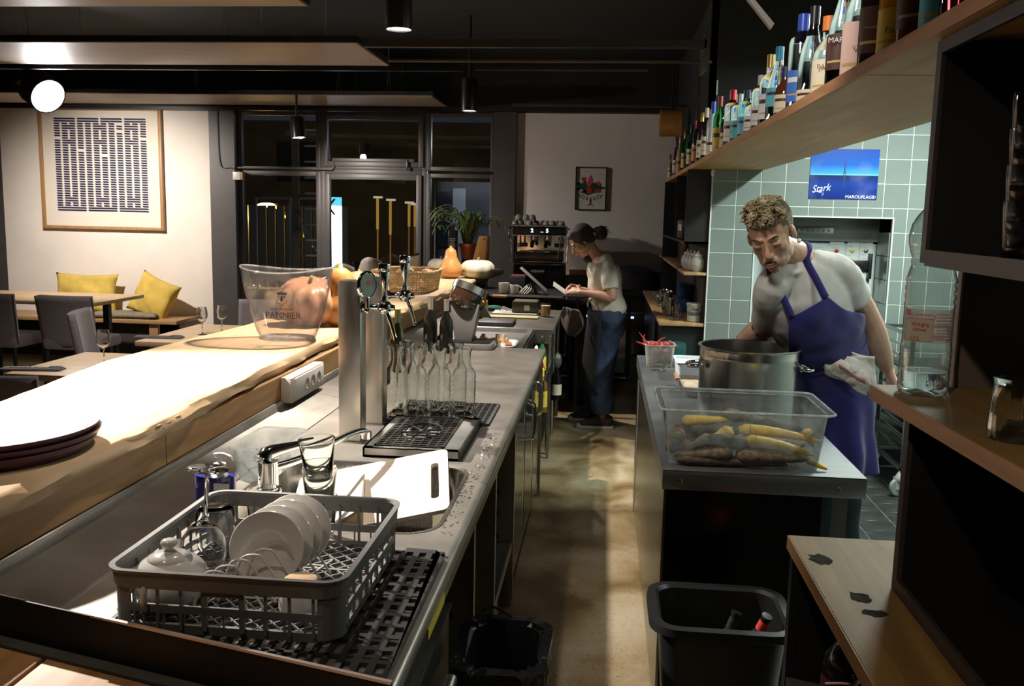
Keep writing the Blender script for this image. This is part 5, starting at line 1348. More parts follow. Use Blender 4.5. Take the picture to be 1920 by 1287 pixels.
# ------------------------------------------------------------------ back counter, fridges, espresso machine
bc = thing('back_counter', 'black back counter with two glass fridges under the espresso machine', 'counter', (-.1, 9.4, 0))
box('top', m_blacksat, -1.0, .72, 9.16, 9.95, .88, .92, bc, bev=.003)
box('top_edge', mat('pale_edge', (.22, .22, .19), .4), -.40, .02, 8.20, 8.23, .885, .915, bc)
box('prep_shelf', m_blacksat, -.95, .02, 8.23, 9.16, .885, .91, bc)
for x0, x1 in ((-.95, -.32), (-.32, .28), (.28, .70)):
    f = box('fridge_body', m_blacksat, x0+.003, x1-.003, 9.24, 9.90, .0, .875, bc)
    box('fridge_glass', mat('black_fridge_glass', (.008, .010, .010), .05, coat=.7), x0+.03, x1-.03, 9.232, 9.24, .09, .60, f)
    box('chrome_strip', m_steel, x0+.01, x1-.01, 9.228, 9.24, .03, .045, f)
    box('control_strip', mat('control_strip', (.035, .035, .04), .3), x0+.01, x1-.01, 9.226, 9.24, .635, .70, f)
    box('top_line', m_steel, x0+.01, x1-.01, 9.224, 9.24, .705, .711, f)
for x in (-.162, .311): box('blue_display', emis('led_blue', (.35, .60, 1.0), 7.), x-.014, x+.014, 9.219, 9.225, .655, .672, bc)
random.seed(2)
for i in range(16):
    x = random.uniform(-.29, .0); z = random.choice((.12, .30))
    o = MB().lathe([(0, 0), (.022, 0), (.023, .09), (.020, .09), (.019, .006), (0, .005)], (x, 9.212, z+random.uniform(0, .001)), 12).build('bottle_in_fridge', m_glass if i % 2 else mat('dull_glass', (.10, .11, .10), .1), bc, smooth=True)
pk2 = box('olive_pack', mat('olive_pack', (.10, .11, .05), .6, noise=.2), .30, .46, 9.14, 9.22, .36, .64, bev=.01); pk2.location.z = -.36; tag(pk2, 'olive green pack standing against the right fridge', 'pack')
em_ = thing('espresso_machine', 'chrome espresso machine with black front and blue digits', 'espresso machine', (-.65, 9.4, .92))
EX0, EX1, EY0, EY1 = -.925, -.385, 9.20, 9.70
Ex = lambda f: EX0+(EX1-EX0)*f
zt, zb = 1.565, .945
box('base_body', m_blacksat, Ex(.02), Ex(.98), EY0+.05, EY1, zb, 1.18, em_, bev=.008)
box('drip_front', mat('machine_dark_chrome', (.09, .085, .085), .15, .9), Ex(.03), Ex(.97), EY0-.01, EY0+.06, 1.155, 1.20, em_, bev=.006)
box('badge_panel', m_blackpl, Ex(.32), Ex(.63), EY0+.035, EY0+.05, 1.04, 1.145, em_, bev=.003)
text('badge_lettering', 'laSpaziale', mat('badge_white', (.7, .7, .7), .4), em_, (Ex(.475), EY0+.033, 1.108), .036, FACE_CAM, shear=.3, bold=.0006)
box('grille_tray', mat('tray_brown', (.12, .10, .085), .25, .9), Ex(.05), Ex(.95), EY0+.02, EY0+.30, 1.205, 1.295, em_, bev=.005)
for k in range(2):
    MB().lathe([(0, 0), (.075, 0), (.075, .004), (0, .006)], (Ex(.36+.30*k), EY0+.10, 1.30), 24).build('cup_stand', m_chrome, em_, smooth=True)
box('back_splash', mat('mirror_panel', (.70, .66, .60), .08, 1.), Ex(.04), Ex(.96), EY0+.30, EY0+.32, 1.295, 1.47, em_)
MB().box(Ex(.06), Ex(.24), EY0+.27, EY0+.30, 1.345, 1.385).box(Ex(.76), Ex(.94), EY0+.27, EY0+.30, 1.345, 1.385).build('button_pads', m_blackpl, em_)
for s in (.05, .09, .13, .17, .21, .79, .83, .87, .91): box('button', m_steel, Ex(s+.0), Ex(s+.012), EY0+.266, EY0+.27, 1.360, 1.370, em_)
box('head_panel', m_blackpl, Ex(.0), Ex(1.0), EY0+.02, EY1, 1.475, 1.555, em_, bev=.006)
box('head_rail', m_chrome, Ex(-.01), Ex(1.01), EY0+.0, EY0+.03, 1.465, 1.475, em_, bev=.002)
box('cup_rail', m_steel, Ex(-.01), Ex(1.01), EY0-.005, EY0+.02, 1.558, 1.572, em_, bev=.002)
box('cup_tray', m_steel_dark, Ex(0), Ex(1), EY0+.02, EY1, 1.555, 1.560, em_)
m_led = emis('led_cyan', (.40, .75, 1.), 4.)
for ch, f in (('2', .36), ('5', .645)): text('digit_display', ch, m_led, em_, (Ex(f), EY0+.017, 1.516), .055, FACE_CAM, bold=.001)
for f in (.50, .53): MB().ball((Ex(f+.03), EY0+.017, 1.503), .004, 8, 6).build('indicator_dot', m_led, em_)
for s, f in ((-1, -.02), (1, 1.02)):
    MB().tube(smoothpath([(Ex(f), EY0+.02, 1.545), (Ex(f)+s*.028, EY0+.0, 1.53), (Ex(f)+s*.030, EY0+.0, 1.46), (Ex(f)+s*.010, EY0+.02, 1.42), (Ex(f), EY0+.02, 1.19)], 5), .009, 8).build('side_frame', m_chrome, em_, smooth=True)
for f in (.37, .63):
    MB().lathe([(0, 0), (.032, 0), (.034, .03), (.034, .065), (0, .065)], (Ex(f), EY0+.16, 1.405), 20).build('group_head', m_chrome, em_, smooth=True, angle=40)
    MB().tube([(Ex(f), EY0+.14, 1.405), (Ex(f), EY0+.02, 1.395), (Ex(f), EY0-.03, 1.36)], [.016, .022, .020], 12).build('portafilter_handle', m_blackpl, em_, smooth=True)
MB().tube([(Ex(.14), EY0+.05, 1.46), (Ex(.14), EY0+.04, 1.35)], [.008, .013], 8).build('steam_wand', m_blackpl, em_); MB().tube([(Ex(.86), EY0+.05, 1.45), (Ex(.90), EY0+.02, 1.40), (Ex(.86), EY0+.0, 1.22)], .007, 8).build('steam_wand', m_blackpl, em_)
for f in (.05, .95): MB().lathe([(0, 0), (.02, 0), (.02, .03), (0, .03)], (Ex(f), 9.4, .92), 12).build('foot', m_blackpl, em_)
random.seed(4)
m_cup2 = mat('grey_cup', (.50, .46, .41), .25, coat=.3)
for i in range(13):
    f = (.03, .11, .20, .30, .40, .52, .62, .72, .82, .90, .08, .22, .34)[i]; yy = EY0+.10+.12*(i % 3); zz = 1.561 if i < 10 else 1.561+.058
    o = MB().lathe([(.036, 0), (.034, .03), (.024, .052), (.016, .056), (0, .056), ], (0, 0, 0), 20).build('espresso_cup', m_cup2, smooth=True, angle=60, solid=-.002)
    o.location = (Ex(f), yy if i < 10 else EY0+.16, zz)
    hd = MB().tube(smoothpath([(.033, 0, .012), (.05, 0, .018), (.046, 0, .036), (.028, 0, .044)], 3), .003, 5).build('handle', m_cup2, None, smooth=True); hd.parent = o; o.rotation_euler = (0, 0, random.uniform(0, 6))
    tag(o, ['upturned cup at the left end of the machine top', 'upturned cup second from the left on the machine top', 'upturned cup third from the left on the machine top', 'upturned cup fourth from the left on the machine top', 'upturned cup just left of the middle of the machine top', 'upturned cup in the middle of the machine top', 'upturned cup just right of the middle of the machine top', 'upturned cup fourth from the right on the machine top', 'upturned cup next to last on the machine top', 'upturned cup at the right end of the machine top', 'cup stacked second-tier at the left of the machine top', 'second-tier cup above the third cup on the machine top', 'second-tier cup nearest the middle of the machine top'][i], 'cup', 'upturned cups on the espresso machine')
# dark heap (coat) on the back counter right of the woman
tag(MB().grid(lambda u, v: (.33+.30*math.cos(2*PI*u)*(math.cos(v*PI/2)**.7), 9.55+.18*math.sin(2*PI*u)*(math.cos(v*PI/2)**.7), .925+.24*math.sin(v*PI/2)+.008*math.sin(u*30)), 32, 10, closeu=True).build('black_coat', mat('coat_black', (.012, .011, .012), .7, bump=.4, bscale=14), smooth=True), 'black coat heaped on the back counter behind the woman', 'coat')
# framed flower print
po = thing('framed_flower_print', 'small black-framed flower print on the far white wall', 'picture', (-.165, 9.98, 1.97))
px0, px1, pz0, pz1 = -.332, .003, 1.738, 2.197
fm = MB(); frame_rect(fm, px0, px1, pz0, pz1, .010, 9.965, 9.998); fm.build('frame', m_blackpl, po)
box('paper', mat('print_paper', (.70, .66, .60), .8), px0+.01, px1-.01, 9.988, 9.992, pz0+.01, pz1-.01, po)
def flat(name, pts, m, y=9.986):
    return MB().extr([(px0+(px1-px0)*u, y, pz0+(pz1-pz0)*v) for u, v in pts], (0, -.0008, 0)).build(name, m, po)
m_dkgreen = mat('print_green', (.012, .07, .035), .8); m_pink = mat('print_pink', (.70, .05, .18), .8); m_red = mat('print_red', (.55, .03, .02), .8)
def blob(name, cu, cv, ru, rv, m, y, spikes=0, k=18, amp=.25):
    return flat(name, [(cu+ru*(1+amp*math.cos(spikes*2*PI*i/k) if spikes else 1)*math.cos(2*PI*i/k), cv+rv*(1+amp*math.cos(spikes*2*PI*i/k) if spikes else 1)*math.sin(2*PI*i/k)) for i in range(k)], m, y)
blob('leaf_shape', .25, .55, .19, .11, m_dkgreen, 9.9865, 5, 30, .35); blob('leaf_shape', .72, .52, .19, .09, m_dkgreen, 9.9865, 5, 30, .35); blob('leaf_shape', .42, .42, .22, .06, m_dkgreen, 9.9865, 4, 24)
blob('flower_shape', .45, .47, .08, .10, m_red, 9.9855); blob('flower_shape', .27, .72, .08, .05, m_red, 9.9855, 6, 24, .15); blob('flower_shape', .72, .62, .08, .05, mat('print_rose', (.6, .10, .14), .8), 9.9855, 6, 24, .15); blob('flower_shape', .70, .45, .10, .05, m_red, 9.9855)
flat('flower_shape', [(.37, .62), (.43, .53), (.52, .55), (.57, .64), (.54, .72), (.485, .83), (.43, .74)], m_pink, 9.9845); blob('flower_shape', .61, .55, .13, .085, m_dkgreen, 9.9835)
for i in range(9): a = PI+PI*(i+.5)/9; blob('bowl_pattern', .5+.36*math.cos(a), .37+.13*math.sin(a), .035, .016, m_ink, 9.9855)
for i in range(7): a = PI+PI*(i+.5)/7; blob('bowl_pattern', .5+.25*math.cos(a), .37+.09*math.sin(a), .03, .014, m_ink, 9.9855)
flat('bowl_stem', [(.47, .23), (.53, .23), (.52, .15), (.62, .10), (.60, .095), (.50, .13), (.40, .095), (.38, .10), (.48, .15)], m_ink, 9.9855)
for u0, v, w_ in ((.12, .90, .38), (.70, .83, .16), (.72, .80, .12), (.06, .20, .24), (.06, .17, .20), (.70, .20, .22), (.70, .17, .18)): flat('script_line', [(u0, v), (u0+w_, v), (u0+w_, v+.006), (u0, v+.006)], mat('print_faint', (.40, .36, .32), .8), 9.9865)
# ------------------------------------------------------------------ right steel counter
rc = thing('steel_counter', 'low stainless prep counter right of the aisle with boxed front rail', 'counter', (.515, 3.95, 0))
m_rtop = steel('prep_top_steel', (.11, .125, .13), .5, (1.5, 60, 60), .35, .5)
box('top', m_rtop, .207, .826, 2.785, 5.14, .894, .90, rc, bev=.002)
fr_ = box('front_rail', steel('rail_steel', (.42, .41, .39), .3, (1.2, 60, 60), .15), .207, .826, 2.785, 2.79, .835, .8995, rc, bev=.0015)
for x in (.262, .744): MB().lathe([(0, 0), (.0075, 0), (.0075, .003), (.004, .004), (0, .0035)], (x, 2.785, .862), 14, M=Matrix.Rotation(R(90), 3, 'X')).build('bolt', m_chrome, fr_, smooth=True, angle=40)
box('side_rail', m_steel_x, .207, .213, 2.79, 5.14, .835, .8995, rc)
box('side_rail', m_steel_x, .820, .826, 2.79, 5.14, .835, .8995, rc)
box('front_panel', steel('black_mirror_panel', (.055, .055, .045), .16, (60, 60, 1), .4), .222, .70, 2.80, 2.806, .08, .836, rc)
box('side_panel', steel('aisle_side_panel', (.33, .32, .26), .22, (60, 60, 1), .25), .214, .222, 2.80, 5.10, .08, .836, rc)
box('right_panel', m_steel_dark, .70, .706, 2.81, 5.10, .08, .836, rc)
box('back_panel', m_steel_dark, .222, .70, 5.09, 5.10, .08, .836, rc)
for x0, y0 in ((.74, 2.80), (.74, 5.06)): box('leg', steel('leg_steel', (.45, .40, .38), .3, (60, 60, 1), .1), x0, x0+.038, y0, y0+.038, 0, .836, rc)
box('leg', m_steel, .216, .250, 5.06, 5.098, 0, .10, rc); box('leg', m_steel, .216, .250, 2.81, 2.848, 0, .10, rc)
m_hinge = mat('zinc_strip', (.55, .55, .50), .4, .8)
box('hinge_strip', m_hinge, .2105, .214, 4.86, 4.885, .10, .80, rc)

# clear tub of carrots
tub = thing('clear_tub', 'large clear polycarbonate tub of raw carrots on the prep counter', 'tub', (.46, 3.0, .9))
m_tub = thin('tub_polycarbonate', (.92, .94, .94), .06, 1.6, haze=.13, hazecol=(.75, .78, .76))
openbox(.212, .712, 2.825, 3.165, .9015, 1.086, .03, .020, .022, .003, 5).build('tub_wall', m_tub, tub, smooth=True, solid=.003, angle=50)
m_rime = thin('rim_polycarbonate', (.9, .92, .92), .1, 2., haze=.5, hazecol=(.8, .84, .82))
MB().tube([(x, y, 1.085) for x, y in roundrect(.192, .732, 2.805, 3.185, .035, 5)], .0035, 6, closed=True).build('rim_edge', m_rime, tub, smooth=True)
MB().tube([(x, y, 1.079) for x, y in roundrect(.214, .710, 2.827, 3.163, .03, 5)], .0022, 6, closed=True).build('inner_rim', m_rime, tub, smooth=True)
for k in range(3): box('level_mark', mat('etched_mark', (.55, .58, .56), .6), .655, .675-.004*(k % 2), 2.833, 2.834, .955+.03*k, .957+.03*k, tub)
m_cy = mat('carrot_yellow', (.72, .46, .035), .55, noise=.25, nscale=35, bump=.2, bscale=80)
m_cp = mat('carrot_black_skin', (.075, .055, .040), .75, noise=.5, nscale=50, bump=.35, bscale=60)
m_cg = mat('carrot_grey_skin', (.17, .135, .085), .8, noise=.45, nscale=60, bump=.35, bscale=70)
m_cgr = mat('carrot_green_top', (.15, .24, .05), .6, noise=.3, nscale=30)
m_cv = mat('carrot_violet', (.20, .07, .06), .65, noise=.4, nscale=40, bump=.2)
def carrot(p0, p1, r, m, lab, bend=.0, head=None, n=12):
    p0, p1 = Vector(p0), Vector(p1); d = p1-p0; side = d.cross(Vector((0, 1, 0))).normalized()
    path = [p0+d*(i/n)+side*bend*math.sin(PI*i/n) for i in range(n+1)]
    rr = [r*(.55 if i == 0 else 1.0 if i < 3 else 1.0-.62*((i-2)/(n-2))**1.3)*(1+.03*math.sin(i*2.3)) for i in range(n+1)]; rr[-1] = .003
    o = MB().tube(path, rr, 14).build('carrot', m, smooth=True, angle=70)
    if head:
        h = MB().tube([p0-d.normalized()*.006, p0+d.normalized()*.004, p0+d*.14+side*bend*.42], [r*.3, r*.62, r*1.02], 14).build('carrot_crown', head, o, smooth=True)
    return tag(o, lab, 'carrot', 'raw carrots in the clear tub')
C_ = [((.225, 2.93, .935), (.44, 2.96, .925), .022, m_cv, 'violet carrot low at the left end of the tub', 0, None),
      ((.425, 2.848, .945), (.245, 2.85, .930), .023, m_cg, 'greyish skinned carrot lying along the tub front, left one', .0, None),
      ((.44, 2.85, .938), (.665, 2.852, .936), .025, m_cg, 'greyish skinned carrot lying along the tub front, right one', .0, None),
      ((.255, 2.845, .918), (.60, 2.85, .915), .018, m_cp, 'black carrot at the very bottom of the tub front', 0, None),
      ((.345, 2.875, .972), (.53, 2.88, .968), .026, m_cp, 'black carrot resting above the grey ones in the middle', .004, None),
      ((.47, 2.880, .978), (.68, 2.87, .945), .023, m_cy, 'yellow carrot in the middle sloping down to the right', .006, m_cgr),
      ((.43, 2.92, 1.005), (.325, 2.91, .965), .024, m_cy, 'curved yellow carrot with green crown left of the middle', .014, m_cgr),
      ((.455, 2.93, 1.003), (.70, 2.94, .975), .020, m_cy, 'long yellow carrot reaching to the right end of the tub', .008, m_cg),
      ((.255, 2.89, .985), (.262, 2.99, .95), .028, m_cv, 'carrot seen end-on with its green crown at the left', 0, m_cgr),
      ((.36, 2.88, .985), (.29, 2.87, .945), .020, m_cg, 'short grey carrot beside the end-on one', .0, m_cgr),
      ((.66, 2.86, .930), (.72, 2.845, .908), .011, m_cy, 'thin yellow carrot tip at the lower right corner of the tub', 0, None),
      ((.28, 3.00, 1.008), (.44, 3.03, 1.012), .020, m_cy, 'yellow carrot on top of the heap at the back left', .0, None),
      ((.42, 3.04, 1.03), (.55, 3.02, 1.018), .022, m_cg, 'greyish carrot crossing the top of the heap', .0, m_cgr),
      ((.66, 2.90, 1.02), (.685, 2.90, .965), .015, m_cy, 'short yellow carrot standing at the right side of the tub', 0, None),
      ((.52, 3.05, 1.005), (.68, 3.03, .99), .024, m_cp, 'black carrot at the back right of the heap', 0, None),
      ((.30, 3.06, .95), (.60, 3.08, .95), .028, m_cp, 'black carrot at the back of the heap', 0, None),
      ((.26, 3.03, .975), (.40, 2.95, .995), .018, m_cp, 'thin black carrot slanting across the left of the heap', 0, None),
      ((.45, 2.97, .95), (.68, 2.99, .945), .03, m_cg, 'thick grey carrot buried under the yellow ones', 0, None)]
for c_ in C_: carrot(*c_[:5], bend=c_[5], head=c_[6])

# stock pot
pt = thing('stock_pot', 'big stainless stock pot with loop handles on the prep counter', 'pot', (.563, 3.49, .9))
pc = (.565, 3.50, .901); PR = .184
m_pot = steel('pot_steel', (.62, .60, .56), .20, (30, 30, .6), .08)
MB().lathe([(0, 0), (PR-.012, 0), (PR-.002, .006), (PR, .02), (PR, .258), (PR+.001, .262), (PR, .266), (PR, .290), (PR+.009, .2955), (PR+.0095, .2985), (PR+.007, .300), (PR-.004, .2985), (PR-.005, .28), (PR-.005, .012), (0, .010)], pc, 72).build('pot_body', m_pot, pt, smooth=True, angle=35)
MB().lathe([(0, .10), (PR-.006, .10)], pc, 48).build('broth', mat('dark_broth', (.05, .03, .015), .1), pt)
for s in (-1, 1):
    x = pc[0]+s*(PR-.002); z = pc[2]+.222; yy = pc[1]-.02
    MB().tube(smoothpath([(x, yy-.055, z+.004), (x+s*.03, yy-.055, z+.002), (x+s*.048, yy-.03, z), (x+s*.048, yy+.03, z), (x+s*.03, yy+.055, z+.002), (x, yy+.055, z+.004)], 5), .0075, 10).build('loop_handle', m_chrome, pt, smooth=True)
    for q in (-.055, .055): MB().ball((x, yy+q, z+.004), (.006, .014, .013), 10, 8).build('handle_plate', m_steel, pt, smooth=True)
# pans with food behind the pot
def gnpan(name, lab, x0, x1, y0, y1, z0, z1, foodm):
    t = thing(name, lab, 'pan', ((x0+x1)/2, (y0+y1)/2, z0))
    openbox(x0, x1, y0, y1, z0, z1, .02, .012, .01).build('pan_wall', m_steel, t, smooth=True, solid=.0015, angle=50)
    MB().prism(roundrect(x0+.006, x1-.006, y0+.006, y1-.006, .018), z1-.022, z1-.018).build('food_layer', foodm, t)
    return t
gnpan('steel_food_pan', 'shallow steel food pan left of the stock pot', .365, .53, 3.96, 4.26, .901, .945, mat('pale_food', (.35, .28, .2), .6, noise=.3))
gnpan('steel_food_pan', 'steel food pan of brown onions right behind the pot', .62, .83, 3.86, 4.20, .901, .952, mat('onion_brown', (.20, .09, .06), .4, noise=.5, nscale=40))
random.seed(8)
for i in range(9):
    o = MB().ball((.66+.03*(i % 5), 3.90+.07*(i//5)+.02*(i % 3), .945), .022, 12, 8).build('shallot', mat('shallot_skin', (.22, .10, .07), .3, noise=.3, nscale=30, coat=.3), smooth=True)
    tag(o, 'brown shallot in the steel pan behind the pot', 'shallot', 'shallots in the pan behind the pot')
wd = thing('white_container', 'white plastic container left of the pot behind its handle', 'container', (.42, 4.4, .9))
openbox(.375, .52, 4.38, 4.62, .901, .985, .015, .008, .01).build('container_wall', mat('cold_white_plastic', (.72, .80, .84), .4), wd, smooth=True, solid=.003, angle=50)
box('content', mat('cold_white_plastic', (0, 0, 0)), .385, .51, 4.39, 4.61, .905, .97, wd)
kn = thing('wooden_handled_knife', 'paring knife with brown handle resting against the steel pan', 'knife', (.36, 4.2, .9))
MB().tube([(.352, 4.20, .962), (.358, 4.16, .942)], .010, 8).build('handle', mat('knife_wood', (.35, .16, .07), .5), kn, smooth=True)
MB().extr([(.355, 4.17, .94), (.372, 4.02, .906), (.382, 4.04, .903), (.368, 4.18, .935)], (.001, 0, 0)).build('blade', m_steel, kn)
# chilli tub
ch = thing('chilli_container', 'frosted square container of dried red chillies on the far end of the prep counter', 'container', (.31, 4.78, .9))
m_frost = thin('frosted_plastic', (.75, .74, .72), .25, .8, haze=.55, hazecol=(.72, .70, .67))
openbox(.235, .385, 4.725, 4.865, .901, 1.018, .02, .008, .012).build('container_wall', m_frost, ch, smooth=True, solid=.002, angle=50)
MB().prism(roundrect(.25, .372, 4.74, 4.85, .015), .905, .985).build('inner_fill', mat('violet_contents', (.35, .27, .27), .8, noise=.3), ch)
box('stamp', mat('grey_stamp', (.25, .24, .24), .6), .285, .325, 4.7262, 4.7272, .912, .92, ch)
random.seed(31)
m_chil = mat('dried_chilli', (.32, .035, .025), .45, noise=.4, nscale=40)
cm = MB()
for i in range(40):
    x, y = random.uniform(.25, .37), random.uniform(4.74, 4.85); a = random.uniform(0, 2*PI); L_ = random.uniform(.02, .04); z = 1.0+random.uniform(0, .02)
    cm.tube([(x, y, z), (x+L_*.5*math.cos(a), y+L_*.5*math.sin(a), z+.006), (x+L_*math.cos(a), y+L_*math.sin(a), z)], [.005, .006, .001], 6)
tag(cm.build('chilli_heap', m_chil, smooth=True), 'heap of small dried red chillies filling the frosted container', 'chillies', kind='stuff')
for i, (p0, p1, p2) in enumerate((((.26, 4.79, 1.0), (.235, 4.79, 1.03), (.20, 4.79, 1.075)), ((.25, 4.78, 1.0), (.225, 4.78, 1.035), (.229, 4.78, 1.07)), ((.30, 4.78, 1.01), (.31, 4.78, 1.04), (.34, 4.78, 1.055)), ((.25, 4.77, 1.01), (.21, 4.76, 1.02), (.185, 4.76, 1.03)))):
    o = MB().tube(smoothpath([p0, p1, p2], 4), [.005, .0055, .006, .006, .005, .004, .003, .002, .001], 8).build('chilli', m_chil, smooth=True)
    tag(o, ('longest dried chilli sticking out to the upper left', 'upright dried chilli sticking out at the left', 'dried chilli stem bending over the right side of the container', 'short dried chilli poking out sideways at the left')[i], 'chilli', 'dried chillies sticking out of the container')
op = thing('can_opener', 'small metal opener lying in front of the chilli container', 'opener', (.30, 4.62, .9))
MB().box(.262, .318, 4.600, 4.612, .9015, .909).box(.262, .318, 4.625, 4.637, .9015, .909).build('grips', m_chrome, op, bev=.002)
MB().tube([(.318, 4.618, .908), (.345, 4.64, .925), (.35, 4.66, .93)], .004, 6).lathe([(0, 0), (.012, 0), (.012, .006), (0, .006)], (.33, 4.625, .902), 14).build('jaw', m_steel, op, smooth=True, angle=40)

# ------------------------------------------------------------------ long shelf with bottles
sh = thing('bottle_shelf', 'long beech shelf carrying the row of spirit bottles', 'shelf', (.82, 5, 2.0))
m_shelf = wood('shelf_beech', (.62, .39, .125), (.46, .275, .08), 3., 'Y', .5, .1, blocks=.45)
m_shelfedge = wood('shelf_edge', (.50, .27, .13), (.36, .18, .08), 5., 'Y', .5, .1)
s1 = MB(); s1.prism([(.577, 2.203), (1.062, 2.203), (1.062, 6.39), (.577, 6.39)], 2.01, 2.040); s1.build('shelf_board', m_shelf, sh, bev=.0015, bseg=1)
s1 = MB(); s1.prism([(.577, -.3), (1.062, -.3), (1.062, 2.197), (.577, 2.197)], 2.0102, 2.040); s1.build('shelf_board', m_shelf, sh, bev=.0015, bseg=1)
s1 = MB(); s1.prism([(.577, 6.392), (.715, 6.392), (.715, 8.82), (.577, 8.82)], 2.01, 2.040); s1.build('shelf_board', m_shelf, sh, bev=.0015, bseg=1)
box('front_lipping', m_shelfedge, .571, .577, -.3, 8.82, 2.0105, 2.0405, sh)
MB().tube([(.712, 6.30, 1.99), (.712, 6.36, 1.99)], .012, 8).ball((.712, 6.33, 1.975), (.010, .012, .02), 10, 8).build('shelf_hook', m_cer, sh, smooth=True)
struct(box('wall_shelf_cover', m_black, .716, 1.084, 6.382, 6.39, 2.045, 2.5), 'black cover added over the tiles above the shelf'); struct(box('wall_shelf_far', m_black, .716, .74, 6.42, 10.0, 2.045, 3.25))  # black cover added to darken the tiles between the bottle necks
# bottles
ZB = 2.041
m_clear = glass('bottle_clear', (.95, .98, 1.0)); m_cyan = glass('bottle_cyan', (.45, .85, .95)); m_grn = glass('bottle_green', (.06, .35, .10)); m_amber = mat('bottle_amber', (.70, .30, .02), .12, coat=.6, noise=.2, nscale=14)
m_brown = mat('bottle_brown', (.10, .025, .01), .1, coat=.6); m_frostb = mat('frosted_bottle', (.62, .70, .80), .3, coat=.3); m_dark = mat('dark_bottle', (.02, .012, .010), .1, coat=.6)
m_rose = mat('orange_liquid', (.62, .16, .03), .12, coat=.5); m_redb = glass('bottle_red', (.60, .03, .04))
CAPS = dict(gold=mat('gold_cap', (.62, .42, .14), .35, .7), red=mat('cap_red', (.65, .03, .04), .35), blue=mat('cap_blue', (.03, .08, .50), .3), cyan=mat('cap_cyan', (.06, .45, .75), .3), black=m_blackpl, cream=mat('cap_cream', (.68, .60, .44), .5),
            green=mat('cap_green', (.02, .20, .08), .35), grey=mat('cap_grey', (.45, .48, .48), .3, .6), orange=mat('cap_orange', (.62, .18, .04), .4), white=mat('cap_white', (.75, .74, .74), .4), maroon=mat('cap_maroon', (.25, .03, .03), .35), navy=mat('cap_navy', (.02, .03, .12), .35))
LBS = dict(cream=m_cream, white=mat('label_white', (.74, .74, .76), .5), yellow=m_yel, orange=mat('label_orange', (.60, .26, .07), .5), blue=mat('label_blue', (.05, .16, .60), .5), cyan=mat('label_cyan', (.08, .45, .62), .5), pink=mat('label_pink', (.70, .48, .42), .5), dark=mat('label_dark', (.06, .025, .02), .5), green=mat('label_green', (.10, .25, .10), .5), gold=mat('label_gold', (.50, .36, .12), .4))
def shelf_bottle(px, top, r, body, cap, lab_m, lab, shape='std', x=None, liquid=None, word=None, lz=(.12, .50), caph=.10):
    xc = x or .585+r+.012
    v = ray(px, 250); y = xc/v.x*v.y
    h = ax(px, top, xc).z - ZB if top > 0 else .32
    h = max(.16, min(h, .34))
    t = thing('spirit_bottle', lab, 'bottle', (xc, y, ZB), 0, 'spirit bottles on the long shelf')
    if shape == 'std': prof = [(0, .001), (r*.95, 0), (r, .005), (r, h*.60), (r*.93, h*.66), (r*.62, h*.73), (r*.40, h*.78), (r*.37, h*.88), (r*.37, h*.90)]
    elif shape == 'slope': prof = [(0, .001), (r*.92, 0), (r, .006), (r, h*.42), (r*.86, h*.56), (r*.58, h*.68), (r*.38, h*.78), (r*.34, h*.90)]
    elif shape == 'squat': prof = [(0, .001), (r*.95, 0), (r, .008), (r*1.0, h*.48), (r*.88, h*.60), (r*.50, h*.70), (r*.40, h*.76), (r*.42, h*.88)]
    else: prof = [(0, .001), (r*.95, 0), (r, .005), (r, h*.70), (r*.90, h*.75), (r*.45, h*.79), (r*.40, h*.90)]
    rn = prof[-1][0]
    MB().lathe(prof+[(0, prof[-1][1])], (xc, y, ZB), 28).build('bottle_body', body, t, smooth=True, angle=60)
    c0_ = h*(.90-caph+.02)
    MB().lathe([(rn*1.08, c0_), (rn*1.10, h*.995), (rn*.98, h), (0, h)], (xc, y, ZB), 20).build('cap', CAPS[cap], t, smooth=True, angle=40)
    if lab_m:
        a0 = math.atan2(-y, -xc)-.35; z0, z1 = ZB+h*lz[0], ZB+h*min(lz[1], .46)
        def arcp(rr, za, zb, w_, nm, m_): MB().add([(xc+rr*math.cos(a0-w_+2*w_*i/12), yy_+rr*math.sin(a0-w_+2*w_*i/12), zz) for i in range(13) for zz in (za, zb)], [(2*i, 2*i+2, 2*i+3, 2*i+1) for i in range(12)]).build(nm, m_, t, smooth=True)
        yy_ = y; arcp(r*1.012, z0, z1, 1.25, 'paper_label', LBS[lab_m]); (None if word else arcp(r*1.02, z0+(z1-z0)*.62, z0+(z1-z0)*.78, .8, 'label_band', LBS['dark' if lab_m not in ('dark', 'blue') else 'white'])); arcp(r*1.02, z0+(z1-z0)*.2, z0+(z1-z0)*.26, .7, 'label_band', LBS['gold'])
    if liquid: MB().lathe([(0, .006), (r*.90, .006), (r*.90, h*.30), (0, h*.30)], (xc, y, ZB), 24).build('liquid', liquid, t, smooth=True, angle=40)
    if word:
        d = Vector((-xc, -y, 0)).normalized(); pos = Vector((xc, y, 0))+d*(r*1.07+.001)
        text('lettering', word[0], word[1], t, (pos.x, pos.y, ZB+h*word[2]), word[3], frame3((-d.y, d.x, 0) if True else 0, (0, 0, 1)))
    return t
W_ = m_white
SB = shelf_bottle
SB(1259, 288, .022, mat('cream_orange', (.55, .30, .12), .5), 'maroon', 'cream', 'small bottle with an orange lower half at the far end of the shelf', 'squat')
SB(1268, 262, .020, mat('dark_red_body', (.14, .01, .03), .15, coat=.5), 'grey', 'white', 'slim dark red bottle near the far end of the shelf', 'slope')
SB(1277, 246, .034, mat('greenish_body', (.28, .30, .16), .15, coat=.4), 'gold', 'orange', 'clear bottle with gold capsule and wide orange label near the far end', 'slope', lz=(.02, .55))
SB(1286, 246, .030, m_grn, 'gold', 'gold', 'second gold-capped bottle, green glass, near the far end')
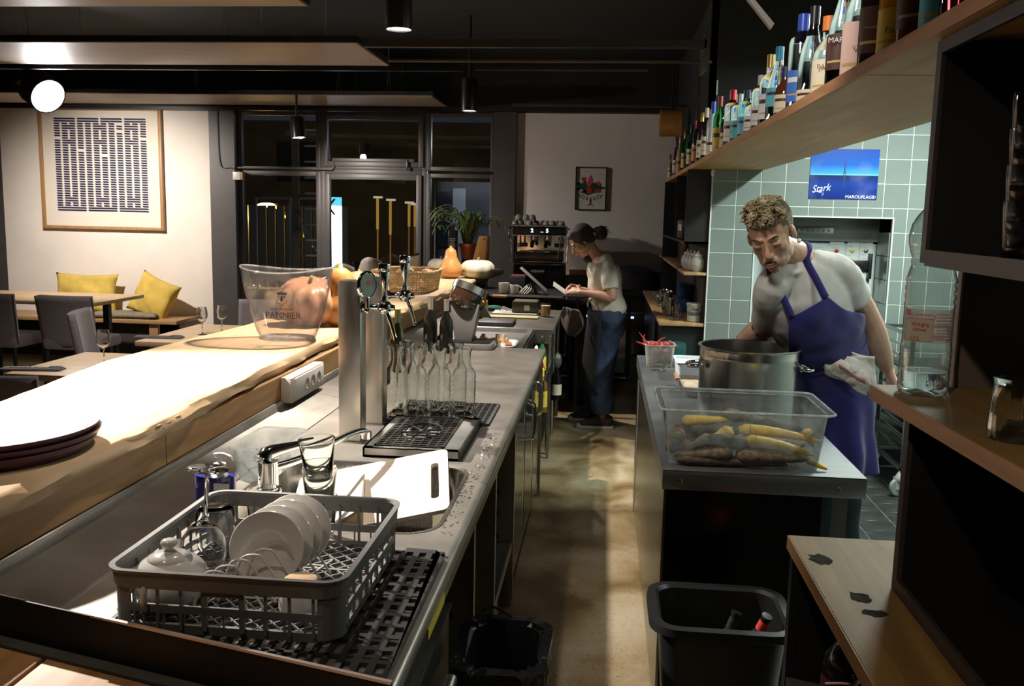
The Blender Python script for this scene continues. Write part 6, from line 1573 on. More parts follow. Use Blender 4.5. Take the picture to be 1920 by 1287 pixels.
SB(1297, 235, .032, m_grn, 'green', 'cream', 'green bottle with green cap and pale label', 'slope')
SB(1307, 227, .034, m_dark, 'red', 'orange', 'dark bottle with red cap and orange label')
SB(1316, 209, .032, m_dark, 'gold', 'cream', 'dark bottle with tall gold cap')
SB(1324, 205, .032, m_dark, 'cream', 'cream', 'dark bottle with cream cap left of the frosted bottle')
SB(1330, 203, .030, m_clear, 'grey', 'green', 'clear bottle with silver-green cap just behind the frosted one', x=.66)
SB(1336, 187, .037, m_frostb, 'blue', 'white', 'frosted white bottle with tall blue cap', lz=(.04, .35), caph=.20)
SB(1348, 184, .036, m_grn, 'maroon', 'yellow', 'bright green bottle with yellow label', lz=(.02, .50))
SB(1360, 205, .030, m_dark, 'maroon', 'pink', 'dark bottle with pinkish label half hidden beside the green one', x=.66)
SB(1371, 173, .040, m_clear, 'red', 'white', 'clear bottle with a bright red cap', 'tall', caph=.14)
SB(1384, 180, .040, m_clear, 'grey', 'cyan', 'clear bottle with grey cap and teal label', 'tall')
SB(1397, 173, .038, m_cyan, 'navy', 'cyan', 'blue-teal glass bottle with dark cap', 'tall')
SB(1409, 178, .036, m_clear, 'grey', 'white', 'clear bottle with white label right of the teal one')
SB(1423, 147, .038, m_clear, 'white', 'white', 'clear bottle with a small white and blue cap', 'tall')
SB(1438, 111, .040, m_clear, 'gold', 'white', 'clear bottle with a gold cap')
SB(1453, 97, .042, m_clear, 'cyan', 'cyan', 'clear bottle with light blue cap and bright blue label', 'slope', lz=(.22, .58))
SB(1467, 132, .036, m_brown, 'navy', 'cream', 'low dark red-brown bottle with an oval cream label', 'squat')
SB(1494, 41, .043, m_clear, 'blue', 'blue', 'clear bottle with blue cap and blue lower label', 'tall', lz=(.10, .42), caph=.22)
SB(1514, 27, .042, m_clear, 'black', 'cream', 'clear bottle with a black cap', 'slope', lz=(.0, .16), caph=.22)
SB(1542, 44, .043, m_clear, 'orange', 'cream', 'clear bottle with orange stopper and old cream label', 'squat', lz=(.04, .50), word=('PAVIO', mat('print_brown', (.25, .10, .04), .6), .36, .020), liquid=mat('pale_orange_liquid', (.70, .40, .2), .2))
SB(1567, -10, .040, m_clear, 'white', 'dark', 'pinkish aperitif bottle with white and red striped cap and black label', 'slope', liquid=m_rose, word=('MARTIN', m_white, .40, .020), lz=(.16, .50))
SB(1598, -20, .042, m_clear, 'grey', 'pink', 'clear bottle with a tall pink oval label', 'slope', liquid=m_rose, lz=(.02, .45), word=('VRE', mat('print_brown', (0, 0, 0)), .24, .018))
SB(1629, -30, .040, m_dark, 'black', 'dark', 'tall dark brown bottle with fine white print', 'tall', word=('VERMOUTH ROSSO', mat('faint_print', (.35, .33, .30), .6), .30, .007))
SB(1668, -30, .043, m_amber, 'black', 'yellow', 'wide amber bottle with a yellow label', 'std', lz=(.05, .34), word=('Farmer', m_ink, .18, .018))
SB(1703, -40, .042, m_brown, 'black', 'dark', 'dark red-brown bottle right of the amber one')
SB(1748, -40, .042, m_dark, 'black', 'cyan', 'dark bottle with ragged teal label', lz=(.02, .40))
SB(1786, -40, .042, m_redb, 'black', None, 'red glass bottle nearest the camera on the shelf')
sd = box('small_blue_screen', emis('dim_blue_screen', (.25, .55, .75), .8), .66, .70, 8.60, 8.62, 2.041, 2.30); tag(sd, 'small lit blue screen behind the far shelf bottles', 'screen')

# tall bookcase end between shelf and far wall
bk = thing('black_bookcase', 'tall black bookcase under the far end of the bottle shelf', 'bookcase', (.65, 7.6, 0))
box('upper_box', m_blacksat, .60, .716, 6.42, 8.78, 1.50, 1.515, bk); box('end_panel', m_blacksat, .553, .716, 6.42, 6.44, 1.50, 2.008, bk)
box('back_panel', mat('bookcase_back', (.035, .028, .024), .7), .70, .716, 6.45, 8.8, .0, 2.008, bk)
box('far_panel', m_blacksat, .553, .716, 8.78, 8.80, 0, 2.008, bk); box('divider', m_blacksat, .565, .70, 7.5, 7.52, 1.515, 2.008, bk)
box('box_bottom', m_blacksat, .553, .60, 6.42, 8.78, 1.50, 1.515, bk)
box('lower_panel', mat('dark_teal_panel', (.018, .028, .028), .4), .43, .716, 6.46, 6.475, 0, .915, bk)
box('side_panel', m_blacksat, .425, .435, 6.47, 9.1, 0, .915, bk)
ws = box('jar_shelf', m_oak, .560, .716, 6.40, 9.35, 1.283, 1.303, bk, bev=.001)
ww = box('lower_worktop', m_oak, .404, .716, 6.40, 9.15, .925, .947, bk, bev=.001)
for z, y0 in ((1.53, 6.6), (1.53, 7.0)):
    pass
o = thing('radio_box', 'dark box with white label squares in the upper bookcase', 'box', (.62, 6.95, 1.52)); box('case', m_blackpl, .575, .66, 6.9, 7.4, 1.516, 1.66, o, bev=.004)
for k in range(2): box('label_square', m_cream, .5735, .575, 6.98+.16*k, 7.10+.16*k, 1.58, 1.63, o)
pm = MB().lathe([(0, 0), (.034, 0), (.035, .03), (.026, .05), (.033, .075), (.034, .11), (.024, .13), (.030, .15), (.022, .175), (.028, .20), (.020, .225), (.008, .235), (0, .24)], (.615, 7.05, 1.304), 24).build('pepper_mill', wood('mill_wood', (.40, .20, .08), (.28, .12, .045), 4., 'Z'), smooth=True, angle=50)
tag(pm, 'turned wooden pepper mill on the jar shelf', 'pepper mill')
for i, y in enumerate((6.50, 6.62, 6.75, 6.88)):
    t = thing('white_jar', ('white lidded jar nearest the tile wall on the jar shelf', 'second white lidded jar on the jar shelf', 'third white lidded jar on the jar shelf', 'last white lidded jar, next to the pepper mill')[i], 'jar', (.655, y, 1.304), 0, 'white lidded jars on the jar shelf')
    xx = .662-.012*i
    MB().lathe([(0, 0), (.032, 0), (.048, .03), (.052, .06), (.045, .09), (.032, .105), (.030, .11), (0, .11)], (xx, y, 1.304), 28).build('jar_body', mat('crackle_white', (.50, .50, .44), .3, noise=.15, nscale=60, coat=.3), t, smooth=True, angle=60)
    MB().lathe([(.034, .108), (.030, .122), (.010, .130), (.011, .142), (0, .146)], (xx, y, 1.304), 20).build('lid', m_cer, t, smooth=True, angle=60)
for i, (y, z) in enumerate(((7.10, .948), (7.10, 1.058))):
    o = thing('blue_carton', ('lower blue carton in the bookcase niche', 'upper blue carton in the bookcase niche')[i], 'box', (.6, y, z)); box('carton', mat('carton_blue', (.01, .07, .26), .5), .600, .68, y, y+.30, z, z+.106, o, bev=.002)
    box('white_print', m_cream, .5985, .600, y+.03, y+.06, z+.02, z+.06, o)
ho_ = thing('honey_tub', 'cream tub lettered in black on the bookcase worktop', 'tub', (.67, 6.55, .948))
MB().lathe([(0, 0), (.046, 0), (.050, .004), (.054, .115), (.058, .116), (.059, .130), (.052, .132), (0, .128)], (.655, 6.52, .948), 36).build('tub_body', mat('tub_cream', (.50, .50, .40), .4), ho_, smooth=True, angle=40)
MB().lathe([(.0522, .045), (.0532, .072)], (.655, 6.52, .948), 36).build('grey_band', mat('tub_grey_print', (.16, .18, .15), .5), ho_, smooth=True)
text('lettering', 'Miel', m_ink, ho_, (.650, 6.462, 1.040), .036, FACE_CAM, shear=.25)
text('small_lettering', 'de fleurs', m_ink, ho_, (.648, 6.464, 1.006), .014, FACE_CAM)
gg = MB().lathe(vessel([(.030, 0), (.034, .003), (.039, .10)], .002, .01), (.535, 6.56, .948), 32).build('water_glass', m_tumb, smooth=True, angle=50); tag(gg, 'empty glass beside the honey tub on the bookcase worktop', 'glass')
for i, (x, y, h, r) in enumerate(((.505, 6.85, .13, .035), (.50, 7.05, .16, .045), (.515, 7.30, .15, .048), (.50, 7.55, .14, .045))):
    o = MB().lathe([(0, 0), (r*.7, 0), (r, h*.4), (r*.8, h*.75), (r*.95, h), (r*.88, h), (r*.7, h*.75), (0, h*.1)], (x, y, .948), 24).build('steel_jug', m_steel, smooth=True, angle=60)
    hd = MB().tube(smoothpath([(x-r*.8, y, .948+h*.85), (x-r*1.7, y, .948+h*.75), (x-r*1.6, y, .948+h*.35), (x-r*.95, y, .948+h*.3)], 4), .004, 6).build('handle', m_steel, o, smooth=True)
    tag(o, ('small steel jug nearest the glass on the bookcase worktop', 'steel jug second in the row', 'widest steel jug, third in the row', 'farthest steel jug by the dark corner')[i], 'jug', 'steel jugs on the bookcase worktop')
tl = MB().lathe([(0, 0), (.085, 0), (.09, .45), (.093, .46), (.09, .50), (0, .51)], (.49, 6.22, .35), 28).build('teal_bin', mat('teal_bin', (.02, .09, .09), .35), smooth=True, angle=40); tl.location.z = -.35+.33; tag(tl, 'teal round container standing below the bookcase worktop', 'container')
tlb = box('low_black_box', m_blacksat, .40, .60, 6.10, 6.34, 0, .329); tag(tlb, 'low black box carrying the teal container', 'box')
# barrel lamp
bl2 = thing('barrel_lamp', 'wooden drum lamp hanging from the ceiling rail', 'lamp', (.555, 8.4, 2.5))
mbl = wood('drum_wood', (.50, .25, .07), (.36, .17, .045), 4., 'Z', .4)
MB().lathe([(0, -.10), (.112, -.10), (.118, -.095), (.118, .10), (.10, .10), (.10, -.08), (0, -.08)], (0, 0, 0), 40, M=Matrix.Rotation(R(90), 3, 'Y') @ Matrix.Rotation(R(6), 3, 'X')).build('drum', mbl, bl2, smooth=True, angle=40).location = (.56, 8.4, 2.512)
bpy.data.objects['drum'].matrix_parent_inverse = bl2.matrix_basis.inverted()
MB().lathe([(0, -.103), (.10, -.103), (.10, -.1005), (0, -.1005)], (0, 0, 0), 32, M=Matrix.Rotation(R(90), 3, 'Y')).build('dark_face', m_black, bl2).location = (.56, 8.4, 2.512)
MB().tube([(.56, 8.4, 2.60), (.56, 8.4, 3.25)], .008, 6).build('rod', m_blackpl, bl2)

# ------------------------------------------------------------------ poster, papers, trolley
ps_ = thing('blue_sea_poster', 'blue seascape poster with handwriting on the tiled wall', 'poster', (1.59, 6.39, 2.0))
sx0, sx1, sz0, sz1 = 1.366, 1.812, 1.824, 2.157; sy = 6.392
mm, nt, b = _new('poster_sea'); N, L = nt.nodes, nt.links
tc = N.new('ShaderNodeTexCoord'); sx_ = N.new('ShaderNodeSeparateXYZ'); L.new(tc.outputs['Object'], sx_.inputs[0])
mr = N.new('ShaderNodeMapRange'); mr.inputs['From Min'].default_value = sz0; mr.inputs['From Max'].default_value = sz1; L.new(sx_.outputs['Z'], mr.inputs['Value'])
cr = N.new('ShaderNodeValToRGB'); e = cr.color_ramp.elements
e[0].position = 0; e[0].color = (.003, .02, .20, 1); e[1].position = 1; e[1].color = (.01, .06, .38, 1)
for p, c_ in ((.30, (.005, .04, .30)), (.475, (.003, .02, .10)), (.487, (.25, .70, .95)), (.51, (.05, .38, .80)), (.68, (.008, .12, .55))):
    x_ = cr.color_ramp.elements.new(p); x_.color = c4(c_)
L.new(mr.outputs[0], cr.inputs['Fac'])
nz = N.new('ShaderNodeTexNoise'); nz.inputs['Scale'].default_value = 6; L.new(tc.outputs['Object'], nz.inputs['Vector'])
m4 = N.new('ShaderNodeMapRange'); m4.inputs['From Min'].default_value = .55; m4.inputs['From Max'].default_value = .75; m4.inputs['To Max'].default_value = .22; L.new(nz.outputs['Fac'], m4.inputs['Value'])
mx = N.new('ShaderNodeMix'); mx.data_type = 'RGBA'; L.new(m4.outputs[0], mx.inputs[0]); L.new(cr.outputs[0], mx.inputs[6]); mx.inputs[7].default_value = (.25, .30, .65, 1)
L.new(mx.outputs[2], b.inputs['Base Color']); b.inputs['Roughness'].default_value = .25
box('poster_sheet', mm, sx0, sx1, sy, sy+.003, sz0, sz1, ps_)
m_mk = mat('white_marker', (.85, .85, .85), .5); m_tower = mat('tower_dark', (.01, .02, .08), .5)
text('lettering', 'Stark', m_mk, ps_, (1.442, sy-.0012, 1.893), .068, FACE_CAM @ Matrix.Rotation(R(8), 3, 'Z'), shear=.4, sx=.85)
text('lettering', 'MAROUFLAGE', m_mk, ps_, (1.700, sy-.0012, 1.840), .031, FACE_CAM, shear=.1, sx=.95)
MB().tube(smoothpath([(1.797, sy-.001, 1.832), (1.788, sy-.001, 1.842), (1.793, sy-.001, 1.848), (1.797, sy-.001, 1.844), (1.801, sy-.001, 1.848), (1.806, sy-.001, 1.842), (1.797, sy-.001, 1.832)], 3), .0012, 4).build('heart', m_mk, ps_)
MB().tube(smoothpath([(1.41, sy-.001, 1.875), (1.455, sy-.001, 1.878), (1.43, sy-.001, 1.866), (1.462, sy-.001, 1.862), (1.452, sy-.001, 1.846)], 4), .0016, 4).build('flourish', m_mk, ps_)
tcx = 1.592; tz = 1.985
MB().extr([(tcx-.0015, sy-.0006, tz+.10), (tcx+.0015, sy-.0006, tz+.10), (tcx+.004, sy-.0006, tz+.03), (tcx+.010, sy-.0006, tz), (tcx+.006, sy-.0006, tz), (tcx, sy-.0006, tz+.022), (tcx-.006, sy-.0006, tz), (tcx-.010, sy-.0006, tz), (tcx-.004, sy-.0006, tz+.03)], (0, -.0004, 0)).build('tower_print', m_tower, ps_)
MB().extr([(tcx-.006, sy-.0006, tz-.006), (tcx+.006, sy-.0006, tz-.006), (tcx+.001, sy-.0006, tz-.09), (tcx-.001, sy-.0006, tz-.09)], (0, -.0004, 0)).build('tower_print', m_tower, ps_)
# papers with magnets on the door
m_pap = mat('paper_white', (.72, .78, .76), .7); m_paperline = mat('paper_line', (.30, .33, .33), .7)
def note(x0, x1, z0, z1, lab, tilt=0., mag=None, y=6.692, skew=0.):
    y = TY+.298-.002
    t = thing('paper_note', lab, 'paper', ((x0+x1)/2, y, z1), 0, 'papers pinned to the cold room door')
    MB().extr([(x0+skew*.0, y, z0), (x1, y, z0), (x1+skew, y, z1), (x0+skew, y, z1)], (0, -.0012, 0)).build('sheet', m_pap, t)
    for k in range(5):
        zz = z1-(z1-z0)*(.16+.15*k); w_ = (x1-x0)*(.5+.3*((k*7) % 3)/2)
        MB().box(x0+.01+skew*(1-.16-.15*k), x0+.01+w_*.85, y-.0017, y-.0013, zz, zz+.003).build('writing', m_paperline, t)
    if mag:
        o = MB().lathe([(0, 0), (.014, 0), (.014, .005), (.010, .008), (0, .008)], (0, 0, 0), 20, M=Matrix.Rotation(R(90), 3, 'X')).build('magnet', mag, smooth=True, angle=40)
        o.location = ((x0+x1)/2+skew*.5, y-.0014, z0+(z1-z0)*.55); 
        tag(o, lab.replace('paper note', 'round magnet on the note'), 'magnet', 'round magnets on the door notes')
note(1.50, 1.60, 1.40, 1.50, 'paper note leftmost on the door', mag=mat('magnet_blue', (.02, .08, .30), .3))
note(1.60, 1.70, 1.39, 1.53, 'paper note held second from the left on the door', mag=mat('magnet_red', (.60, .03, .03), .3))
note(1.705, 1.795, 1.36, 1.56, 'paper note tilted in the middle of the door', mag=mat('magnet_yellow', (.65, .55, .06), .3), skew=.02)
note(1.805, 1.89, 1.37, 1.555, 'paper note rightmost on the door', mag=mat('magnet_ring', (.35, .36, .36), .2, .8), skew=.01)
note(1.68, 1.775, 1.12, 1.35, 'paper note hanging lowest on the door', mag=mat('magnet_navy', (.03, .05, .12), .3))
tag(box('red_clip', mat('clip_red', (.55, .03, .04), .4), 1.795, 1.82, TY+.28, TY+.298, 1.12, 1.23, bev=.003), 'red clip on the cold room door beside the lowest note', 'clip')
tag(MB().lathe([(0, 0), (.016, 0), (.015, .008), (0, .011)], (ay(1492, 438, TY+.29).x, TY+.298, ay(1492, 438, TY+.29).z), 20, M=Matrix.Rotation(R(90), 3, 'X')).build('white_magnet', m_white, smooth=True, angle=40), 'white round magnet beside the cook\'s ear', 'magnet')

rt = thing('rack_trolley', 'steel tray rack trolley on grey castors by the kitchen wall', 'trolley', (2.05, 6.05, 0))
m_rackst = steel('rack_steel', (.30, .31, .30), .3, (60, 60, 1), .2)
tx0, tx1, ty0, ty1 = 1.86, 2.30, 5.62, 6.22
for x in (tx0, tx1-.025):
    for y in (ty0, ty1-.025): box('post', m_rackst, x, x+.025, y, y+.025, .16, 1.01, rt)
for y in (ty0, ty1-.025): box('crossbar', m_rackst, tx0, tx1, y, y+.02, .16, .185, rt); box('crossbar', m_rackst, tx0, tx1, y, y+.02, .99, 1.01, rt)
for x in (tx0, tx1-.025): box('side_bar', m_rackst, x, x+.02, ty0, ty1, .16, .185, rt); box('side_bar', m_rackst, x, x+.02, ty0, ty1, .99, 1.01, rt)
for k in range(10): box('runner', m_rackst, tx0+.022, tx0+.05, ty0+.02, ty1-.02, .28+.07*k, .284+.07*k, rt); box('runner', m_rackst, tx1-.05, tx1-.022, ty0+.02, ty1-.02, .28+.07*k, .284+.07*k, rt)
for k, z in enumerate((.354, .424, .494, .634, .774)): o = box('baking_tray', m_steel_dark, tx0+.028, tx1-.028, ty0+.02, ty1-.03, z+.001, z+.018, bev=.004); tag(o, ('lowest', 'second', 'third', 'fourth', 'topmost')[k]+' dark tray in the rack trolley', 'tray', 'trays in the rack trolley')
for x, y in ((tx0+.012, ty0+.02), (tx0+.012, ty1-.02), (tx1-.012, ty0+.02), (tx1-.012, ty1-.02)):
    MB().lathe([(0, -.012), (.030, -.014), (.052, -.012), (.056, -.006), (.056, .006), (.052, .012), (.030, .014), (0, .012)], (x-.02, y, .057), 28, M=Matrix.Rotation(R(90), 3, 'X') @ Matrix.Rotation(R(25), 3, 'Y')).build('castor_wheel', mat('castor_grey', (.26, .29, .28), .5), rt, smooth=True, angle=30)
    MB().lathe([(0, .10), (.035, .10), (.038, .115), (.028, .135), (.014, .16), (0, .16)], (x, y, 0), 20).box(x-.04, x+.012, y-.020, y-.014, .045, .12).box(x-.04, x+.012, y+.014, y+.020, .045, .12).build('castor_fork', mat('castor_fork', (.42, .47, .46), .35), rt, smooth=True, angle=40)

# ------------------------------------------------------------------ near right shelving unit
un = thing('black_glass_cabinet', 'black open cabinet of glasses under the near end of the bottle shelf', 'cabinet', (.9, 1.2, 1.62))
m_cabe = mat('cabinet_edge', (.045, .035, .035), .45)
box('far_side', m_blacksat, .602, 1.06, 1.768, 1.788, 1.62, 2.008, un); box('bottom', m_blacksat, .602, 1.06, -.2, 1.768, 1.608, 1.628, un)
box('front_edge', m_cabe, .595, .603, 1.765, 1.79, 1.605, 2.008, un); box('front_edge', m_cabe, .595, .603, -.2, 1.765, 1.600, 1.630, un); box('front_edge', m_cabe, .595, .603, -.2, 1.765, 1.985, 2.008, un)
box('back', m_blacksat, 1.05, 1.06, -.2, 1.768, 1.62, 2.008, un)
m_smoke = glass('smoky_glass', (.80, .80, .82))
tp_ = [(.034, 0), (.036, .003), (.037, .018), (.040, .062), (.0405, .066), (.0405, .086)]
g0 = None; idx = 0
names = ['front', 'second', 'third', 'fourth']
for col_, (x, y) in enumerate(((.655, 1.49), (.685, 1.40), (.74, 1.50), (.69, 1.30), (.76, 1.60))):
    for lv in range(4):
        z = 1.629+.055*lv+(.0 if lv == 0 else .0)
        lab = ('lowest', 'second from bottom', 'third from bottom', 'topmost')[lv]+' tumbler in the '+('stack nearest the cabinet edge', 'stack just behind the edge stack', 'middle stack', 'stack nearest the camera', 'stack deepest in the cabinet')[col_]
        if g0 is None:
            g0 = MB().lathe(vessel(tp_, .002, .008), (0, 0, 0), 28).build('stacked_tumbler', m_smoke, smooth=True, angle=50)
            g0.location = (x, y, z); tag(g0, lab, 'glass', 'tumblers stacked in the black cabinet'); 
        else: dup(g0, (x, y, z), 0, lab)
lb_ = thing('black_open_box', 'black open box unit standing on the near wooden counter', 'cabinet', (.9, 1.2, .96))
box('far_side', m_blacksat, .602, 1.06, 1.768, 1.788, .958, 1.316, lb_); box('front_edge', m_cabe, .593, .603, 1.765, 1.79, .958, 1.316, lb_)
box('back', m_blacksat, 1.05, 1.06, -.2, 1.768, .958, 1.316, lb_); box('bottom', m_blacksat, .602, 1.06, -.2, 1.768, .9575, .985, lb_); box('front_edge', m_cabe, .593, .603, -.2, 1.765, .9575, .985, lb_)
ns = thing('near_wood_shelf', 'thick wooden shelf holding the plastic bottle and an upturned glass', 'shelf', (.8, 1.5, 1.33))
MB().prism([(.556, 1.905), (1.06, 1.905), (1.06, -.2), (.598, -.2), (.582, 1.27)], 1.318, 1.348).build('board', m_oak_stain, ns, bev=.002, bseg=1)
MB().extr([(.5558, 1.9052, 1.3185), (.5818, 1.27, 1.3185), (.5978, -.2, 1.3185), (.5978, -.2, 1.3475), (.5818, 1.27, 1.3475), (.5558, 1.9052, 1.3475)], (-.0012, 0, 0)).build('edge_lipping', m_shelfedge, ns)
bp_ = thing('grey_partition', 'grey-brown partition panel between the shelves', 'partition', (.9, 1.93, 1.3))
box('panel', mat('taupe_panel', (.13, .105, .095), .6, noise=.15, nscale=4), .722, 1.06, 1.908, 1.925, .0, 2.008, bp_); box('panel_edge', mat('pale_edge_strip', (.45, .38, .38), .5), .718, .722, 1.906, 1.927, 1.349, 2.0, bp_)
nc = thing('near_wood_counter', 'wooden counter with worn stains at the lower right', 'counter', (.9, 1.0, .94))
MB().prism([(.447, 2.072), (1.35, 2.072), (1.35, -.3), (.447, -.3)], .925, .957).build('board', m_oak_stain, nc, bev=.002, bseg=1)
box('edge_lipping', m_shelfedge, .4455, .447, -.3, 2.072, .9255, .9565, nc)
m_stamp = mat('dark_stain', (.045, .04, .035), .95, spec=.05, noise=.4, nscale=60)
for (px, py, w_, h_) in ((1538, 1050, .030, .012), (1612, 1120, .022, .010), (1640, 1150, .03, .006)):
    p = az(px, py, .9575); pts = [(p.x+w_*math.cos(2*PI*i/14)*random.uniform(.6, 1.1), p.y+h_*3*math.sin(2*PI*i/14)*random.uniform(.6, 1.1)) for i in range(14)]
    MB().prism(pts, .9571, .9574).build('stain_mark', m_stamp, nc)
box('underside_back', m_blacksat, 1.33, 1.35, -.3, 2.05, 0, .925, nc); box('far_leg_panel', m_blacksat, .46, 1.35, 2.04, 2.06, 0, .925, nc); box('low_shelf', m_blacksat, .455, 1.33, -.3, 2.04, .605, .63, nc)
MB().prism([(.452, 2.03), (.472, 2.03), (.472, 2.06), (.452, 2.06)], 0, .925).build('front_post', m_blackpl, nc)
def oil_bottle(x, y, lab):
    t = thing('dark_drink_bottle', lab, 'bottle', (x, y, .631), 0, 'dark bottles below the near wooden counter')
    MB().lathe([(0, 0), (.052, 0), (.056, .006), (.056, .165), (.050, .192), (.03, .220), (.018, .238), (.0165, .266), (.020, .269), (.020, .286), (0, .288)], (x, y, .631), 32).build('bottle_body', mat('black_glossy_bottle', (.008, .004, .005), .08, coat=.8), t, smooth=True, angle=55)
    MB().lathe([(.0567, .02), (.0567, .152)], (x, y, .631), 32).build('paper_label', mat('black_red_label', (.035, .008, .008), .45), t, smooth=True)
    d = Vector((-x, -y, 0)).normalized(); p = Vector((x, y, 0))+d*.0575; fm_ = frame3((-d.y, d.x, 0), (0, 0, 1))
    MB().tube([(p.x-d.y*dx-d.x*.02*(abs(dx)/.045)**2, p.y+d.x*dx-d.y*.02*(abs(dx)/.045)**2, .631+.152+.018*math.cos(dx/.045*PI/2)-.01) for dx in [(-.045+.009*i) for i in range(11)]], .0022, 6).build('label_arch', mat('label_arch', (.45, .28, .24), .5), t, smooth=True)
    text('lettering', 'Guioz', m_cream, t, (p.x, p.y, .631+.122), .024, fm_)
    text('lettering', 'Bio', m_cream, t, (p.x, p.y, .631+.090), .016, fm_)
    o = MB().ball((p.x-.02*(-d.y), p.y-.02*d.x, .631+.090), (.006, .003, .008), 10, 8).build('berry_mark', m_red, t, smooth=True)
    return t
oil_bottle(.520, 1.76, 'dark bottle with arched red-black label, left of the two under the counter')
oil_bottle(.522, 1.61, 'second dark labelled bottle, nearer the camera under the counter')

# big clear plastic bottle
pb = thing('plastic_bottle', 'large clear ribbed plastic bottle with red economy label, nearly empty', 'bottle', (.63, 1.79, 1.348))
m_pet = thin('clear_pet', (.90, .92, .91), .08, 1.8, haze=.05, hazecol=(.8, .8, .78))
def petprof():
    p = [(0, .010), (.030, .002), (.043, .0), (.0465, .008)]
    z = .018
    while z < .098: p += [(.0470, z), (.0455, z+.007)]; z += .014
    p += [(.0450, .104), (.0450, .168)]
    z = .174
    while z < .238: p += [(.0465, z), (.0440, z+.008)]; z += .016
    p += [(.040, .245), (.0385, .252), (.040, .258), (.0385, .264), (.0425, .275), (.0465, .292), (.0470, .308), (.043, .328), (.034, .345), (.022, .360), (.0145, .370), (.0145, .385)]
    return p
pbx, pby = .632, 1.825
MB().lathe(petprof(), (pbx, pby, 1.3485), 48).build('bottle_wall', m_pet, pb, smooth=True, angle=80, solid=.0006)
MB().lathe([(.0152, .375), (.0158, .378), (.0158, .395), (0, .396)], (pbx, pby, 1.3485), 24).build('cap', m_white, pb, smooth=True, angle=40)
MB().lathe([(0, .012), (.038, .012), (.042, .018), (.043, .045), (0, .045)], (pbx, pby, 1.3485), 36).build('liquid', glass('water', ior=1.33), pb, smooth=True, angle=50)
def arc(r, z0, z1, a0, a1, n=12):
    vs = []
    for i in range(n+1):
        a = a0+(a1-a0)*i/n
        vs += [(pbx+r*math.cos(a), pby+r*math.sin(a), 1.3485+z0), (pbx+r*math.cos(a), pby+r*math.sin(a), 1.3485+z1)]
    return MB().add(vs, [(2*i, 2*i+2, 2*i+3, 2*i+1) for i in range(n)])
fc = math.atan2(-pby, -pbx)
m_lbw = thin('label_film', (.85, .80, .78), .2, .6, haze=.45, hazecol=(.80, .62, .58)); m_lpink = mat('label_redline', (.62, .16, .14), .5)
arc(.0456, .104, .168, fc-1.15, fc+1.35, 20).build('label_film', m_lbw, pb, smooth=True)
arc(.0459, .106, .150, fc-.95, fc+.22).build('label_panel', mat('label_cream_film', (.55, .52, .42), .5), pb, smooth=True)
for z in (.106, .1495): arc(.0461, z, z+.0012, fc-.95, fc+.22).build('label_border', m_lpink, pb)
for a in (-.95, .21): arc(.0461, .106, .150, fc+a, fc+a+.02, 2).build('label_border', m_lpink, pb)
for k in range(9): arc(.0461, .110+.006*k, .1122+.006*k, fc+.34, fc+1.15-.1*(k % 3)).build('small_print', mat('pink_print', (.66, .34, .32), .6), pb)
def on_label(s, a, z, size, m=m_lpink):
    d = Vector((math.cos(a), math.sin(a), 0)); text('lettering', s, m, pb, (pbx+d.x*.0472, pby+d.y*.0472, 1.3485+z), size, frame3((-d.y, d.x, 0), (0, 0, 1)))
on_label('economy', fc-.22, .158, .0135); on_label('Vinaigre', fc-.30, .140, .010); on_label('d\'alcool', fc-.30, .130, .008); on_label('1.5 L', fc-.48, .112, .0095)
MB().box(-.005, .005, -.0005, .0005, -.0055, .0055).build('red_square', m_lpink, None); o = bpy.data.objects['red_square']; a = fc-.86; o.location = (pbx+.0466*math.cos(a), pby+.0466*math.sin(a), 1.3485+.160); o.rotation_euler = (0, 0, a+PI/2); attach(o, pb)
# upturned fluted glass
for i, (x, y, lab) in enumerate(((.647, 1.455, 'upturned fluted tumbler beside the partition on the near shelf'), (.74, 1.55, 'upturned tumbler deeper on the near shelf'))):
    vs = []; n_ = 48; rows = []
    prof = [(.040, 0), (.037, .055), (.034, .080), (.0345, .088), (.036, .096)]
    mbg = MB()
    outer_ = [[((r+(.0009*math.cos(12*2*PI*k/n_) if j in (0, 1) else 0))*math.cos(2*PI*k/n_), (r+(.0009*math.cos(12*2*PI*k/n_) if j in (0, 1) else 0))*math.sin(2*PI*k/n_), z) for k in range(n_)] for j, (r, z) in enumerate(prof)]
    inner_ = [[((r-.003)*math.cos(2*PI*k/n_), (r-.003)*math.sin(2*PI*k/n_), min(z, .086)) for k in range(n_)] for r, z in prof[:4]]
    rows = inner_[::-1]+outer_
    vs = [p for q in rows for p in q]; fs = [tuple(range(n_)), tuple((len(rows)-1)*n_+k for k in range(n_))]
    for j in range(len(rows)-1):
        for k in range(n_): fs.append((j*n_+k, j*n_+(k+1) % n_, (j+1)*n_+(k+1) % n_, (j+1)*n_+k))
    o = mbg.add(vs, fs).build('fluted_tumbler', m_tumb, smooth=True, angle=50); o.location = (x, y, 1.3488); tag(o, lab, 'glass', 'upturned glasses on the near shelf')
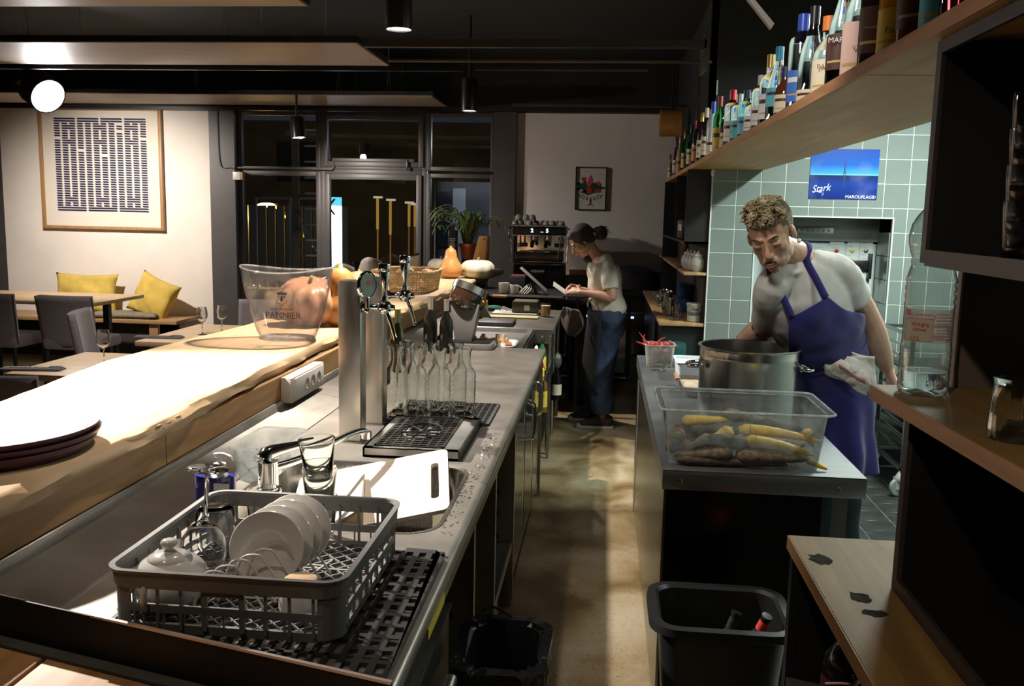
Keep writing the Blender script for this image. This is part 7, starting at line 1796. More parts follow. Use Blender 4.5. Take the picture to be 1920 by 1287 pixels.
# ------------------------------------------------------------------ ceiling boards, rails, spotlights
m_boardu = wood('ceiling_board_veneer', (.42, .34, .28), (.33, .26, .21), 3., 'X', .5, .05)
def cboard(x0, x1, y0, y1, z, lab):
    t = thing('ceiling_board', lab, 'ceiling panel', ((x0+x1)/2, (y0+y1)/2, z), 0, 'hanging ceiling boards')
    box('veneer_board', m_boardu, x0, x1, y0, y1, z, z+.006, t); box('board_edge', m_blacksat, x0-.012, x1+.012, y0-.012, y1+.012, z+.007, z+.045, t)
    for x in (x1-.45, x1-.95, x1-2.4):
        for y in (y0+.12, y1-.12): MB().tube([(x-.02, y, z+.045), (x, y, z+.30), (x+.02, y, z+.045)], .0025, 4).tube([(x, y, z+.30), (x, y, 3.25)], .003, 4).build('suspension_wire', mat('wire_grey', (.35, .33, .30), .4, .5), t)
cboard(-7.4, -1.685, 6.10, 7.02, 2.78, 'middle hanging ceiling board above the dining tables')
cboard(-7.4, -1.695, 8.82, 9.66, 2.78, 'farthest hanging ceiling board near the window wall')
cboard(-7.4, -1.66, 4.25, 5.02, 2.78, 'nearest hanging ceiling board at the top edge of the photo')
m_rail = mat('rail_metal', (.09, .08, .07), .35, .6)
def rail(name, lab, px0, py0, px1, py1, y, w=.03, h=.03, m=m_rail):
    a = ay(px0, py0, y); b_ = ay(px1, py1, y); o = MB().box(min(a.x, b_.x), max(a.x, b_.x), y, y+w, a.z-h/2, a.z+h/2).build(name, m)
    return tag(o, lab, 'rail', 'metal rails under the black ceiling')
rail('ceiling_rail', 'broad dark rail running across above the aisle', 680, 80, 1325, 84, 5.4, .04, .045, mat('rail_brown', (.022, .017, .014), .5))
rail('ceiling_rail', 'thin bright-edged rail below the broad one', 727, 113, 1335, 120, 5.6, .03, .012, mat('rail_lit', (.13, .10, .07), .35, .5))
rail('ceiling_rail', 'thin rail just behind the bright-edged one', 890, 130, 1215, 133, 5.9, .02, .010)
rail('ceiling_rail', 'lowest thin rail over the far wall', 960, 196, 1280, 200, 8.6, .03, .02)
tk = MB(); a = ay(0, 126, 6.5); b_ = ay(860, 128, 6.5); 
tag(MB().box(-6.8, ay(870, 128, 7.2).x, 7.10, 7.135, 2.755, 2.79).build('lighting_track', m_blackpl), 'black lighting track beside the middle ceiling board', 'track')
tag(MB().box(-6.8, -1.9, 9.72, 9.755, 2.73, 2.765).build('lighting_track', m_blackpl), 'black lighting track by the window head', 'track')
hb_ = ay(1325, 75, 5.5)
tag(MB().box(hb_.x-.02, hb_.x+.0, 5.4, 5.65, hb_.z-.18, hb_.z+.02).box(hb_.x-.20, hb_.x, 5.5, 5.52, hb_.z-.02, hb_.z).build('rail_bracket', m_rail), 'square metal bracket at the right end of the rails', 'bracket')
a = ax(1400, 0, .60); 
tag(MB().extr([ay(1400, -5, 3.4), ay(1412, -5, 3.4), ay(1452, 44, 3.4), ay(1446, 54, 3.4)], (0, .03, 0)).build('angled_bracket', mat('pale_bracket', (.30, .28, .26), .4, .5)), 'pale angled bracket hanging at the top right', 'bracket')
tag(MB().tube([ay(1320, 125, 7.5), ay(1308, 205, 7.5), ay(1303, 230, 7.5)], .004, 5).build('thin_string', mat('cord_brown', (.20, .15, .10), .7)), 'thin cord hanging beside the barrel lamp', 'cord')
pf_ = thing('duct', 'dark ceiling duct crossing at the top of the photo', 'duct', (-1, 3.6, 3.0)); 
box('duct_body', m_black, -6.0, -.8, 3.2, 3.9, 2.98, 3.22, pf_)
m_lampf = emis('lamp_face', (1, .93, .84), 16)
m_can = mat('black_lamp_can', (.015, .013, .013), .3)
def spotcan(name, lab, pos, d, L_=.24, r=.06, face=16, stem=None, m=m_lampf):
    t = thing(name, lab, 'spotlight', pos, 0, 'black ceiling spotlights')
    d = Vector(d).normalized(); q = d.to_track_quat('Z', 'Y').to_matrix(); p = Vector(pos)
    MB().lathe([(0, -L_), (r*.85, -L_), (r, -L_+.02), (r, 0), (r*.93, 0), (r*.90, -.02), (0, -.02)], p, 28, M=q).build('can', m_can, t, smooth=True, angle=40)
    MB().lathe([(0, -.012), (r*.90, -.012), (r*.90, -.008), (0, -.008)], p, 28, M=q).build('lamp_face', m, t)
    MB().tube([(p.x, p.y, p.z)-d*L_*.0 if False else p-d*L_, Vector((p.x-d.x*L_, p.y-d.y*L_, stem or 3.25))], .012, 8).build('stem', m_can, t)
    return t
spotcan('ceiling_spotlight', 'black cylinder spotlight hanging highest above the aisle', (-1.03, 4.5, 2.555), (0, 0, -1), .30, .065)
spotcan('ceiling_spotlight', 'black cylinder spotlight hanging in front of the far wall', (-1.13, 7.5, 2.50), (0, 0, -1), .26, .065)
spotcan('ceiling_spotlight', 'black spotlight on the track in front of the window', (-3.0, 8.78, 2.37), (.10, -.02, -1), .20, .07, stem=2.78)
spotcan('ceiling_spotlight', 'blazing spotlight aimed at the room at the upper left', (-4.66, 7.35, 2.57), (.86, -.42, -.50), .20, .15, stem=2.78, m=emis('lamp_face_glare', (1, .97, .95), 120))
spotcan('ceiling_spotlight', 'spotlight aimed down at the white wall, left end of the track', (-5.30, 8.05, 2.66), (0, .62, -.6), .20, .06, stem=2.78)

# ------------------------------------------------------------------ framed line print
fp_ = thing('framed_line_print', 'large oak-framed print of dark blue staggered bars on the white wall', 'picture', (-5.7, 9.98, 2.1))
qx0, qx1, qz0, qz1 = -6.452, -4.99, 1.405, 2.772
fmm = MB(); frame_rect(fmm, qx0, qx1, qz0, qz1, .035, 9.945, 9.998); fmm.build('frame', wood('frame_oak', (.45, .26, .12), (.34, .18, .08), 4., 'Z'), fp_, bev=.002)
box('paper', mat('art_paper', (.72, .66, .58), .8), qx0+.03, qx1-.03, 9.975, 9.98, qz0+.03, qz1-.03, fp_)
m_navy = mat('print_navy', (.016, .013, .060), .6)
ncol, nrow = 12, 39
ux0, ux1, uz0, uz1 = -6.285, -5.165, 1.60, 2.655
random.seed(17)
cw = (ux1-ux0)/ncol; rh = (uz1-uz0)/nrow
barm = MB(); 
def bar(c0_, c1_, r_):
    x0 = ux0+cw*c0_+.010; x1 = ux0+cw*c1_-.010; z = uz1-rh*r_
    barm.extr([(x0, 9.9745, z), (x1-.012, 9.9745, z), (x1, 9.9745, z-rh*.34), (x1, 9.9745, z-rh*.72), (x0+.012, 9.9745, z-rh*.72), (x0, 9.9745, z-rh*.38)], (0, -.001, 0))
for r_ in range(nrow):
    if r_ in (37, 38, 0, 1):
        for c_ in range(0, 12, 4 if r_ > 30 else 3): bar(c_, c_+(4 if r_ > 30 else 3), r_)
        continue
    c_ = 0
    while c_ < ncol:
        L_ = 1
        if (r_ in (3, 4, 9, 10, 33, 34)) and 0 < c_ < 10 and (c_ % 4 in (1, 2)): L_ = 2
        if random.random() < .03 and r_ < 16: c_ += 1; continue
        bar(c_, min(c_+L_, ncol), r_); c_ += L_
barm.build('printed_bars', m_navy, fp_)

# ------------------------------------------------------------------ tables
def table(name, lab, x0, x1, y0, y1, z=.75, legs=True):
    t = thing(name, lab, 'table', ((x0+x1)/2, (y0+y1)/2, 0), 0, 'oak dining tables')
    box('table_top', m_table, x0, x1, y0, y1, z-.035, z, t, bev=.003)
    for x in (x0+.12, x1-.18): box('leg', m_blackpl, x, x+.06, (y0+y1)/2-.03, (y0+y1)/2+.03, .02, z-.035, t); box('foot', m_blackpl, x-.02, x+.08, y0+.08, y1-.08, 0, .02, t)
    return t
table('dining_table', 'oak table nearest the bar, laid with one wine glass', -3.27, -2.45, 4.62, 5.42)
table('dining_table', 'oak table behind the near one, laid with two wine glasses', -3.22, -2.40, 5.94, 6.95)
table('dining_table', 'long oak table in front of the yellow cushions', -6.9, -4.84, 8.22, 9.16)
def wglass(loc, lab, s=1.):
    o = wineglass_mesh(s).build('wine_glass', m_glass, smooth=True, angle=70); o.location = loc; return tag(o, lab, 'wine glass', 'wine glasses on the dining tables')
wglass((-2.915, 5.02, .7505), 'wine glass on the nearest dining table', 1.02)
wglass((-2.92, 6.36, .7505), 'left of the two wine glasses on the second table', 1.02)
wglass((-2.84, 6.52, .7505), 'right of the two wine glasses on the second table', 1.02)
def setting(x, y, rz, lab):
    t = thing('napkin_setting', lab, 'cutlery', (x, y, .75), rz, 'folded napkins with cutlery')
    T = Matrix.Translation((x, y, .7505)) @ Matrix.Rotation(rz, 4, 'Z')
    MB().box(-.17, .17, -.045, .045, 0, .008, T).box(-.165, .16, -.04, .045, .008, .012, T).build('napkin', mat('grey_napkin', (.10, .095, .10), .8, noise=.2), t, bev=.002)
    k = MB(); k.box(-.12, .10, -.012, -.002, .0125, .016, T); k.build('knife', m_steel, t)
    k = MB(); k.box(-.10, .08, .012, .018, .0125, .0155, T)
    for i in range(4): k.box(.095, .16, .004+.007*i, .007+.007*i, .0125+.006, .0215, T)
    k.box(.078, .10, .003, .030, .0125, .019, T); k.build('fork', m_steel, t)
setting(*az(60, 694, .75)[:2], R(8), 'grey napkin with knife and fork at the corner of the nearest table')
setting(*az(298, 634, .75)[:2], R(5), 'grey napkin with cutlery on the second table')

# upholstered chairs
m_uph = mat('grey_felt', (.165, .138, .142), .95, noise=.25, nscale=120, bump=.25, bscale=300, sheen=.3)
def chair_proto():
    t = thing('dining_chair', 'x', 'chair', (0, 0, 0), 0, 'grey upholstered dining chairs')
    # sitter faces +Y; back at y = -.22
    MB().prism(roundrect(-.25, .25, -.22, .26, .05), .40, .50).build('seat', m_uph, t, bev=.02)
    bk_ = MB()
    def fb(u, v):
        x = (u-.5)*.52*(1-.06*(1-v)); yy = -.22-.07*v-.03*math.cos((u-.5)*PI)*0; return (x, yy+.035*(2*abs(u-.5))**2, .42+.46*v)
    bk_.grid(fb, 14, 10); bk_.build('backrest', m_uph, t, smooth=True, solid=.055, angle=80)
    for sx in (-1, 1):
        bk2 = MB().tube([(sx*.2445, -.186, .43), (sx*.262, -.254, .88)], .006, 6); bk2.build('piping', mat('piping_dark', (.035, .03, .032), .8), t)
        for sy, yy in ((-1, -.19), (1, .21)): MB().tube([(sx*.21, yy, .41), (sx*.235, yy+sy*.03, 0)], [.019, .012], 10).build('leg', m_blackpl, t, smooth=True, angle=40)
    return t
cd = [((-4.69, 7.72, 0), 0, 'grey chair with its square back to the bar in front of the long table'), ((-5.42, 7.72, 0), 0, 'grey chair at the far left of the long table, cut by the photo edge'),
      ((-3.72, 6.55, 0), R(-72), 'grey chair drawn up to the left side of the second table'), ((-3.72, 5.05, 0), R(-84), 'grey chair at the left side of the nearest table'),
      ((-2.95, 7.45, 0), R(176), 'grey chair beyond the second table, beside the pilaster'), ((-2.86, 4.10, 0), R(4), 'grey chair on the near side of the nearest table, low at the left')]
ch0 = chair_proto()
for i, (l_, rz, lab) in enumerate(cd):
    if i == 0: ch0.location = l_; ch0.rotation_euler = (0, 0, rz); ch0['label'] = lab
    else: dup(ch0, l_, rz, lab)

# banquette with cushions
bq = thing('banquette', 'wooden wall bench with cushions below the line print', 'bench', (-5.8, 9.7, 0))
box('seat_board', wood('bench_oak', (.45, .28, .13), (.33, .19, .08), 4., 'X'), -6.94, -4.62, 9.42, 9.98, .40, .44, bq, bev=.003)
box('base', mat('bench_dark', (.05, .04, .035), .7), -6.9, -4.85, 9.5, 9.96, 0, .40, bq)
box('support', wood('bench_oak', (0, 0, 0), (0, 0, 0)), -4.95, -4.85, 9.45, 9.95, 0, .40, bq)
m_must = mat('mustard_linen', (.62, .43, .085), .85, noise=.12, nscale=8, bump=.9, bscale=11)
def cushion(name, c, w, h, d, rot, m, lab, cat='cushion', grp='cushions on the banquette', seed=1):
    random.seed(seed); mb = MB(); n_ = 20
    ph = [random.uniform(0, 6) for _ in range(6)]
    def side(sg):
        def fn(u, v):
            x = (u-.5)*w; z = (v-.5)*h; e = (1-abs(2*u-1)**3.2)*(1-abs(2*v-1)**3.2)
            cr_ = .10*math.sin(u*9+ph[0]+v*5)+.08*math.sin(v*13+ph[1]+u*4)+.05*math.sin((u+v)*19+ph[2])
            pinch = 1-.10*(1-abs(2*v-1)**2)*abs(2*u-1)**4; pz = 1-.10*(1-abs(2*u-1)**2)*abs(2*v-1)**4
            return (x*pinch, sg*d/2*(max(e, 0)**.45)*(1+cr_), z*pz)
        return fn
    mb.grid(side(1), n_, n_); mb.grid(side(-1), n_, n_)
    o = mb.build(name, m, smooth=True, angle=80)
    bm = bmesh.new(); bm.from_mesh(o.data); bmesh.ops.remove_doubles(bm, verts=bm.verts, dist=.0005); bmesh.ops.recalc_face_normals(bm, faces=bm.faces); bm.to_mesh(o.data); bm.free()
    o.location = c; o.rotation_euler = rot; return tag(o, lab, cat, grp)
cushion('back_cushion', (-5.87, 9.80, .68), .76, .46, .17, (R(-10), 0, 0), m_must, 'long mustard cushion leaning on the wall behind the long table')
cushion('back_cushion', (-5.02, 9.72, .66), .50, .48, .20, (R(-14), R(22), R(-6)), m_must, 'square mustard cushion slumped at the bench end', seed=4)
cushion('seat_cushion', (-5.30, 9.62, .475), .85, .36, .07, (R(90), 0, R(3)), mat('olive_grey_cloth', (.20, .18, .13), .9, noise=.2, bump=.4, bscale=12), 'flat grey-brown seat pad in front of the slumped cushion', seed=3)
# ------------------------------------------------------------------ people
def cr_list(vals, k):
    """Catmull-Rom through a list of vectors or numbers"""
    out = []; n_ = len(vals)
    for i in range(n_-1):
        p0, p1, p2, p3 = vals[max(i-1, 0)], vals[i], vals[i+1], vals[min(i+2, n_-1)]
        for j in range(k):
            t = j/k; out.append((p1*2+(p2-p0)*t+(p0*2-p1*5+p2*4-p3)*t*t+(p1*3-p0-p2*3+p3)*t**3)*.5)
    out.append(vals[-1]); return out
def loft(mb, pts, rad, side=(1, 0, 0), n=18, k=4, round0=True, round1=True, M=None):
    """elliptical tube: rad = (half width along side, half depth) per point"""
    P = [Vector(p) for p in pts]
    if M: P = [M @ p for p in P]; side = M.to_3x3() @ Vector(side)
    A = [float(r[0]) if isinstance(r, tuple) else float(r) for r in rad]; B = [float(r[1]) if isinstance(r, tuple) else float(r) for r in rad]
    P, A, B = cr_list(P, k), cr_list(A, k), cr_list(B, k); m_ = len(P)
    rings = []
    for i in range(m_):
        t = (P[min(i+1, m_-1)]-P[max(i-1, 0)]).normalized(); s = Vector(side); s = (s-t*s.dot(t)).normalized(); w = t.cross(s)
        rings.append((P[i], s, w, A[i], B[i], t))
    def endcap(r_, sg):
        p, s, w, a, b, t = r_; q = min(a, b)
        return [(p+t*sg*q*.95*math.sin(x), s, w, a*math.cos(x), b*math.cos(x), t) for x in (.4, .8, 1.15)], p+t*sg*q*.98
    e0, t0 = endcap(rings[0], -1); e1, t1 = endcap(rings[-1], 1)
    if round0: rings = e0[::-1]+rings
    if round1: rings = rings+e1
    vs = []; fs = []
    for p, s, w, a, b, t in rings: vs += [p+s*a*math.cos(2*PI*i/n)+w*b*math.sin(2*PI*i/n) for i in range(n)]
    for j in range(len(rings)-1):
        for i in range(n): fs.append((j*n+i, j*n+(i+1) % n, (j+1)*n+(i+1) % n, (j+1)*n+i))
    fs.append(tuple(range(n-1, -1, -1))); fs.append(tuple((len(rings)-1)*n+i for i in range(n)))
    mb.add(vs, fs)
def eball(mb, c, r, M=None, rot=None, n=16):
    T = Matrix.Diagonal((r[0], r[1], r[2])).to_4x4()
    if rot: T = Euler(rot).to_matrix().to_4x4() @ T
    T = Matrix.Translation(Vector(c)) @ T
    if M: T = M @ T
    tmp = MB(); tmp.ball((0, 0, 0), 1.0, n, 12); mb.add([T @ Vector(v) for v in tmp.v], tmp.f)
def fuse(name, mb, voxel, iters, m, parent, post=None):
    o = mb.build(name+'_raw', m)
    md = o.modifiers.new('r', 'REMESH'); md.mode = 'VOXEL'; md.voxel_size = voxel
    ms = o.modifiers.new('s', 'SMOOTH'); ms.factor = .5; ms.iterations = iters
    COL.objects.unlink(o); me = bake(o)
    me.name = name; me.materials.clear(); me.materials.append(m)
    if post: post(me)
    me.polygons.foreach_set('use_smooth', [True]*len(me.polygons))
    q = bpy.data.objects.new(name, me); COL.objects.link(q); attach(q, parent); return q
def hand(mb, wrist, d, palm, thumb, s=1., curl=(18, 28, 22), tcurl=20, spread=6):
    w, d, pn, th = Vector(wrist), Vector(d).normalized(), Vector(palm).normalized(), Vector(thumb)
    pn = (pn-d*pn.dot(d)).normalized(); th = d.cross(pn) if d.cross(pn).dot(th) > 0 else -d.cross(pn)
    loft(mb, [w-d*.015*s, w+d*.03*s, w+d*.065*s, w+d*.09*s], [(.024*s, .019*s), (.034*s, .017*s), (.040*s, .015*s), (.038*s, .012*s)], th, 14, 3)
    for i, (off, L_, r_) in enumerate(((.031, .92, .0088), (.0105, 1.0, .0092), (-.0105, .95, .0088), (-.031, .76, .0078))):
        p = w+d*.088*s+th*off*s; a = R(spread*(off/.03)*.6); dr = (d*math.cos(a)+th*math.sin(a)).normalized(); pts = [p-dr*.02*s, p]
        ang = 0
        for seg, c_ in zip((.040, .026, .021), curl):
            ang += R(c_+3*i); v = dr*math.cos(ang)+pn*math.sin(ang); p = p+v*seg*L_*s; pts.append(p)
        loft(mb, pts, [r_*s*1.05, r_*s, r_*s*.95, r_*s*.88, r_*s*.72], th, 10, 2)
    p = w+d*.022*s+th*.026*s; v = (d*.62+th*.72+pn*.30).normalized(); pts = [p-v*.012*s, p]
    for seg, c_ in zip((.038, .030, .024), (0, tcurl, tcurl)):
        v = (v+(d*.6+pn*.5)*math.sin(R(c_))).normalized(); p = p+v*seg*s; pts.append(p)
    loft(mb, pts, [.014*s, .0125*s, .0105*s, .0095*s, .0075*s], pn, 10, 2)
def head_parts(mb, H, female=False):
    w = .93 if female else 1.
    eball(mb, (0, .012, .034), (.074*w, .096, .086), H); eball(mb, (0, -.030, -.018), (.063*w, .060, .078), H)
    eball(mb, (0, -.034, -.068), (.055*w, .050, .044), H); eball(mb, (0, -.071, -.096), (.020*w, .015, .015), H)
    for s in (-1, 1):
        eball(mb, (s*.040*w, -.052, -.022), (.021, .024, .024), H); eball(mb, (s*.051*w, -.008, -.058), (.012, .034, .028), H)
        eball(mb, (s*.026, -.083, .020), (.024, .010, .008), H); eball(mb, (s*.030, -.079, -.001), (.016, .013, .011), H)
        eball(mb, (s*.076*w, .006, -.008), (.008, .017, .026), H, (0, 0, s*R(18))); eball(mb, (s*.010, -.099, -.036), (.0075, .009, .0075), H)
    loft(mb, [(0, -.084, .012), (0, -.094, -.008), (0, -.108, -.030), (0, -.107, -.038)], [(.007, .009), (.008, .010), (.011, .012), (.010, .009)], (1, 0, 0), 12, 3, M=H)
    eball(mb, (0, -.088, -.058), (.026, .014, .018), H)
def face_details(H, parent, skin, lipm, browm, female=False, mous=False):
    def put(mb, name, m): mb.v = [tuple(H @ Vector(v)) for v in mb.v]; return mb.build(name, m, parent, smooth=True)
    lp = MB(); lp.tube(smoothpath([(-.024, -.094, -.066), (-.010, -.1035, -.0625), (0, -.1045, -.0640), (.010, -.1035, -.0625), (.024, -.094, -.066)], 4), [.0012+.0030*math.sin(PI*i/16) for i in range(17)], 8)
    lp.tube(smoothpath([(-.022, -.0935, -.0685), (-.010, -.1020, -.0715), (0, -.1035, -.0725), (.010, -.1020, -.0715), (.022, -.0935, -.0685)], 4), [.0012+.0036*math.sin(PI*i/16) for i in range(17)], 8); put(lp, 'lips', lipm)
    for s in (-1, 1):
        put(MB().tube(smoothpath([(s*.047, -.081, .022), (s*.034, -.092, .028), (s*.014, -.097, .021)], 4), [.0012, .0018, .0024, .0026, .0026, .0024, .002, .0016, .001], 8), 'eyebrow', browm)
        put(MB().ball((s*.031, -.0795, -.001), (.0125, .0110, .0085), 16, 10), 'eyelid', skin)
        put(MB().tube(smoothpath([(s*.045, -.083, -.004), (s*.038, -.0905, -.0075), (s*.029, -.0925, -.0085), (s*.018, -.0885, -.0055)], 4), [.0008, .0014, .0018, .002, .002, .002, .002, .002, .0018, .0016, .0014, .0012, .0008], 6), 'eyelashes', browm)
        put(MB().ball((s*.031, -.0865, -.0085), (.0075, .0035, .0022), 10, 6), 'eye', mat('eye_dark', (.05, .04, .035), .1))
        put(MB().ball((s*.0065, -.1085, -.0415), (.0028, .003, .0015), 8, 6), 'nostril', mat('nostril_shadow', (.06, .025, .02), .8))
    if mous:
        mm_ = MB()
        for i in range(60):
            x = -.020+.040*i/59; mm_.tube([(x, -.1005-.003*math.cos(x/.024*1.4), -.0535-abs(x)*.1), (x*1.15, -.1040-.002*math.cos(x/.024*1.4), -.0600-abs(x)*.15)], [.0005, .0003], 4)
        put(mm_, 'moustache', browm)
def skinmat(name, c, red):
    m = mat(name, c, .48, noise=.08, nscale=18, col2=red, bump=.06, bscale=180); b = m.node_tree.nodes['Principled BSDF']
    b.inputs['Subsurface Weight'].default_value = .12; b.inputs['Subsurface Radius'].default_value = (.02, .008, .004); b.inputs['Subsurface Scale'].default_value = .4
    return m

# ---- the cook at the prep counter
m_sk = skinmat('skin_cook', (.66, .42, .30), (.60, .34, .23))
cook = thing('person', 'person in white t-shirt and blue apron leaning over the stock pot', 'person', (1.05, 3.78, 0))
hc_ = ay(1446, 440, 3.44)
HM = Matrix.Translation(hc_) @ Matrix.Rotation(R(-13), 4, 'Y') @ Matrix.Rotation(R(-24), 4, 'Z') @ Matrix.Rotation(R(20), 4, 'X') @ Matrix.Diagonal((1.06, 1.06, 1.08, 1))
neck = ay(1490, 481, 3.55); shR = ay(1445, 545, 3.50); shL = ay(1576, 517, 3.62)
elR = ay(1436, 612, 3.66); wrR = ay(1384, 648, 3.84); elL = ay(1625, 600, 3.74); wrL = ay(1660, 684, 3.84)
chest = ay(1517, 575, 3.62); waist = ay(1545, 655, 3.72); hips = ay(1558, 712, 3.78)
sdv = (shL-shR).normalized()
crotch = Vector((.965, 3.80, .84))
kn = {-1: Vector((.93, 3.76, .50)), 1: Vector((1.05, 3.86, .50))}; an = {-1: Vector((.93, 3.82, .09)), 1: Vector((1.10, 3.94, .09))}
def cook_skin():
    mb = MB(); head_parts(mb, HM)
    nk = HM @ Vector((0, .022, -.055)); loft(mb, [nk, (nk+neck)/2, neck, neck+Vector((.01, .01, -.06))], [(.056, .058), (.056, .058), (.064, .062), (.10, .075)], sdv, 18, 4)
    loft(mb, [neck+Vector((.01, .01, -.05)), chest, waist, hips, crotch], [(.09, .060), (.145, .085), (.125, .085), (.13, .10), (.12, .10)], sdv, 24, 4)
    for sh_, el, wr, q in ((shR, elR, wrR, 1.), (shL, elL, wrL, 1.14)):
        loft(mb, [sh_+(neck-sh_)*.35, sh_+Vector((0, .012, -.01)), sh_+(el-sh_)*.5, el, el+(wr-el)*.3, el+(wr-el)*.75, wr], [.040, .044, .052*q, .049*q, .050*q, .040*q, (.033*q, .028*q)], (0, 1, 0), 16, 4)
    hand(mb, wrL, (wrL-elL)+Vector((.02, 0, -.04)), (-1, -.3, 0), (0, -1, 0), 1.12, (22, 30, 24))
    hand(mb, wrR, (wrR-elR), (0, 0, -1), (1, 0, 0), 1.0, (25, 35, 30))
    for s in (-1, 1): loft(mb, [crotch+Vector((s*.06, 0, .02)), kn[s], an[s]], [.075, .055, .038], (1, 0, 0), 14, 4); loft(mb, [an[s]+Vector((0, .03, -.04)), an[s]+Vector((0, -.06, -.055)), an[s]+Vector((0, -.15, -.065))], [(.038, .03), (.042, .024), (.035, .015)], (1, 0, 0), 12, 3)
    return mb
fuse('body', cook_skin(), .0042, 4, m_sk, cook)
m_brow = mat('brow_brown', (.055, .032, .02), .7)
face_details(HM, cook, m_sk, mat('lip_pink', (.50, .20, .17), .45), m_brow, mous=True)
MB().ball(HM @ Vector((.086, -.002, -.040)), .0085, 14, 10).build('ear_stud', mat('pearl_stud', (.80, .80, .78), .25), cook, smooth=True)
# hair: short sides and tousled bleached top
m_hs = mat('hair_roots', (.24, .18, .11), .75, noise=.5, nscale=90, bump=.8, bscale=140)
m_hb = mat('hair_bleached', (.85, .74, .52), .55, noise=.35, nscale=45, col2=(.25, .19, .10))
hh = MB(); eball(hh, (0, .021, .040), (.0795, .097, .090), HM); eball(hh, (0, -.01, .075), (.066, .078, .060), HM)
fuse('hair', hh, .006, 3, m_hs, cook)
random.seed(44); tf = MB()
for i in range(1300):
    a = random.uniform(0, 2*PI); q = random.random()**.55; ex, ey = .070*q*math.cos(a), .078*q*math.sin(a)-.010
    z = .050+.080*math.sqrt(max(0, 1-q*q*.93)); n_ = Vector((ex/.07*.8, (ey+.012)/.08*.7, 1)).normalized()
    t_ = 2.6*math.sin(ex*62+1)+1.8*math.cos(ey*55); sw = Vector((math.sin(t_)*.8+.35, -.8+.35*math.cos(t_), .12)).normalized()
    L_ = random.uniform(.020, .040)*(1.1-.4*q); p = Vector((ex, ey, z)); tf.tube([HM @ v for v in (p-n_*.008, p+n_*L_*.30+sw*L_*.25, p+n_*L_*.42+sw*L_*.62, p+n_*L_*.30+sw*L_)], [.0030, .0030, .0024, .0007], 4)
o = tf.build('hair_top', m_hb, cook, smooth=True); o['kind'] = 'stuff'
# t-shirt
m_tee = mat('white_cotton', (.66, .65, .62), .9, bump=.35, bscale=16, noise=.04)
tb_ = MB(); nb = neck+Vector((.012, .012, -.012))
loft(tb_, [neck+Vector((.006, .012, -.012)), neck+Vector((.012, .012, -.045)), neck+(chest-neck)*.55, chest, waist, hips+Vector((0, 0, .02))], [(.068, .064), (.105, .080), (.168, .104), (.178, .116), (.150, .114), (.148, .124)], sdv, 30, 5, round0=False)
loft(tb_, [neck+(shR-neck)*.45, shR+Vector((0, 0, .008)), shR+(elR-shR)*.45, shR+(elR-shR)*.86], [.058, .064, .062, (.064, .058)], (0, 1, 0), 20, 4, round1=False)
loft(tb_, [neck+(shL-neck)*.45, shL+Vector((0, 0, .008)), shL+(elL-shL)*.28, shL+(elL-shL)*.50], [.060, .068, .072, (.076, .070)], (0, 1, 0), 20, 4, round1=False)
def wrinkle(amp, fr, seed=0):
    def f(me):
        import mathutils
        ns = [v.normal.copy() for v in me.vertices]; cos = []
        for v, nn in zip(me.vertices, ns):
            c_ = v.co; s = mathutils.noise.noise(Vector((c_.x*fr+seed, c_.y*fr, c_.z*fr*.55+seed)))+.5*mathutils.noise.noise(Vector((c_.x*fr*2.1, c_.y*fr*2.1+seed, c_.z*fr*1.3)))
            cos += (c_+nn*s*amp)[:]
        me.vertices.foreach_set('co', cos)
    return f
tb_.tube([neck+Vector((-.004, -.012, -.030))+sdv*.074*math.cos(2*PI*i/36)+Vector((-.1, -.92, -.38))*.074*math.sin(2*PI*i/36) for i in range(36)], .0075, 8, closed=True)
fuse('t_shirt', tb_, .0065, 5, m_tee, cook, wrinkle(.006, 13, 3))
# trousers and shoes
tr_ = MB(); m_trou = mat('dark_teal_trousers', (.012, .028, .036), .85, bump=.3, bscale=12)
loft(tr_, [hips+Vector((0, 0, .03)), hips-Vector((0, 0, .10)), crotch], [(.143, .12), (.142, .12), (.13, .115)], sdv, 26, 4)
for s in (-1, 1): loft(tr_, [crotch+Vector((s*.055, 0, .03)), (crotch+kn[s])/2+Vector((s*.02, 0, 0)), kn[s], (kn[s]+an[s])/2, an[s]+Vector((0, 0, .0))], [.085, .082, .074, .070, .070], (1, 0, 0), 20, 4, round1=False)
fuse('trousers', tr_, .008, 4, m_trou, cook, wrinkle(.010, 10, 8))
for s in (-1, 1):
    sb2 = MB(); loft(sb2, [an[s]+Vector((0, .045, -.035)), an[s]+Vector((0, -.03, -.03)), an[s]+Vector((0, -.11, -.045)), an[s]+Vector((0, -.17, -.058))], [(.042, .048), (.046, .05), (.046, .036), (.036, .022)], (1, 0, 0), 16, 3); sb2.build('shoe', m_blackpl, cook, smooth=True)
    MB().prism([(an[s].x+x, an[s].y+y) for x, y in ((-.04, .08), (.04, .08), (.05, -.10), (.03, -.19), (-.03, -.19), (-.05, -.10))], .001, .022).build('shoe_sole', m_rubber, cook, bev=.004)
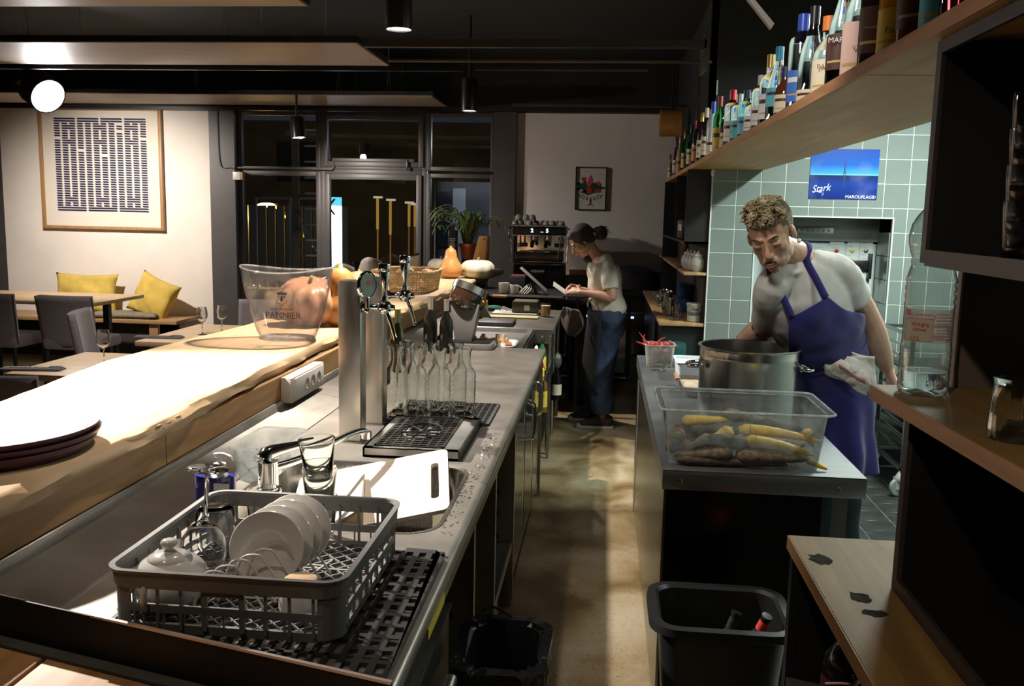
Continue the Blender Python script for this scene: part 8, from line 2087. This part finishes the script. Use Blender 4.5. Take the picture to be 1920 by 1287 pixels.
# apron
m_apr = mat('ultramarine_apron', (.016, .014, .150), .85, noise=.10, nscale=5, bump=.3, bscale=10, sheen=.25)
aprows = [  # centre, half width, half depth, angular half span, angular offset
    (neck+(chest-neck)*.70+Vector((-.018, -.0, -.012)), .183, .122, .42, -.30), (chest+Vector((-.008, 0, -.01)), .190, .130, .62, -.28), (chest+(waist-chest)*.5, .186, .131, 1.0, -.14), (waist, .158, .124, 1.5, -.02),
    (hips, .152, .136, 1.75, 0), (Vector((.960, 3.78, .95)), .142, .138, 1.65, 0), (Vector((.972, 3.78, .84)), .132, .140, 1.6, 0), (Vector((.982, 3.78, .74)), .130, .142, 1.55, .0), (Vector((.985, 3.78, .66)), .130, .144, 1.52, .0)]
cs = cr_list([a_[0] for a_ in aprows], 6); was = cr_list([a_[1] for a_ in aprows], 6); wbs = cr_list([a_[2] for a_ in aprows], 6); ths = cr_list([a_[3] for a_ in aprows], 6); ofs = cr_list([a_[4] for a_ in aprows], 6)
import mathutils
def apf(u, v):
    i = min(int(round(v*(len(cs)-1))), len(cs)-1); th_ = ofs[i]+(2*u-1)*ths[i]
    t = (cs[min(i+1, len(cs)-1)]-cs[max(i-1, 0)]).normalized(); s = (sdv-t*sdv.dot(t)).normalized(); fr2 = s.cross(t); 
    if fr2.y > 0: fr2 = -fr2
    low = max(0, v-.35); p = cs[i]+s*was[i]*math.sin(th_)*1.05+fr2*wbs[i]*math.cos(th_)*1.06
    wr_ = .010*mathutils.noise.noise(Vector((p.x*12, p.y*12, p.z*(9 if v > .4 else 16))))+low*.030*math.sin(th_*7+p.z*3)*(.4+low)
    return p+(p-cs[i]).normalized()*(wr_+.004)
MB().grid(apf, 44, len(cs)).build('apron', m_apr, cook, smooth=True, solid=-.003, angle=80)
cl_, crr = Vector(apf(0.06, .03)), Vector(apf(.94, .03))
for name_, a_, b_, mid in (('apron_strap', cl_, neck+Vector((-.055, -.030, .012)), ay(1443, 505, 3.47)), ('apron_strap', crr, neck+Vector((.045, -.015, .038)), ay(1512, 490, 3.50))):
    pts = smoothpath([a_, a_*.5+mid*.5, mid, b_, neck+Vector((0, .05, .03))], 5); vs = []; fs = []
    for i, p in enumerate(pts):
        t = (pts[min(i+1, len(pts)-1)]-pts[max(i-1, 0)]).normalized(); sd_ = t.cross(Vector((-.2, -1, .25))).normalized()*.0135; o_ = Vector((-.1, -.35, .3)).normalized()*.006
        vs += [p-sd_+o_, p+sd_+o_]
    for i in range(len(pts)-1): fs.append((2*i, 2*i+1, 2*i+3, 2*i+2))
    MB().add(vs, fs).build(name_, m_apr, cook, smooth=True, solid=.004)
wt_ = MB(); i0 = 18
wt_.tube([Vector(apf(u_/20, .375+.01*math.sin(u_)))+Vector((0, -.006, 0)) for u_ in range(21)], .0055, 6); wt_.build('waist_tie', m_apr, cook, smooth=True)
# tattoos as thin patches wrapped on the arm
m_tat = mat('tattoo_ink', (.045, .06, .055), .6, noise=.5, nscale=120)
def tattoo(a_, b_, f0, f1, r0, ang0, ang1, ratio=1., seed=1):
    """patch lying on the limb from a_ to b_"""
    random.seed(seed); d = (b_-a_).normalized(); s = d.cross(Vector((0, 0, 1))).normalized(); w = s.cross(d)
    for j in range(5):
        f = random.uniform(f0, f1); an_ = random.uniform(ang0, ang1); pts = []
        for q in range(6):
            an_ += random.uniform(-.2, .22); f += random.uniform(-.010, .016)
            pts.append(a_+(b_-a_)*f+(s*math.cos(an_)+w*math.sin(an_))*(r0*1.0))
        MB().tube(smoothpath(pts, 3), [.0012+.0022*math.sin(PI*i/15) for i in range(16)], 5).build('tattoo', m_tat, cook, smooth=True)
def facing(a_, b_):
    d = (b_-a_).normalized(); s = d.cross(Vector((0, 0, 1))).normalized(); w = s.cross(d); v = (EYE-a_).normalized(); return math.atan2(v.dot(w), v.dot(s))
fa = facing(shL, elL); tattoo(shL, elL, .78, .95, .0455, fa-.2, fa+.6, seed=2)
fa = facing(elL, wrL); tattoo(elL, wrL, .10, .28, .0455, fa-.9, fa-.2, seed=5); tattoo(elL, wrL, .12, .2, .0460, fa+.6, fa+1.0, seed=9)
fa = facing(elR, wrR)
for k in range(5): tattoo(elR, wrR, .05+.12*k, .2+.12*k, .046-.0018*k, fa-1.1, fa+1.1, seed=20+k)
# tea towel tucked in the apron
kt = thing('kitchen_towel', 'crumpled white towel with a pink stripe tucked in the blue apron', 'towel', (1.1, 3.6, 1.1))
tc_ = ay(1583, 684, 3.60)
def towf(layer):
    def f(u, v):
        x = (u-.5)*(.215-.02*layer)+.018*v; z = .060-.10*v-.05*(u-.5)-.012*layer+.010*math.sin(u*6+layer*2)-.03*u*(v-.2); y = -.006*layer+.007*math.sin(u*11+v*3+layer*1.7)+.010*math.sin(v*5+layer)-.01*u
        return tc_+Vector((x-.002*layer, y, z+.010*layer*(v-.5)))
    return f
m_tow = mat('white_tea_towel', (.68, .66, .62), .9, noise=.10, nscale=14, bump=.4, bscale=60); m_pk = mat('pink_stripe', (.52, .20, .20), .9)
for k in range(4): MB().grid(towf(k), 26, 14).build('cloth_fold', m_tow, kt, smooth=True, solid=.003)
st_f = towf(3); MB().grid(lambda u, v: st_f(.30+.66*u, .30+.15*v)+Vector((0, -.008, 0)), 22, 4).build('stripe', m_pk, kt, smooth=True, solid=.001)

# ---- the barista by the till
m_sk2 = skinmat('skin_barista', (.60, .35, .24), (.54, .27, .19))
bar = thing('person', 'person with dark hair bun, white t-shirt and jeans reading a slip', 'person', (.02, 7.2, 0))
YB = 7.08
bh = ay(1092, 452, YB)
HB = Matrix.Translation(bh) @ Matrix.Rotation(R(-82), 4, 'Z') @ Matrix.Rotation(R(38), 4, 'X')
P_ = lambda px, py, y=YB: ay(px, py, y)
bn, bsl, bsr = P_(1121, 482), P_(1141, 506, 6.94), P_(1137, 504, 7.24)
bel, bwl = P_(1147, 558, 6.88), P_(1088, 548, 6.96); ber, bwr = P_(1132, 556, 7.28), P_(1086, 542, 7.12)
bch, bwa, bhp = P_(1133, 520), P_(1137, 560), P_(1143, 592)
bcr = Vector((bhp.x, 7.12, .80)); bk_n = {-1: Vector((.00, 7.02, .46)), 1: Vector((.035, 7.22, .46))}; ba_n = {-1: Vector((.035, 7.10, .09)), 1: Vector((-.04, 7.36, .09))}
mbk = MB(); head_parts(mbk, HB, True)
nk = HB @ Vector((0, .02, -.05)); loft(mbk, [nk, (nk+bn)/2, bn, bn+Vector((.03, 0, -.05))], [.048, .045, .052, .085], (0, 1, 0), 16, 4)
loft(mbk, [bn+Vector((.03, 0, -.04)), bch, bwa, bhp, bcr], [(.09, .06), (.13, .085), (.115, .085), (.145, .105), (.13, .10)], (0, 1, 0), 22, 4)
for a_, b_, c_ in ((bsl, bel, bwl), (bsr, ber, bwr)): loft(mbk, [a_+(b_-a_)*.15, (a_+b_)/2, b_, b_+(c_-b_)*.35, c_], [.038, .043, .037, .036, (.024, .020)], (0, 1, 0), 14, 4)
hand(mbk, bwl, (bwl-bel)+Vector((0, .03, .0)), (.1, .6, -.6), (0, .3, 1), .92, (14, 26, 20)); hand(mbk, bwr, (bwr-ber), (-.1, -.6, -.5), (0, -.3, 1), .92, (16, 28, 22))
for s in (-1, 1): loft(mbk, [bcr+Vector((0, s*.08, .02)), bk_n[s], ba_n[s]], [.078, .05, .034], (0, 1, 0), 14, 4); loft(mbk, [ba_n[s]+Vector((.03, 0, -.04)), ba_n[s]+Vector((-.06, 0, -.055)), ba_n[s]+Vector((-.14, 0, -.065))], [(.026, .02), (.026, .014), (.02, .008)], (0, 1, 0), 12, 3)
fuse('body', mbk, .0048, 3, m_sk2, bar)
face_details(HB, bar, m_sk2, mat('lip_rose', (.48, .16, .15), .45), mat('brow_dark', (.03, .018, .012), .7), True)
m_hd = mat('hair_dark_brown', (.040, .021, .013), .65, noise=.5, nscale=70, bump=.8, bscale=160, stretch=(1, 1, 4))
hb2 = MB(); eball(hb2, (0, .020, .044), (.079, .100, .088), HB); eball(hb2, (0, .055, .0), (.068, .070, .062), HB); eball(hb2, (0, -.018, .086), (.058, .062, .040), HB)
for s in (-1, 1): eball(hb2, (s*.062, .010, .012), (.018, .050, .045), HB)
bun = P_(1127, 437, YB); eball(hb2, bun, (.052, .050, .058)); eball(hb2, (bun+(HB @ Vector((0, .11, .02))))/2, (.04, .04, .035))
fuse('hair', hb2, .006, 3, m_hd, bar, wrinkle(.0025, 45, 2))
random.seed(6); ws_ = MB()
for i in range(60):
    a_ = Vector((random.gauss(0, 1), random.gauss(0, 1), random.gauss(.2, 1))).normalized(); p = bun+a_*.046; ws_.tube([p, p+a_*.018+Vector((.01, 0, -.004)), p+a_*random.uniform(.02, .045)+Vector((random.uniform(-.01, .02), 0, -.016))], [.0016, .0012, .0004], 4)
for i in range(14): p = HB @ Vector((random.choice((-1, 1))*.07, random.uniform(0, .06), .0)); ws_.tube([p, p+Vector((.004, -.004, -.03)), p+Vector((.012, -.002, -.055))], [.0014, .001, .0004], 4)
ws_.build('loose_strands', m_hd, bar)['kind'] = 'stuff'
MB().tube([P_(1113, 436, YB-.055), P_(1117, 442, YB-.055)], .004, 6).build('hair_clip', m_white, bar)
m_tee2 = mat('cream_cotton', (.62, .57, .48), .9, bump=.3, bscale=16)
tb2 = MB(); loft(tb2, [bn+Vector((.012, 0, -.008)), bn+Vector((.035, 0, -.035)), bn+(bch-bn)*.6, bch, bwa, bhp+Vector((0, 0, .06))], [(.062, .062), (.115, .085), (.165, .120), (.170, .132), (.150, .130), (.150, .128)], (0, 1, 0), 28, 5, round0=False)
loft(tb2, [bsl+Vector((-.0, .03, 0)), bsl+(bel-bsl)*.25, bsl+(bel-bsl)*.72], [.062, .066, (.072, .062)], (0, 1, 0), 18, 4, round1=False); loft(tb2, [bsr, bsr+(ber-bsr)*.25, bsr+(ber-bsr)*.7], [.06, .064, .066], (0, 1, 0), 18, 4, round1=False)
fuse('t_shirt', tb2, .0065, 4, m_tee2, bar, wrinkle(.009, 12, 5))
jn = MB(); m_jean = mat('denim', (.030, .050, .105), .85, noise=.35, nscale=10, bump=.4, bscale=14)
loft(jn, [bhp+Vector((0, 0, .075)), bhp, bcr], [(.135, .105), (.165, .125), (.15, .12)], (0, 1, 0), 26, 4)
for s in (-1, 1): loft(jn, [bcr+Vector((0, s*.08, .03)), (bcr+bk_n[s])/2+Vector((0, s*.03, 0)), bk_n[s], (bk_n[s]+ba_n[s])/2, ba_n[s]+Vector((0, 0, .065))], [.100, .095, .088, .090, .094], (0, 1, 0), 20, 4, round1=False)
fuse('jeans', jn, .008, 4, m_jean, bar, wrinkle(.010, 12, 1))
m_snk = mat('dark_canvas', (.035, .025, .022), .8, noise=.2, nscale=60); m_sole = mat('sneaker_sole', (.50, .46, .38), .6)
for s in (-1, 1):
    a_ = ba_n[s]; q = MB(); loft(q, [a_+Vector((.05, 0, -.03)), a_+Vector((-.01, 0, -.022)), a_+Vector((-.08, 0, -.040)), a_+Vector((-.155, 0, -.055)), a_+Vector((-.185, 0, -.060))], [(.036, .052), (.040, .055), (.044, .040), (.040, .028), (.030, .02)], (0, 1, 0), 18, 3); q.build('sneaker', m_snk, bar, smooth=True)
    MB().prism([(a_.x+x, a_.y+y) for x, y in ((.09, -.03), (.09, .03), (-.08, .050), (-.17, .042), (-.21, .018), (-.21, -.018), (-.17, -.042), (-.08, -.050))], .001, .026).build('sneaker_sole', m_sole, bar, bev=.006)
    MB().ball((a_.x-.170, a_.y, .030), (.040, .036, .020), 14, 8).build('toe_cap', m_sole, bar, smooth=True)
    lc = MB()
    for k in range(4): zz = .095-.012*k; xx = a_.x-.035-.024*k; lc.tube([(xx, a_.y-.036, zz-.022), (xx-.006, a_.y-.01, zz+.004), (xx, a_.y+.03, zz-.014)], .005, 5)
    lc.build('laces', m_sole, bar)
# black waist apron, also standing in for shade on the legs, and its white knot
MB().grid(lambda u, v: (bhp.x-.02-(.15+.03*v)*math.cos((u-.5)*2.6)-.02*v, YB+.02+(.17+.03*v)*math.sin((u-.5)*2.6), bhp.z+.05-.62*v), 18, 12).build('leg_shade_apron', mat('apron_black', (.010, .010, .014), .85, bump=.3, bscale=10), bar, smooth=True, solid=.003)
kp = P_(1107, 563, YB-.10); MB().ball(kp, (.022, .012, .014), 10, 8).tube(smoothpath([kp, kp+Vector((.02, -.01, .02)), kp+Vector((.045, -.01, -.005))], 4), .006, 6).tube(smoothpath([kp, kp+Vector((-.02, -.01, -.02)), kp+Vector((-.018, -.01, -.05))], 4), .006, 6).build('apron_knot', m_tee2, bar, smooth=True)
sl = thing('paper_slip', 'white folded slip held in the hands of the person by the till', 'paper', P_(1050, 545, 7.02))
a_, b_ = P_(1037, 537, 7.02), P_(1060, 553, 7.02); d_ = Vector((0, .07, .03))
MB().add([a_, b_, b_+d_, a_+d_], [(0, 1, 2, 3)]).build('slip', m_pap, sl, solid=.003); MB().add([b_, b_+Vector((.012, 0, -.035)), b_+Vector((.014, .03, -.03)), b_+Vector((.0, .03, .0))], [(0, 1, 2, 3)]).build('slip_tail', m_pap, sl, solid=.001)
bpy.data.scenes.remove(TMP)
